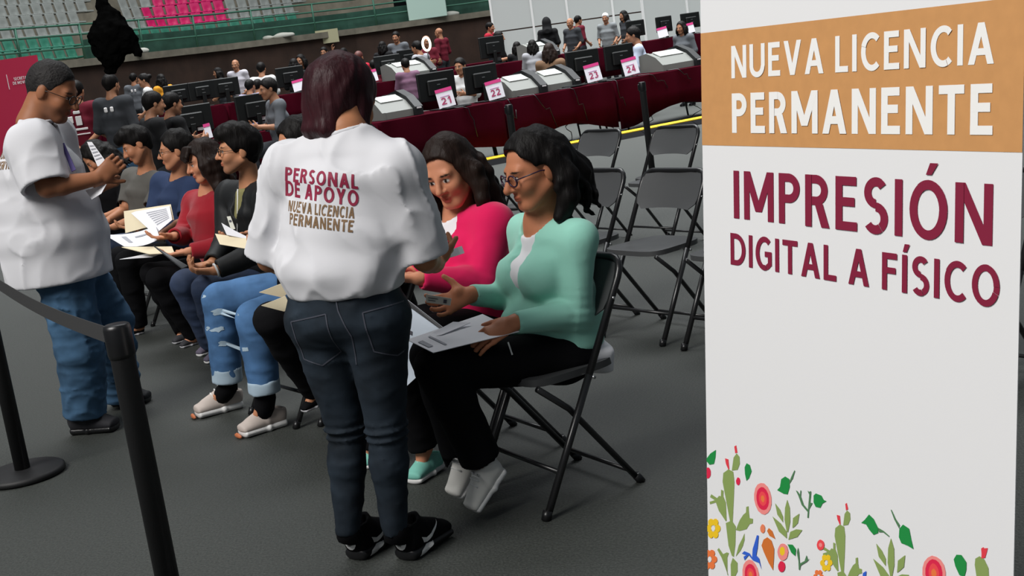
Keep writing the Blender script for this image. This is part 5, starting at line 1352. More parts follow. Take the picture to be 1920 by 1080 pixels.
PINK = mat('hot_pink_knit', lin(214, 20, 86), rough=.85, bump=.08, bscale=600, sheen=.2, spec=.2)
MINT_SHOE = mat('mint_canvas', lin(120, 190, 175), rough=.8, bump=.05, bscale=300)
def p_extra(f, F):
    J = f.J
    for sd in (-1, 1):
        F.ell(J['chest'] + f.fwd * .11 + f.xax * sd * .08 - V3((0, 0, .04)), (.085, .085, .08), None, .04)
def p_post(f, F):
    J = f.J
    F.ell(J['neck'] + f.fwd * .10 - V3((0, 0, .03)), (.08, .10, .055), frame(f.fwd), .006, 's')
pk_ = seated('P', 'seated woman in hot pink sweater with long dark wavy hair', (0.567, 0.241, 0.137), ((-.5, -.82, -.34), (-.16, -.05, 1)),
    lambda J: [dict(w=J['wrL'], d=(-.9, .1, .15), n=(.1, .3, .9), side=-1, curl=.5), dict(w=J['wrR'], d=(-.8, -.3, .1), n=(0, 0, 1), side=1, curl=.4)],
    PINK, ((.18, .15), (.175, .15), (.165, .14), (.175, .12)), (.067, .06, .040), 1.97, BLACK_CLOTH, (.098, .078, .062, .058), long_hair(.24, 0, .016, 3, 1.05), HAIR_BRN, (MINT_SHOE, WHITE_RUB), female=True, hs=1.04, extra=p_extra, post=p_post, topname='sweater', hair_lo=.26, drop=.05, seat=(.18, .14), h=.009, hf=.0042)
secs2 = [(pk_.J['pel'], .15, .12), (pk_.J['chest'], .155, .112), (lerp(pk_.J['chest'], pk_.J['neck'], .75), .12, .085)]
def pu(F):
    F.loft(secs2, pk_.xax, .03)
    F.cone(pk_.J['neck'] + pk_.fwd * .03 + up(.02), pk_.J['neck'] + up(.2), .062, .08, .006, 's')
pk_.garment('undershirt', MATS['white_blouse'], ['pel', 'neck', 'chest'], .24, pu)

seated('H2', 'seated person in black trousers with raised knee, mostly hidden behind the standing woman', (0.454, 0.197, 0.101), ((-.8, -.5, -.2),), None,
    BLACK_CLOTH, ((.15, .12), (.15, .12), (.15, .12), (.16, .11)), (.06, .05, .04), 1.95, BLACK_CLOTH, (.085, .072, .058, .05), short_hair(), HAIR_BLK, (BLACK_CLOTH, mat('grey_rubber', (.4, .4, .42), rough=.6)), topname='jacket')

DENIM_RIP = mat('ripped_denim', lin(72, 108, 150), rough=.85, bump=.1, bscale=900, var=.35, vscale=8, spec=.2)
DENIM_PALE = mat('pale_denim_lining', lin(165, 185, 200), rough=.9, bump=.1, bscale=900)
BEIGE_SHOE = mat('beige_mesh', lin(188, 176, 168), rough=.8, bump=.08, bscale=400)
h3 = seated('H3', 'seated person in ripped blue jeans and beige sneakers behind the standing woman', (0.510, 0.223, 0.119), ((-.85, -.4, -.1),),
    lambda J: [dict(w=J['wrR'], d=(-.75, -.3, -.1), n=(.1, .1, .95), side=1, curl=.6)],
    BLACK_CLOTH, ((.16, .13), (.16, .13), (.16, .13), (.17, .115)), (.065, .055, .045), 1.9, DENIM_RIP, (.092, .08, .069, .066), short_hair(.02), HAIR_BLK, (BEIGE_SHOE, WHITE_RUB), topname='jacket', pname='jeans', an_up=.1, shoe_w=1.12)
for q in 'LR':
    an, kn = h3.J['an' + q], h3.J['kn' + q]
    a, b = lerp(an, kn, .07), lerp(an, kn, .24)
    F = Field(np.minimum(a, b) - .12, np.maximum(a, b) + .12, .007)
    F.cone(a, b, .071, .071)
    d = (b - a) / np.linalg.norm(b - a)
    F.cut(a, -d); F.cut(b, d)
    F.cone(a - d * .02, a + d * .03, .056, .056, 0, 's')
    F.displace(lambda P: .003 * vnoise(P * 25, 1.0, 3))
    F.build('cuff', DENIM_PALE, h3.panto, h3.root)
    sk = h3.J['an' + q]
    ft_ = lerp(h3.J['heel' + q], h3.J['toe' + q], .48) * V3((1, 1, 0)) + V3((0, 0, .055))
    MB().tube([ft_ - h3.root, lerp(ft_, sk, .55) - h3.root, sk - h3.root + V3((0, 0, .0)), lerp(an, kn, .12) - h3.root], [.036, .045, .046, .046], 12).build('sock', BLACK_CLOTH, h3.o)
    rnd = random.Random(5 if q == 'L' else 9)
    nd3 = (-.35, .94, -.1)
    for i in range(3):
        z0 = kn[2] + (.05, -.03, -.1)[i]
        pol = []
        for a_ in np.linspace(0, 2 * math.pi, 13)[:-1]:
            rr = rnd.uniform(.6, 1.2)
            pol.append((math.cos(a_) * .032 * rr, math.sin(a_) * .014 * rr))
        drape_poly(h3.panto, h3.panto, [pol], (kn[0] + rnd.uniform(-.05, -.01), kn[1] - .2, z0), (1, .3, 0), (0, 0, 1), nd3, DENIM_PALE, 'frayed_rip', root=h3.root)
    us = [c for c in h3.o.children if c.name.startswith('shoe')]
for i, q in enumerate('LR'):
    hl, to = h3.J['heel' + q] * V3((1, 1, 0)), h3.J['toe' + q] * V3((1, 1, 0))
    f = (to - hl); L_ = np.linalg.norm(f); f /= L_
    F = Field(to - .12, to + .12, .006)
    M_ = frame(f)
    F.econe(hl + f * L_ * .86 + up(.012), hl + f * L_ * .925 + up(.012), (.046, .014), (.034, .014), M_[:, 0])
    F.cut(hl + f * L_ * .9, -f); F.cut((0, 0, .002), (0, 0, -1))
    F.build('toe_bumper', mat('tan_rubber', lin(190, 110, 70), rough=.6), us[i], h3.root)

BOMBER = mat('black_bomber', (.010, .011, .012), rough=.6, bump=.1, bscale=200, spec=.3)
DENIM_NAVY = mat('navy_denim', lin(38, 52, 78), rough=.85, bump=.1, bscale=900, var=.3, vscale=8)
GREY_RUB = MATS['grey_rubber']
def g4_post(f, F):
    F.ell(f.J['neck'] + f.fwd * .12 - V3((0, 0, .06)), (.05, .08, .12), frame(f.fwd), .006, 's')
g4 = seated('G4', 'smiling seated man with glasses in black bomber jacket and dark jeans', (0.567, 0.259, 0.137), ((-.94, -.30, .04), (.04, 0, 1)),
    lambda J: [dict(w=J['wrL'], d=(-.85, -.1, .1), n=(.1, .4, .8), side=-1, curl=.9, s=1.05), dict(w=J['wrR'], d=(-.6, -.5, .05), n=(0, -.2, .9), side=1, curl=.9, s=1.05)],
    BOMBER, ((.18, .14), (.185, .145), (.185, .14), (.19, .125)), (.078, .07, .05), 1.93, DENIM_NAVY, (.095, .082, .07, .062), short_hair(.02, .076, 1), HAIR_BLK, (mat('plum_grey_mesh', lin(95, 88, 105), rough=.8), WHITE_RUB), beard=.45, hs=1.08, folds=.009, topname='jacket', pname='jeans', post=g4_post, seat=(.18, .14))
glasses(g4, mat('dark_metal', (.03, .025, .02), rough=.3, metal=.6), thick=.0022)
F = Field(g4.J['chest'] - .3, g4.J['chest'] + .3, .009)
F.loft([(g4.J['pel'] + up(.1), .15, .12), (g4.J['chest'], .16, .11), (lerp(g4.J['chest'], g4.J['neck'], .7), .12, .085)], g4.xax, .03)
F.build('undershirt', mat('olive_tee', lin(130, 125, 80), rough=.9), g4.o, g4.root)
rp_ = lerp(g4.J['wrL'], g4.J['elL'], .04); ra_ = g4.J['wrL'] - g4.J['elL']; RM = frame(ra_)
MB().tube([rp_ + RM @ V3((math.cos(a_) * .034, 0, math.sin(a_) * .034)) - g4.root for a_ in np.linspace(0, 2 * math.pi, 17)], .007, 6, cap=False).build('bracelet', WHITE_RUB, g4.o)
MB().tube([g4.J['chest'] + g4.fwd * .13 - g4.root + up(-.1), g4.J['neck'] + g4.fwd * .085 - g4.root - up(.02)], .004, 6).build('drawcord', WHITE_RUB, g4.o)

RED = mat('dark_red_knit', lin(150, 30, 42), rough=.9, bump=.12, bscale=350, sheen=.2, spec=.15)
seated('R5', 'seated woman in dark red sweater with long brown hair and a folder', (0.590, 0.259, 0.145), ((-.82, -.5, -.22), (-.1, 0, 1)),
    lambda J: [dict(w=J['wrL'], d=(-.9, -.1, -.05), n=(.1, .2, .9), side=-1, curl=.5), dict(w=J['wrR'], d=(-.8, -.2, .05), n=(0, .1, .9), side=1, curl=.5)],
    RED, ((.16, .13), (.16, .13), (.155, .125), (.165, .11)), (.068, .062, .046), 1.93, BLACK_CLOTH, (.082, .064, .055, .045), long_hair(.24, 1, .012, 6), HAIR_BRN, (mat('dark_mesh', (.03, .03, .035), rough=.8), GREY_RUB), female=True, topname='sweater', hair_lo=.26, drop=.06, neck_cut=.06, folds=.007)
NAVY = mat('navy_tee', lin(44, 58, 88), rough=.9, bump=.05, bscale=500, spec=.2)
n6 = seated('N6', 'seated man in navy T-shirt with glasses and a white earbud', (0.477, 0.214, 0.115), ((-.96, -.2, -.06),),
    lambda J: [dict(w=J['wrL'], d=(-.9, -.1, .05), n=(.1, .3, .9), side=-1, curl=.6), dict(w=J['wrR'], d=(-.8, -.2, .05), n=(0, .1, .9), side=1, curl=.6)],
    NAVY, ((.16, .13), (.165, .135), (.165, .13), (.175, .115)), (.07, .066, .066), .85, BLACK_CLOTH, (.09, .075, .062, .055), short_hair(.016, .078), HAIR_BLK, (BLACK_CLOTH, GREY_RUB), hs=1.02, topname='t_shirt')
glasses(n6, MATS['dark_metal'], thick=.002)
MB().tube([n6.HL(.088, .006, -.008) - n6.root, n6.HL(.09, .012, -.03) - n6.root], .006, 8).build('earbud', WHITE_RUB, n6.o)
GREYT = mat('grey_tee', lin(92, 90, 86), rough=.9, bump=.05, bscale=500, spec=.2)
seated('Y7', 'seated man in grey T-shirt with black quiff looking down', (0.477, 0.206, 0.109), ((-.86, -.32, -.4), (-.3, 0, 1)),
    lambda J: [dict(w=J['wrL'], d=(-.9, -.1, -.05), n=(.1, .3, .9), side=-1, curl=.6), dict(w=J['wrR'], d=(-.8, -.2, .05), n=(0, .1, .9), side=1, curl=.6)],
    GREYT, ((.16, .13), (.165, .135), (.165, .13), (.175, .115)), (.072, .066, .066), .8, DENIM_NAVY, (.09, .075, .062, .055), short_hair(.014, .08, 1), HAIR_BLK, (BLACK_CLOTH, GREY_RUB), hs=1.02, topname='t_shirt', beard=.25)
seated('B8', 'seated woman in black T-shirt with black hair bent over her papers', (0.477, 0.206, 0.109), ((-.6, -.35, -.7), (-.6, 0, 1)),
    lambda J: [dict(w=J['wrL'], d=(-.8, -.1, .1), n=(.1, .3, .9), side=-1, curl=.6)],
    BLACK_CLOTH, ((.15, .12), (.15, .12), (.15, .12), (.16, .11)), (.068, .062, .062), .8, BLACK_CLOTH, (.085, .07, .06, .05), long_hair(.22, 0, .01, 8), HAIR_BLK, (BLACK_CLOTH, GREY_RUB), female=True, topname='t_shirt', hair_lo=.25, drop=.05)

# ------------------------------------------------------------------ sheets of paper, folders, cards
def sheet(key, name, material, label, cat, t=.002, group=None, marks=None, bend=.0):
    P4 = [V3(p) for p in SHEETS[key]]
    c = sum(P4) / 4
    nrm = np.cross(P4[1] - P4[0], P4[3] - P4[0]); nrm /= np.linalg.norm(nrm)
    N = 6
    vs = []; fs = []
    for sgn in (0, 1):
        for i in range(N + 1):
            for j in range(N + 1):
                u, v = i / N, j / N
                p = (P4[0] * (1 - u) + P4[1] * u) * (1 - v) + (P4[3] * (1 - u) + P4[2] * u) * v
                p = p + nrm * (bend * math.sin(math.pi * u) * 1.0 + (t * sgn))
                vs.append(p - c)
    W_ = N + 1
    for sgn in (0, 1):
        o = sgn * W_ * W_
        for i in range(N):
            for j in range(N):
                q = (o + i * W_ + j, o + (i + 1) * W_ + j, o + (i + 1) * W_ + j + 1, o + i * W_ + j + 1)
                fs.append(q if sgn else q[::-1])
    for i in range(N):
        for a, b in ((i * W_, (i + 1) * W_), (i * W_ + N, (i + 1) * W_ + N), (i, i + 1), (N * W_ + i, N * W_ + i + 1)):
            fs.append((a, b, b + W_ * W_, a + W_ * W_))
    mb = MB(); mb.add(vs, fs, False)
    o = mb.build(name, material, None, tuple(c))
    tag(o, label, cat, group)
    if marks:
        e1 = P4[1] - P4[0]; e2 = P4[3] - P4[0]
        camside = nrm if nrm @ (V3((0, 0, 1.53)) - c) > 0 else -nrm
        for nm, m_, rects in marks:
            mk = MB()
            for (u0, v0, u1, v1) in rects:
                pts = []
                for u, v in ((u0, v0), (u1, v0), (u1, v1), (u0, v1)):
                    p = (P4[0] * (1 - u) + P4[1] * u) * (1 - v) + (P4[3] * (1 - u) + P4[2] * u) * v
                    pts.append(p + nrm * (bend * math.sin(math.pi * u) + t / 2) + camside * (t / 2 + .002) - c)
                mk.add(pts, [(0, 1, 2, 3)])
            mk.build(nm, m_, o)
    return o
INK = mat('grey_ink', (.35, .36, .4), rough=.8)
DARKINK = mat('dark_ink', (.08, .08, .1), rough=.8)
lines = lambda n, u0=.1, u1=.9, v0=.15, v1=.85: [(u0, v0 + (v1 - v0) * i / n, u1, v0 + (v1 - v0) * (i + .35) / n) for i in range(n)]
sheet('mdoc', 'document', PAPER, 'white printed document on the lap of the woman in mint', 'document', marks=[('print', INK, [(.3, .04, .7, .1), (.2, .2, .8, .23)])])
sheet('mfold', 'folded_sheet', PAPER, 'small folded white sheet lying on the document of the woman in mint', 'paper')
sheet('mpic', 'photo_print', mat('photo_brown', lin(150, 90, 70), rough=.5, var=.5, vscale=60), 'small brown photo print on the document of the woman in mint', 'photo')
sheet('card', 'licence_card', mat('pale_card', (.68, .68, .6), rough=.85, spec=.1), 'pale plastic licence card in the hand of the woman in mint', 'card', .0015, marks=[('print', DARKINK, [(.72, .25, .85, .75), (.1, .3, .5, .4), (.1, .6, .4, .7)])])
sheet('clip', 'clipboard_document', mat('bluish_paper', (.62, .70, .80), rough=.6), 'large bluish document sheet with grey edge held on the lap of the woman in pink', 'document', marks=[('grey_edge', CHARC, [(0, 0, 1, .07)]), ('print', DARKINK, [(.2, .35, .3, .4), (.3, .6, .5, .64), (.55, .75, .6, .85)])])
sheet('wpap', 'paper_slip', PAPER, 'white paper slip in the right hand of the standing woman', 'paper', bend=.01)
sheet('wf1', 'folder', CREAM, 'upper cream folder corner beside the standing woman\'s hip', 'folder')
sheet('wf2', 'folder', CREAM, 'lower cream folder corner beside the standing woman\'s hip', 'folder')
sheet('h3f', 'folder', CREAM, 'cream folder held by the person in ripped jeans', 'folder')
sheet('h3s', 'paper_sheet', PAPER, 'white sheet on the cream folder of the person in ripped jeans', 'paper')
sheet('h3c', 'identity_card', MATS['pale_card'], 'small identity card held upright by the person in ripped jeans', 'card', .0015, marks=[('print', DARKINK, [(.2, .3, .8, .45)])])
sheet('n6f', 'folder', CREAM, 'cream folder held open by the man in navy T-shirt', 'folder')
sheet('n6w', 'paper_sheet', PAPER, 'white printed sheet leaning in the open cream folder', 'paper', marks=[('print', INK, lines(7, .35, .9))])
sheet('n6s', 'paper_sheet', PAPER, 'curled white printed sheet in front of the open cream folder', 'paper', bend=.02, marks=[('print', INK, [(.25, .2, .35, .7), (.5, .3, .8, .4)])])
sheet('r5f', 'folder', CREAM, 'cream folder lying on the lap of the woman in dark red', 'folder', .004)
sheet('r5s', 'paper_sheet', PAPER, 'white sheet sticking out under the folder of the woman in dark red', 'paper')
sheet('g4p', 'tablet', CHARC, 'thin grey tablet held by the man in black bomber jacket', 'tablet', .006)
sheet('l1', 'paper_sheet', PAPER, 'white sheet above the fist of the standing man', 'paper', marks=[('print', INK, lines(5))])
sheet('l2', 'paper_sheet', PAPER, 'white sheet below the fist of the standing man', 'paper')
sheet('l3', 'paper_sheet', PAPER, 'white sheet against the chest of the standing man', 'paper')

sheet('strap', 'shoulder_strap', mat('violet_webbing', lin(84, 74, 130), rough=.8), 'violet shoulder strap on the chest of the standing man', 'strap', .004)
# ------------------------------------------------------------------ folding chairs
CH_METAL = mat('black_tube', (.010, .010, .011), rough=.32, metal=.0, spec=.6)
CH_PLAST = mat('chair_plastic', (.058, .060, .062), rough=.42, bump=.05, bscale=300, spec=.55)
STEEL = mat('bright_steel', (.55, .55, .55), rough=.3, metal=1)
def chair_proto():
    root = empty('folding_chair', (0, 0, 0))
    X = .215
    ft = lambda y0: None
    def on(z):  # point on the long tube at height z
        return .22 - .43 * z / .78
    top = MB()
    r = .0125
    pts = []
    for a in np.linspace(0, math.pi / 2, 5):
        pts.append((-X + .06 - .06 * math.cos(a), on(.72 + .06 * math.sin(a)), .72 + .06 * math.sin(a)))
    pts = [(-X, on(.43), .43)] + pts + [(-p[0], p[1], p[2]) for p in pts[::-1]] + [(X, on(.43), .43)]
    top.tube(pts, r, 8).build('back_frame', CH_METAL, root)
    for sx in (-1, 1):
        MB().tube([(sx * X, on(.43), .43), (sx * X, .22, .0)], r, 8).build('leg', CH_METAL, root)
        MB().tube([(sx * (X - .028), .17, .425), (sx * (X - .028), .06, .33), (sx * (X - .028), -.19, .0)], .011, 8).build('leg', CH_METAL, root)
        MB().tube([(sx * X, .222, 0), (sx * X, .21, .03)], .0165, 8).build('rubber_foot', BLACK_GLOSS, root)
        MB().tube([(sx * (X - .028), -.193, 0), (sx * (X - .028), -.172, .03)], .0155, 8).build('rubber_foot', BLACK_GLOSS, root)
        MB().tube([(sx * (X - .034), on(.45), .42), (sx * (X + .014), on(.45), .42)], .006, 8).build('rivet', STEEL, root)
        MB().tube([(sx * (X - .01), on(.66) , .66), (sx * (X + .015), on(.66), .66)], .005, 8).build('rivet', STEEL, root)
    MB().tube([(-X, on(.14), .14), (X, on(.14), .14)], .008, 6).build('rung', CH_METAL, root)
    MB().tube([(-X + .028, -.148, .055), (X - .028, -.148, .055)], .008, 6).build('rung', CH_METAL, root)
    # seat: dished panel with rim
    sm = MB(); n = 12; ring = []
    out = []
    for a in np.linspace(0, 2 * math.pi, 33)[:-1]:
        ca, sa = math.cos(a), math.sin(a)
        e = 4.5
        x = math.copysign(abs(ca) ** (2 / e), ca) * .185; y = math.copysign(abs(sa) ** (2 / e), sa) * .185 + .0
        out.append((x * (1 + .06 * (y / .185)), y))
    vs = [(x, y, .425) for x, y in out] + [(x, y, .449) for x, y in out] + [(x * .9, y * .9, .452) for x, y in out] + [(x * .6, y * .6, .444) for x, y in out] + [(0, 0, .440)]
    N = 32; fs = [tuple(range(N - 1, -1, -1))]
    for k in range(3):
        for i in range(N):
            j = (i + 1) % N
            fs.append((k * N + i, k * N + j, (k + 1) * N + j, (k + 1) * N + i))
    for i in range(N): fs.append((3 * N + i, 3 * N + (i + 1) % N, 4 * N))
    sm.add(vs, fs, True)
    o = sm.build('seat', CH_PLAST, root); auto_smooth(o, 35)
    # backrest: curved panel between the tubes
    bm_ = MB(); vs = []; fs = []
    nu, nv = 12, 6
    for side in (0, 1):
        for i in range(nu + 1):
            for j in range(nv + 1):
                u = -1 + 2 * i / nu; v = j / nv
                z = .60 + .165 * v
                hw = X - .004
                if v > .6: hw -= (v - .6) ** 2 * .12
                if v < .2: hw -= (.2 - v) * .25
                y = on(z) - .022 * (1 - u * u) + (.012 if side else 0) 
                vs.append((u * hw, y, z + .006 * (1 - u * u)))
    W_ = nv + 1; O = (nu + 1) * W_
    for side in (0, 1):
        for i in range(nu):
            for j in range(nv):
                q = (side * O + i * W_ + j, side * O + (i + 1) * W_ + j, side * O + (i + 1) * W_ + j + 1, side * O + i * W_ + j + 1)
                fs.append(q[::-1] if side else q)
    for i in range(nu):
        for j in (0, nv):
            fs.append((i * W_ + j, (i + 1) * W_ + j, O + (i + 1) * W_ + j, O + i * W_ + j))
    for j in range(nv):
        for i in (0, nu):
            fs.append((i * W_ + j, i * W_ + j + 1, O + i * W_ + j + 1, O + i * W_ + j))
    bm_.add(vs, fs, True)
    o = bm_.build('backrest', CH_PLAST, root); auto_smooth(o, 35)
    return root
proto = chair_proto()
used = [False]
def chair(x, y, face, label, group):
    o = copy_tree(proto) if used[0] else proto
    used[0] = True
    o.location = (x, y, 0)
    o.rotation_euler = (0, 0, math.atan2(face[1], face[0]) - math.pi / 2)
    return tag(o, label, 'chair', group)
GR = 'black folding chairs'
FD = (-.857, -.51)
for key, lab, f in (('M', 'black folding chair under the woman in mint cardigan', FD), ('P', 'black folding chair under the woman in pink sweater', FD), ('H2', 'black folding chair under the person in black trousers', FD), ('H3', 'black folding chair under the person in ripped jeans', (-.8, -.6)),
                    ('G4', 'black folding chair under the man in bomber jacket', (-.8, -.6)), ('R5', 'black folding chair under the woman in dark red sweater', (-.82, -.57)), ('N6', 'black folding chair under the man in navy T-shirt', (-.8, -.6)), ('Y7', 'black folding chair under the man in grey T-shirt', (-.8, -.6)), ('B8', 'black folding chair under the woman in black T-shirt', (-.75, -.65))):
    p = JOINTS[key]['pel']
    if key == 'M': chair(.085, 4.215, f, lab, GR)
    else: chair(p[0] + f[0] * .07, p[1] + f[1] * .07, f, lab, GR)
EF = (-.80, -.60)
for x, y, lab in ((1.23, 5.89, 'empty black folding chair half hidden behind the banner, nearest row'), (.89, 6.37, 'empty black folding chair left of the banner in the second row'), (.55, 6.85, 'empty black folding chair directly behind the woman in mint'),
                  (1.29, 8.88, 'far empty folding chair left of the banner, in front of the leaning barrier post'), (.82, 9.46, 'far empty folding chair above the hair of the woman in mint'), (.40, 10.0, 'farthest empty folding chair between the two seated women'), (-.52, 8.81, 'empty folding chair just behind the head of the woman in pink'), (1.91, 4.93, 'empty folding chair past the right edge of the banner')):
    chair(x + EF[0] * .21, y + EF[1] * .21, EF, lab, 'empty folding chairs')
# ------------------------------------------------------------------ stadium seats
def seat_mesh(name, material):
    F = Field((-.26, -.3, -.05), (.26, .22, .5), .016)
    F.rbox((0, -.04, .06), (.2, .2, .035), None, .03)
    M = frame((0, 1, -.25))
    F.rbox((0, .15, .25), (.205, .03, .2), M, .03, .03)
    F.ell((0, .07, .27), (.15, .06, .15), None, .02, 's')
    F.ell((0, -.05, .12), (.15, .15, .04), None, .02, 's')
    P, Q = F.mesh(1)
    return quad_mesh(name, P, Q, material)
SEAT_COL = dict(grey=lin(142, 146, 142), green=lin(58, 130, 108), pink=lin(205, 22, 100))
SEATM = {k: seat_mesh('stadium_seat', mat('seat_' + k, v, rough=.45, spec=.5)) for k, v in SEAT_COL.items()}
# arc length walk along the curve
def walk(off):
    pts = [CURVE[i] + norm_at(i) * off for i in range(len(CURVE))]
    L = [0]
    for a, b in zip(pts[:-1], pts[1:]): L.append(L[-1] + (b - a).length)
    return pts, L
def at_len(pts, L, s):
    for i in range(len(L) - 1):
        if L[i] <= s <= L[i + 1]:
            t = (s - L[i]) / (L[i + 1] - L[i])
            d = (pts[i + 1] - pts[i]).normalized()
            return pts[i].lerp(pts[i + 1], t), Vector((-d.y, d.x))
    return None, None
from bpy_extras.object_utils import world_to_camera_view
bpy.context.view_layer.update()
def pix(p):
    q = world_to_camera_view(S, cam, Vector(p))
    return q.x * 1920, (1 - q.y) * 1080
nseat = 0; seat_log = []
ORD = ['first', 'second', 'third', 'fourth', 'fifth', 'sixth', 'seventh', 'eighth', 'ninth', 'tenth', 'eleventh', 'twelfth', 'thirteenth', 'fourteenth', 'fifteenth', 'sixteenth', 'seventeenth', 'eighteenth']
for k in range(7):
    pts, L = walk(1.15 + .8 * k)
    s = .3 + .25 * (k % 2)
    j = 0
    while s < L[-1]:
        p, n = at_len(pts, L, s)
        s += .5; j += 1
        if p is None: continue
        z = 2.78 + .42 * k
        x_, y_ = pix((p.x, p.y, z + .25))
        if not (-30 < x_ < 740 and -25 < y_ < 130): continue
        u = x_ + y_ * .12          # aisles run up the tiers
        if 163 < u < 232 or u > 566 + 40 * (k > 4): continue
        if k == 0 and x_ > 250: continue
        c = 'green' if k <= 1 else 'grey'
        if 282 < u < 432 and k >= 2: c = 'pink'
        o = link('stadium_seat', SEATM[c], None, (p.x, p.y, z))
        o.rotation_euler = (0, 0, math.atan2(n.y, n.x) - math.pi / 2)
        seat_log.append((k, u > 200, u, c, o))
        nseat += 1
for k in range(7):
    for right in (False, True):
        row = sorted([r for r in seat_log if r[0] == k and r[1] == right], key=lambda r: abs(r[2] - 200))
        for j, r in enumerate(row):
            tag(r[4], '%s stand seat %s of the aisle, %s row up, %s from the aisle' % ({'pink': 'magenta'}.get(r[3], r[3]), 'right' if right else 'left', ORD[k], ORD[min(j, 17)]), 'seat', r[3] + ' stadium seats')
# railing on the ledge
RAIL = mat('green_rail', lin(70, 120, 100), rough=.5, metal=.2)
rl = empty('ledge_railing', (0, 0, 0), 'green tubular railing along the concrete ledge of the stand', 'railing')
pts, L = walk(.2)
for z in (3.1, 3.5, 3.8):
    MB().tube([(p.x, p.y, z) for p in pts], .035, 6).build('rail', RAIL, rl)
s = 1.0
while s < L[-1]:
    p, n = at_len(pts, L, s)
    MB().tube([(p.x, p.y, 2.72), (p.x, p.y, 3.8)], .04, 6).build('post', RAIL, rl)
    s += 2.6
pts, L = walk(1.0)
# entrance board and dark opening
bd = empty('entrance_board', (-1.75, 50.6, 2.72), 'white and mint board at the stand entrance with two small dark marks', 'board')
MB().box((0, 0, .7), (1.5, .12, 1.4), None, .02).build('panel', mat('mint_board', lin(200, 228, 215), rough=.6), bd)
for dx in (.05, .3): MB().box((dx, -.07, .95), (.1, .02, .24)).build('mark', CHARC, bd)
MB().box((-2.75, 51.2, 3.4), (.55, .3, 1.4), None, .05).build('dark_column', BLACK_CLOTH); tag(bpy.data.objects['dark_column'], 'dark column left of the white entrance board', 'column')
pn = MB().box((-5.55, 49.1, 2.55), (.85, .04, .5)).build('paper_notice', mat('cream_notice', lin(190, 185, 150), rough=.8)); tag(pn, 'pale paper notice hung on the concrete ledge', 'notice')
for x, y, z in ((-7.2, 47.95, 2.72), (-11.2, 42.55, 2.72), (-1.0, 50.98, 2.72)):
    F = Field((x - .8, y - .5, z - .05), (x + .8, y + .5, z + .4), .04)
    rnd = random.Random(int(x * 10))
    for i in range(6): F.ell((x + rnd.uniform(-.45, .45), y + rnd.uniform(-.04, .04), z + .05), (.2, .1, .09), None, .08)
    o = F.build('plastic_bundle', mat('pale_plastic', lin(200, 200, 190), rough=.6), None, (0, 0, 0))
    tag(o, {-7: 'pale plastic bundle on the ledge left of the notice', -11: 'pale plastic bundle on the ledge below the magenta seats', -1: 'pale plastic bundle on the ledge right of the entrance board'}[int(x)], 'bundle')

# ------------------------------------------------------------------ white partition at the back right
PANEL = mat('partition_panel', lin(196, 200, 198), rough=.7)
POST = mat('white_post', (.85, .85, .84), rough=.4)
def partition(name, x0, x1, y0, y1, posts, h, seam, label):
    t = Vector((x1 - x0, y1 - y0, 0)); L_ = t.length; t.normalize(); n = Vector((-t.y, t.x, 0))
    c0 = Vector((x0, y0, RISE))
    root = empty(name, c0, label, 'partition')
    M = Matrix((t, n, Vector((0, 0, 1)))).transposed()
    for i, s in enumerate(posts):
        MB().box(M @ Vector((s * L_, 0, h / 2)), (.05, .05, h), M).build('post', POST, root)
    for a, b in zip(posts[:-1], posts[1:]):
        for z0, z1 in ((.02, seam), (seam + .03, h)):
            MB().box(M @ Vector(((a + b) / 2 * L_, .01, (z0 + z1) / 2)), ((b - a) * L_ - .05, .02, z1 - z0), M).build('panel', PANEL, root)
partition('partition_wall', .42, 4.4, 31, 31, (0, .24, .45, .72, 1.0), 2.9, 1.35, 'white modular partition with vertical posts behind the tables')
partition('partition_wall', 3.68, 8.3, 28.6, 29.9, (0, .22, .5, 1.0), 2.6, .3, 'nearer white partition section beside the banner')

# ------------------------------------------------------------------ red backdrop at the left
rb = empty('backdrop_board', (-8.2, 22.3, floor_z((-8.2, 22.3))), 'crimson backdrop board with white lettering at the left edge', 'board')
MB().box((0, 0, 1.0 - .0), (1.5, .08, 2.0)).build('panel', mat('crimson_board', lin(176, 18, 62), rough=.6), rb)
zb = 2.0 - floor_z((-8.2, 22.3))
bz = floor_z((-8.2, 22.3))
for t_, z in (('SECRETARÍA', 2.015), ('DE MOVILIDAD', 1.945)):
    drape_text(rb, None, t_, (-7.74, 22.25, z), (1, 0, 0), (0, 0, 1), (0, 1, 0), .36 if 'MOV' in t_ else .30, .05, mat('white_print', (.8, .8, .8), rough=.6), root=(-8.2, 22.3, bz))
MB().box((.2, -.045, 1.62), (.008, .01, .25)).build('divider_line', MATS['white_print'], rb)

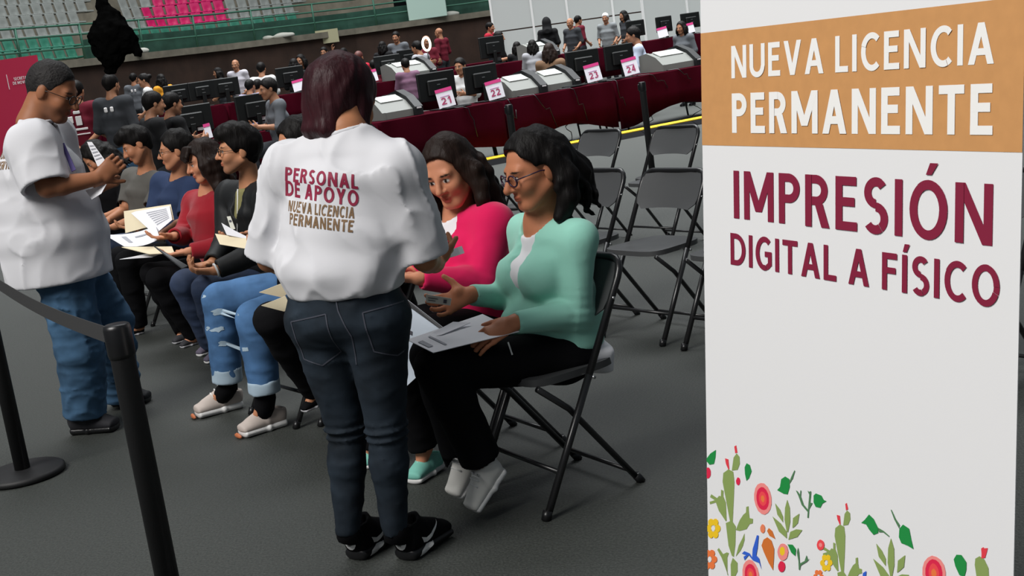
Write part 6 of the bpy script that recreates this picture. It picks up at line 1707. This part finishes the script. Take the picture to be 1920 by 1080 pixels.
# ------------------------------------------------------------------ tables with maroon cloths
MAROON = mat('maroon_cloth', lin(54, 4, 17), rough=.95, bump=.05, bscale=200, spec=.03)
TTOP = mat('table_top', (.5, .5, .5), rough=.6)
def table(P0, s0, s1, label, z0=0.0, drop=.57, cat=True, depth=.75):
    c = Vector((P0[0], P0[1], z0)) + ROW_D * s0
    root = empty('folding_table', c, 'folding table with thin dark legs ' + label, 'table', 'tables of the counter rows')
    L_ = s1 - s0
    M = Matrix((ROW_D, ROW_N, Vector((0, 0, 1)))).transposed()
    MB().box(M @ Vector((L_ / 2, depth / 2, .725)), (L_ - .02, depth - .02, .03), M).build('tabletop', TTOP, root)
    for sx in (.18, L_ - .18):
        for sy in (.08, depth - .08):
            MB().tube([M @ Vector((sx, sy, .71)), M @ Vector((sx + .02, sy, .3)), M @ Vector((sx + .06, sy, 0))], .016, 6).build('leg', CH_METAL, root)
        MB().tube([M @ Vector((sx + .04, .08, .2)), M @ Vector((sx + .04, depth - .08, .2))], .012, 6).build('stretcher', CH_METAL, root)
    # cloth: top sheet and hanging skirt with soft folds
    mb = MB(); vs = []; fs = []
    nx = int(L_ * 14)
    prof = [(depth + .012, .75 - drop * .6), (depth + .01, .752), (depth * .5, .753), (-.01, .752), (-.016, .70), (-.03, .75 - drop * .5), (-.035, .75 - drop)]
    rnd = random.Random(int(P0[0] * 100 + s0 * 10))
    ph = rnd.uniform(0, 6)
    for i in range(nx + 1):
        s = L_ * i / nx
        for j, (o_, z) in enumerate(prof):
            k = max(0, (j - 3) / 3)
            wob = (math.sin(s * 9 + ph) + math.sin(s * 21 + ph * 2) * .6) * .018 * k
            dz = (math.sin(s * 2.2 + ph) * .05 - .06 * math.cos(s / L_ * math.pi * 2)) * (1 if j == 6 else 0)
            vs.append(M @ Vector((s, o_ - wob, z + dz)))
    W_ = len(prof)
    for i in range(nx):
        for j in range(W_ - 1):
            fs.append((i * W_ + j, i * W_ + j + 1, (i + 1) * W_ + j + 1, (i + 1) * W_ + j))
    for e, flip in ((0, 0), (nx, 1)):
        # closed ends
        base = len(vs); zb = .75 - drop
        for j in (1, 3): vs.append(M @ Vector((L_ * e / nx, prof[j][0], zb)))
        q = (e * W_ + 1, e * W_ + 3, base + 1, base)
        fs.append(q if flip else q[::-1])
    mb.add(vs, fs, True)
    cl = mb.build('tablecloth', MAROON, None, c); auto_smooth(cl, 50)
    sm = cl.modifiers.new('thickness', 'SOLIDIFY'); sm.thickness = .006
    tag(cl, 'maroon cloth over the folding table ' + label, 'tablecloth', 'maroon tablecloths')
T1 = (-1.35, 15.7); T0 = (-3.3, 17.6); T0b = (-4.2, 22.0); T2 = (-1.8, 21.5); T3 = (-2.5, 26)
table(T1, 0, 1.95, 'carrying sign 21'); table(T1, 2.0, 3.95, 'between signs 22 and 23'); table(T1, 4.0, 6.2, 'carrying sign 24 next to the banner')
table(T0, -2.4, -.2, 'behind the seated men in black at the left'); table(T0, -.15, 1.9, 'behind the man in bomber jacket')
table(T0b, -2.4, -.2, 'far left in the second counter row', RISE); table(T0b, -.15, 2.2, 'far left right end of the second counter row', RISE)
table(T2, -.4, 1.8, 'in the rear row behind the standing woman', RISE); table(T2, 1.85, 4.2, 'in the rear row below the glowing ring lamp', RISE); table(T2, 4.25, 8.0, 'in the rear row reaching the banner', RISE)
table(T3, -.6, 2.6, 'in the farthest row below the brown wall', RISE); table(T3, 2.65, 5.4, 'in the farthest row before the white partition', RISE)

# ------------------------------------------------------------------ monitors, signs, printers
M_ROW = Matrix((ROW_D, ROW_N, Vector((0, 0, 1)))).transposed()
DARKP = mat('monitor_shell', (.006, .007, .007), rough=.5, spec=.3)
MON_LAB = ['black monitor behind the leftmost number sign', 'black monitor left of the second number sign', 'black monitor behind the third number sign', 'black monitor behind the number sign nearest the banner', 'large dark monitor with white stickers behind the man in bomber jacket', 'dark monitor with stickers behind the man in navy T-shirt',
           'far dark monitor left of three behind the orange top', 'far dark monitor middle of three behind the seated men', 'far dark monitor right of three below the bald man', 'dark monitor left of the standing woman\'s hair', 'dark monitor left of the three seated backs', 'grey monitor right of the standing woman\'s hair', 'monitor beside the white haired man', 'monitor left of the woman next to the banner', 'monitor right of the woman next to the banner', 'small far monitor below the man in grey shirt', 'small far monitor behind the standing woman\'s head']
STICK = mat('white_sticker', (.7, .7, .7), rough=.7)
for i, ((x, y), wd) in enumerate(MON_AT):
    z = floor_z((x, y))
    root = empty('monitor', (x, y, z + .755), MON_LAB[i], 'monitor', 'monitors on the counter rows')
    yaw = .12 * math.sin(i * 2.1)
    Mr = Matrix.Rotation(yaw, 3, 'Z') @ M_ROW
    hh = wd * .62
    MB().box(Mr @ Vector((0, 0, .12 + hh / 2)), (wd, .035, hh), Mr, .01).build('screen', DARKP, root)
    MB().box(Mr @ Vector((0, -.03, .12 + hh * .45)), (wd * .55, .04, hh * .55), Mr, .015).build('back_cover', DARKP, root)
    MB().box(Mr @ Vector((0, -.055, .12)), (.07, .03, .24), Mr, .005).build('stand', DARKP, root)
    MB().box(Mr @ Vector((0, -.03, .006)), (.24, .2, .012), Mr, .004).build('base', DARKP, root)
    MB().box(Mr @ Vector((0, -.052, .12 + hh * .55)), (.05, .004, .012), Mr).build('badge', STEEL, root)
    if i in (4, 5):
        for dx, dz, w_ in ((.12, .17, .12), (-.02, .2, .05)):
            MB().box(Mr @ Vector((dx, -.02, dz)), (w_, .004, .06 if w_ > .1 else .03), Mr).build('sticker', STICK, root)
PINKS = mat('sign_pink', lin(200, 40, 120), rough=.6); SIGNW = mat('sign_white', (.72, .70, .76), rough=.6)
S_LAB = ['white number sign reading 21, leftmost of the four on the counter', 'white number sign reading 22, second of the four from the left', 'white number sign reading 23, third of the four from the left', 'white number sign reading 24, nearest of the four to the banner', 'blank looking white sign left of the woman next to the banner', 'blank looking white sign right of the woman next to the banner', 'narrow white sign among the monitors at the left', 'white sign left of the standing woman\'s hair', 'white sign right of the standing woman\'s hair']
for i, ((x, y), t_) in enumerate(SIGN_AT):
    z = floor_z((x, y)) + .756
    root = empty('number_sign', (x, y, z), S_LAB[i], 'sign', 'number signs on the counter')
    # each sign leans back and a little sideways, facing the hall
    Mr = Matrix.Rotation(-.25, 3, Vector((1, 0, 0))) @ Matrix.Rotation(-.14, 3, Vector((0, 1, 0)))
    w_, h_ = (.22, .25) if t_ else (.2, .2)
    if i == 6: w_ = .09
    MB().box(Mr @ Vector((0, 0, h_ / 2 + .03)), (w_, .008, h_), Mr).build('panel', SIGNW, root)
    MB().box(Mr @ Vector((0, -.006, h_ + .03 - .022)), (w_, .006, .044), Mr).build('header', PINKS, root)
    if i < 4:
        MB().box(Mr @ Vector((0, -.006, h_ * .70)), (w_ * .55, .004, .01), Mr).build('caption_line', mat('pale_pink_print', lin(200, 150, 190), rough=.7), root)
        o_ = Vector((x, y, z)) + Mr @ Vector((0, -.008, h_ * .42 + .01))
        drape_text(root, None, t_, o_, Mr @ Vector((1, 0, 0)), Mr @ Vector((0, 0, 1)), (0, 1, 0), .125, .09, mat('sign_ink', lin(160, 40, 90), rough=.6), 'number', .17, root=(x, y, z))
    MB().tube([Mr @ Vector((0, .01, .2)), Vector((0, .12, 0))], .005, 6).build('prop', CH_METAL, root)
    MB().box((0, .02, .003), (.2, .16, .006)).build('foot', BLACK_GLOSS, root)
PRG = mat('printer_grey', lin(118, 120, 116), rough=.5); PRD = mat('printer_dark', (.008, .009, .01), rough=.5)
P_LAB = ['grey wide printer right of sign 22', 'grey wide printer left of sign 23', 'grey wide printer right of sign 24 beside the banner', 'grey wide printer at the left end of the counter beside the standing woman', 'pale printer behind sign 21 in the rear row', 'pale printer in the rear row behind the seated backs']
for i, ((x, y), _) in enumerate(PRN_AT):
    z = floor_z((x, y)) + .756
    wd = .62 if i in (2, 4) else .42
    root = empty('wide_printer', (x, y, z), P_LAB[i], 'printer', 'wide printers on the counter')
    prof = [(-.24, .0), (.24, .0), (.24, .25), (.08, .28), (-.10, .21), (-.24, .09)]
    def slab(name, x0, x1, sc, material):
        # prism extruded along the row direction
        vs = []
        pr = [(a * sc, b * sc) for a, b in prof]
        for xx in (x0, x1):
            for a, b in pr: vs.append(M_ROW @ Vector((xx, a, b)))
        n = len(pr)
        fs = [tuple(range(n)), tuple(range(2 * n - 1, n - 1, -1))] + [(k, n + k, n + (k + 1) % n, (k + 1) % n) for k in range(n)]
        return MB().add(vs, fs).build(name, material, root)
    slab('body', -wd / 2, wd / 2, .96, PRG)
    slab('end_cap', wd / 2, wd / 2 + .12, 1.18, PRD)
    slab('end_cap', -wd / 2 - .05, -wd / 2, 1.0, PRG)
    MB().box(M_ROW @ Vector((0, -.02, .245)), (wd * .8, .17, .012), M_ROW @ Matrix.Rotation(.42, 3, 'X')).build('lid', mat('printer_pale', lin(170, 174, 170), rough=.5), root)
    MB().box(M_ROW @ Vector((wd / 2 - .1, .12, .275)), (.16, .1, .03), M_ROW).build('control_panel', PRD, root)
    MB().box(M_ROW @ Vector((wd / 2 + .06, -.287, .09)), (.07, .006, .02), M_ROW).build('badge', STICK, root)

# keyboards, papers and cables along the counter
for i, (s, o_, w_, lab) in enumerate(((1.35, .18, .4, 'dark keyboard in front of sign 21'), (4.1, .16, .42, 'dark keyboard left of sign 24'), (3.4, .2, .4, 'dark keyboard beside sign 23'))):
    c = Vector((*T1, .757)) + ROW_D * s + ROW_N * o_
    kb = empty('keyboard', c, lab, 'keyboard')
    MB().box((0, 0, .012), (w_, .14, .018), M_ROW, .004).build('case', DARKP, kb)
    for r in range(4): MB().box(M_ROW @ Vector((0, -.045 + r * .03, .024)), (w_ * .92, .022, .008), M_ROW).build('key_row', CHARC, kb)
rnd = random.Random(2)
for i in range(7):
    s = 1.0 + i * .7 + rnd.uniform(-.2, .2)
    c = Vector((*T1, 0)) + ROW_D * s
    mb = MB(); pts = []
    x0 = 0
    for k in range(9):
        x0 += rnd.uniform(-.02, .09)
        pts.append(ROW_D * x0 + ROW_N * (.12 - .16 * min(1, k / 4)) + Vector((0, 0, .765 if k < 4 else .74 - (k - 4) * rnd.uniform(.03, .12) )))
    o = mb.tube(pts, .006, 5).build('cable', BLACK_GLOSS, None, c)
    tag(o, 'thin black cable hanging over the maroon counter front, %s from the left' % ORD[i], 'cable', 'cables of the counter')
for i in range(5):
    s = 2.3 + i * .85 + rnd.uniform(-.2, .2)
    c = Vector((*T1, 0)) + ROW_D * s + ROW_N * .2
    pts = [Vector((rnd.uniform(-.1, .1), rnd.uniform(-.1, .1), .3 - k * .05)) for k in range(6)] + [ROW_D * rnd.uniform(-.3, .3) + Vector((0, 0, .012)), ROW_D * rnd.uniform(-.5, .5) + Vector((0, -.15, .012))]
    o = MB().tube(pts, .006, 5).build('cable', BLACK_GLOSS, None, c)
    tag(o, 'thin black cable dangling below the maroon counter to the floor, %s from the left' % ORD[i], 'cable', 'cables under the counter')
# yellow cable ramp on the floor
a, b = Vector((-.35, 16.3, 0)), Vector((4.2, 18.95, 0))
d_ = (b - a).normalized(); n_ = Vector((-d_.y, d_.x, 0)); M_ = Matrix((d_, n_, Vector((0, 0, 1)))).transposed()
k = 0; s = 0
while s < (b - a).length:
    c = a + d_ * (s + .45)
    ro = empty('cable_ramp', c, 'black and yellow cable ramp segment below the counter, %s from the left' % ORD[k], 'cable ramp', 'cable ramp segments')
    pr = [(-.25, 0), (.25, 0), (.12, .06), (-.12, .06)]
    vs = [M_ @ Vector((xx, p, q)) for xx in (-.445, .445) for p, q in pr]
    MB().add(vs, [(0, 1, 2, 3)[::-1], (4, 5, 6, 7)] + [(i, (i + 1) % 4, 4 + (i + 1) % 4, 4 + i) for i in range(4)]).build('body', BLACK_CLOTH, ro)
    MB().box((0, 0, .068), (.88, .22, .018), M_, .004).build('lid', mat('yellow_plastic', lin(225, 185, 20), rough=.5), ro)
    s += .9; k += 1
# blue folder and round light
o = MB().box((0, 0, 0), (.17, .02, .16), None, .004).build('blue_folder', mat('royal_blue', lin(30, 50, 190), rough=.6), None, (-4.08, 15.5, 1.08)); tag(o, 'royal blue folder held by the man in dark grey jacket', 'folder')
rlp = empty('ring_lamp', (-.95, 24.4, floor_z((-.95, 24.4)) + .755), 'small glowing ring lamp on the rear counter', 'lamp')
mb = MB(); mb.tube([(math.cos(t) * .07, 0, .53 + math.sin(t) * .12) for t in np.linspace(0, 2 * math.pi, 21)], .022, 8, cap=False)
gm = mat('ring_glow', (.9, .85, .7)); gm.node_tree.nodes['Principled BSDF'].inputs['Emission Color'].default_value = (1, .92, .7, 1); gm.node_tree.nodes['Principled BSDF'].inputs['Emission Strength'].default_value = 1.5
mb.build('ring', gm, rlp)
MB().tube([(0, 0, 0), (0, 0, .42)], .012, 6).build('stem', CH_METAL, rlp)
MB().lathe([(.09, 0), (.09, .015), (.02, .02)], n=16).build('base', CH_METAL, rlp)

# ------------------------------------------------------------------ people in the background
def shirt(name, c): return mat('cloth_' + name, c, rough=.85, spec=.2)
SH = dict(maroon=lin(96, 22, 38), charcoal=lin(52, 54, 58), grey=lin(92, 95, 100), white=lin(205, 205, 205), orange=lin(205, 140, 40), black=(.008, .008, .009), paleshirt=lin(175, 172, 180), lavender=lin(165, 160, 195), red=lin(165, 30, 50), plum=lin(110, 80, 100), lightgrey=lin(150, 150, 155), tan=lin(110, 85, 65), greyvest=lin(120, 124, 126), paleblue=lin(185, 195, 215))
JOINTS['ST'] = dict(head=(0, .02, 1.6), neck=(0, -.02, 1.45), chest=(0, 0, 1.25), shL=(-.18, -.02, 1.4), shR=(.18, -.02, 1.4), elL=(-.24, -.04, 1.12), elR=(.24, -.04, 1.12), wrL=(-.2, .14, .98), wrR=(.2, .14, .98), pel=(0, 0, .92), hipL=(-.09, 0, .88), hipR=(.09, 0, .88), knL=(-.1, .02, .48), knR=(.1, .02, .48), anL=(-.1, 0, .09), anR=(.1, 0, .09), heelL=(-.1, -.05, 0), toeL=(-.12, .2, 0), heelR=(.1, -.05, 0), toeR=(.12, .2, 0))
JOINTS['BK'] = dict(JOINTS['ST'], elL=(-.27, -.08, 1.14), elR=(.27, -.08, 1.14), wrL=(-.07, -.2, .98), wrR=(.07, -.2, .98))
JOINTS['RA'] = dict(JOINTS['ST'], elR=(.3, .08, 1.45), wrR=(.28, .12, 1.72))
JOINTS['SE'] = dict(head=(0, .06, 1.2), neck=(0, 0, 1.05), chest=(0, 0, .86), shL=(-.18, 0, 1.0), shR=(.18, 0, 1.0), elL=(-.23, .06, .75), elR=(.23, .06, .75), wrL=(-.13, .28, .78), wrR=(.13, .28, .78), pel=(0, -.02, .52), hipL=(-.09, 0, .5), hipR=(.09, 0, .5), knL=(-.12, .42, .5), knR=(.12, .42, .5), anL=(-.12, .4, .09), anR=(.12, .4, .09), heelL=(-.12, .35, 0), toeL=(-.13, .6, 0), heelR=(.12, .35, 0), toeR=(.13, .6, 0))
BGT = {}
TR = mat('dark_trousers', (.015, .017, .022), rough=.9)
def bg_proto(key):
    f = Fig(key, None, None, 1.0, (.34, .16, .09), .017, .0085)
    f.set_head((0, 1, -.12), size=1.04)
    J = f.J
    f.hands = [dict(w=J['wrL'], d=J['wrL'] - J['elL'], n=(1, 0, .2), side=1, curl=.6), dict(w=J['wrR'], d=J['wrR'] - J['elR'], n=(-1, 0, .2), side=-1, curl=.6)]
    f.body()
    sc = [(J['pel'], .165, .125), (lerp(J['pel'], J['chest'], .5), .165, .125), (J['chest'], .18, .12), (lerp(J['chest'], J['neck'], .5), .15, .09)]
    f.top(SHM['maroon'], sc, (.066, .06, .055), 1.25, .065, .01, h=.015, folds=.006, name='shirt')
    f.pants(TR, (.095, .08, .068, .06), waist=.05, h=.016)
    hs = {}
    hs['short'] = f.hair(HAIR_BLK, lambda F: f.cap_hair(F, .012, .05, 0, -.04, .07), h=.012, amp=.004)
    hs['long'] = f.hair(HAIR_BLK, lambda F: long_hair(.2, 0, .01, 4)(f, F), h=.012, amp=.004, lo=.26)
    def bun(F):
        f.cap_hair(F, .01, .05, 0, -.04, .07); F.ell(f.HL(0, -.12, .05), (.045, .045, .045), None, .01)
    hs['bun'] = f.hair(HAIR_BLK, bun, h=.012, amp=.004)
    for q in 'LR':
        shoe(f, J['heel' + q], J['toe' + q], (0, 0, 1), BLACK_CLOTH, BLACK_GLOSS)
    f.o.location = (0, 0, 0)
    for c in f.o.children: c.location = tuple(f.root)
    parts = list(f.o.children)
    kids = {c.name: list(c.children) for c in parts}
    for c in parts:
        for g_ in kids[c.name]: pass
    BGT[key] = (f.o, hs)
SHM = {k: shirt(k, v) for k, v in SH.items()}
for k_ in ('ST', 'BK', 'RA', 'SE'): bg_proto(k_)
GREYH = mat('white_hair', (.6, .6, .6), rough=.7); BRNH = HAIR_BRN; AUB = mat('auburn_hair', (.09, .02, .015), rough=.6)
PRINTW = mat('white_shirt_print', (.7, .68, .68), rough=.8)
for i, (c, pose, face, sh, hair, _z, lab) in enumerate(BG):
    fz = floor_z(c)
    zr = c[2] - fz
    key = {'back': 'BK', 'raise': 'RA'}.get(pose, 'ST' if (pose == 'stand' and zr > 1.15) or zr > 1.42 else 'SE')
    sc_ = zr / JOINTS[key]['head'][2]
    sc_ = min(1.15, max(.82, sc_))
    src, hs = BGT[key]
    root = empty('person', (c[0], c[1], fz), lab, 'person', 'people working and waiting at the counters')
    root.rotation_euler = (0, 0, math.atan2(face[1], face[0]) - math.pi / 2)
    root.scale = (sc_,) * 3
    hk = {'bald': None, 'hood': 'short', 'brown': 'long', 'auburn': 'short', 'white': 'short'}.get(hair, hair)
    for ch in list(src.children):
        if ch.name.startswith('hair') and (hk is None or ch is not hs[hk]): continue
        n_ = copy_tree(ch, root)
        if ch.name.startswith('hair'):
            n_.name = 'hair'
            mt_ = {'brown': BRNH, 'white': GREYH, 'auburn': AUB}.get(hair, HAIR_BLK)
        elif ch.name.startswith('shirt'): mt_ = SHM[sh]
        elif ch.name.startswith('trousers'): mt_ = DENIM_BLUE if i in (1, 6) else TR
        else: continue
        n_.material_slots[0].link = 'OBJECT'
        n_.material_slots[0].material = mt_
    if hair == 'hood':
        F = Field((-.2, -.2, 1.35), (.2, .2, 1.85), .014)
        F.ell((0, -.01, 1.63), (.115, .13, .15)); F.cone((0, -.03, 1.5), (0, -.06, 1.42), .12, .14, .05); F.ell((0, .12, 1.6), (.08, .08, .11), None, .02, 's')
        F.build('hood', SHM['black'], root)
    if i == 0:
        for (x, z, w_, h_) in ((0, 1.36, .08, .035), (-.09, 1.28, .07, .08), (.01, 1.26, .07, .11), (0, 1.16, .2, .025), (.02, 1.10, .2, .015)):
            MB().box((x, -.155, z), (w_, .012, h_), None, .004).build('shirt_print', PRINTW, root)
    if i in (1, 2):
        for x in (-.04, .04): MB().box((x, -.13, 1.33), (.045, .02, .06), None, .01).build('shirt_print', PRINTW, root)
for src, hs in BGT.values():
    for ch in list(src.children):
        for g_ in list(ch.children): bpy.data.objects.remove(g_)
        bpy.data.objects.remove(ch)
    bpy.data.objects.remove(src)

# ------------------------------------------------------------------ barrier posts
def stanchion(x, y, label, h=.95, rz=0.0):
    root = empty('barrier_post', (x, y, 0), label, 'barrier post', 'retractable belt barrier posts', rz)
    MB().lathe([(.16, 0), (.172, .006), (.172, .022), (.16, .03), (.05, .036)], n=40).build('base', mat('black_powdercoat', (.007, .007, .008), rough=.6, bump=.1, bscale=300), root)
    MB().lathe([(.032, .03), (.032, h - .09), (.034, h - .085)], n=24).build('pole', MATS['black_powdercoat'], root)
    MB().lathe([(.034, h - .09), (.036, h - .08), (.036, h - .012), (.033, h - .003), (.028, h)], n=24).build('head', BLACK_GLOSS, root)
    MB().box((-.036, 0, h - .05), (.014, .03, .06), None, .003).build('belt_clip', BLACK_GLOSS, root)
    return root
stanchion(-1.04, 3.3, 'black belt barrier post in the left foreground, nearest to the camera', .945, -.95)
stanchion(-2.17, 5.26, 'black belt barrier post with round base at the left edge', .945, -.95)
stanchion(1.52, 12.5, 'black barrier post behind the empty chairs beside the banner', .95)
stanchion(.2, 11.75, 'black barrier post behind the head of the woman in mint', .95)
# belt between the two front posts
p0, p1 = Vector((-1.06, 3.34, .90)), Vector((-2.15, 5.22, .90))
mb = MB(); vs = []; fs = []
N = 16
nb = (p1 - p0).normalized(); sd = Vector((-nb.y, nb.x, 0)) * .0012
for i in range(N + 1):
    t = i / N; p = p0.lerp(p1, t) - Vector((0, 0, .03 * math.sin(math.pi * t)))
    for o_ in (-sd + Vector((0, 0, -.024)), sd + Vector((0, 0, -.024)), sd + Vector((0, 0, .024)), -sd + Vector((0, 0, .024))):
        vs.append(p + o_ - p0)
for i in range(N):
    for j in range(4): fs.append((i * 4 + j, i * 4 + (j + 1) % 4, (i + 1) * 4 + (j + 1) % 4, (i + 1) * 4 + j))
o = mb.add(vs, fs).build('barrier_belt', mat('grey_webbing', (.03, .03, .031), rough=.8, bump=.1, bscale=500), None, p0)
tag(o, 'dark grey webbing belt stretched between the two front barrier posts', 'belt')

# ------------------------------------------------------------------ black bundle hanging over the hall
hb = empty('hanging_bundle', (-3.33, 12, 1.7), 'ragged black fluffy bundle hanging in front of the stadium seats', 'bundle')
F = Field((-3.62, 11.75, 1.6), (-2.98, 12.25, 2.55), .011)
F.chain([(-3.34, 12, 2.37), (-3.29, 12, 2.24), (-3.30, 12, 2.08), (-3.34, 12, 1.92), (-3.37, 12, 1.75)], [.05, .07, .15, .13, .05], .06)
F.chain([(-3.24, 12, 2.1), (-3.18, 12, 2.0), (-3.10, 12, 1.89)], [.11, .10, .055], .05)
F.ell((-3.43, 12, 2.03), (.08, .09, .12), None, .05)
F.displace(lambda P: .02 * vnoise(P * 16, 1., 4) + .012 * vnoise(P * 40, 1., 5))
F.build('fluff', mat('black_fluff', (.003, .003, .003), rough=1.0, spec=.0), hb, (-3.33, 12, 1.7))
MB().tube([(-.01, 0, .6), (.0, 0, 5.0)], .01, 6).build('cable', BLACK_GLOSS, hb)
# ------------------------------------------------------------------ roll-up banner
BO, BD, BU = Vector((.3088, 2.6315, 0)), Vector((.4167, -.909, 0)), Vector((.1027, .0471, .9936))
BN = BD.cross(BU)
bn = empty('rollup_banner', BO + BD * .425, 'tall white roll-up banner with orange band and maroon lettering at the right', 'banner')
BR = Vector(bn.location)
def bp(u, h, o=0.0): return BO + BD * u + BU * h + BN * o - BR
FAB = mat('banner_vinyl', (.775, .775, .785), rough=.65, bump=.02, bscale=400, spec=.3)
W_B, H0, H1 = .85, .09, 2.05
mb = MB(); vs = []; fs = []
NU, NV = 24, 12
for side in (0, 1):
    for i in range(NU + 1):
        for j in range(NV + 1):
            u = W_B * i / NU
            vs.append(bp(u, H0 + (H1 - H0) * j / NV, (-.0015 if side else 0)))
K = NV + 1; O_ = (NU + 1) * K
for side in (0, 1):
    for i in range(NU):
        for j in range(NV):
            q = (side * O_ + i * K + j, side * O_ + (i + 1) * K + j, side * O_ + (i + 1) * K + j + 1, side * O_ + i * K + j + 1)
            fs.append(q[::-1] if side else q)
for i in range(NU):
    for j in (0, NV): fs.append((i * K + j, (i + 1) * K + j, O_ + (i + 1) * K + j, O_ + i * K + j))
for j in range(NV):
    for i in (0, NU): fs.append((i * K + j, i * K + j + 1, O_ + i * K + j + 1, O_ + i * K + j))
sheet_ = mb.add(vs, fs, False).build('printed_sheet', FAB, bn)
def flat(name, poly, o, material, parent):
    return MB().add([bp(u, h, o) for u, h in poly], [tuple(range(len(poly)))]).build(name, material, parent)
bandm = mat('banner_orange', lin(200, 146, 92), rough=.65, spec=.3, var=.04, vscale=40)
flat('orange_band', [(.0, 1.265), (W_B, 1.265), (W_B, 1.496), (.0, 1.496)], .0006, bandm, sheet_)
BW = mat('banner_white_ink', (.86, .85, .83), rough=.65)
BM = mat('banner_maroon_ink', lin(128, 14, 52), rough=.65)
for t_, ref, u0, u1, h0, h1, m_, bo in (('NUEVA LICENCIA', None, .108, .792, 1.400, 1.464, BW, .165), ('PERMANENTE', None, .108, .792, 1.291, 1.370, BW, .18), ('IMPRESIÓN', 'IMPRESION', .111, .795, 1.118, 1.215, BM, .165), ('DIGITAL A FÍSICO', 'DIGITAL A FISICO', .098, .812, 1.0215, 1.087, BM, .165)):
    c = BO + BD * ((u0 + u1) / 2) + BU * ((h0 + h1) / 2) + BN * .0012
    drape_text(sheet_, None, t_, c, BD, BU, -BN, u1 - u0, h1 - h0, m_, 'lettering', bo, root=tuple(BR), ref=ref)
INKC = dict(olive=lin(136, 158, 88), leaf=lin(20, 138, 62), red=lin(225, 58, 70), crimson=lin(222, 30, 72), coral=lin(238, 70, 76), salmon=lin(240, 140, 135), salmon2=lin(232, 130, 90), orange=lin(235, 120, 60), orangeleaf=lin(208, 112, 42), yellow=lin(238, 196, 30), blue=lin(45, 95, 205), stem=lin(80, 125, 85), white=(.775, .775, .785))
for i, (n_, c_, poly) in enumerate(BANNER_PRINT):
    poly = [(min(W_B, max(0, u)), max(H0, h)) for u, h in poly]
    q = []
    for p in poly:
        if not q or (abs(p[0] - q[-1][0]) + abs(p[1] - q[-1][1])) > 1e-4: q.append(p)
    if len(q) < 3: continue
    flat(n_, q, .0007 + .00001 * i, mat('ink_' + c_, INKC[c_], rough=.65), sheet_)
# aluminium cassette, feet, pole, top rail
ALU = mat('brushed_aluminium', (.6, .6, .62), rough=.35, metal=1)
Mb = Matrix((BD, Vector((-BD.y, BD.x, 0)), Vector((0, 0, 1)))).transposed()
MB().box(Mb @ Vector((0, 0, .05)), (.88, .10, .09), Mb, .015).build('cassette', ALU, bn)
for sx in (-.3, .3): MB().box(Mb @ Vector((sx, 0, .008)), (.05, .36, .016), Mb, .004).build('foot', ALU, bn)
MB().tube([bp(.425, .05, -.03), bp(.425, 2.05, -.03)], .009, 8).build('pole', ALU, bn)
MB().tube([bp(0, 2.055, -.005), bp(W_B, 2.055, -.005)], .013, 8).build('top_rail', ALU, bn)
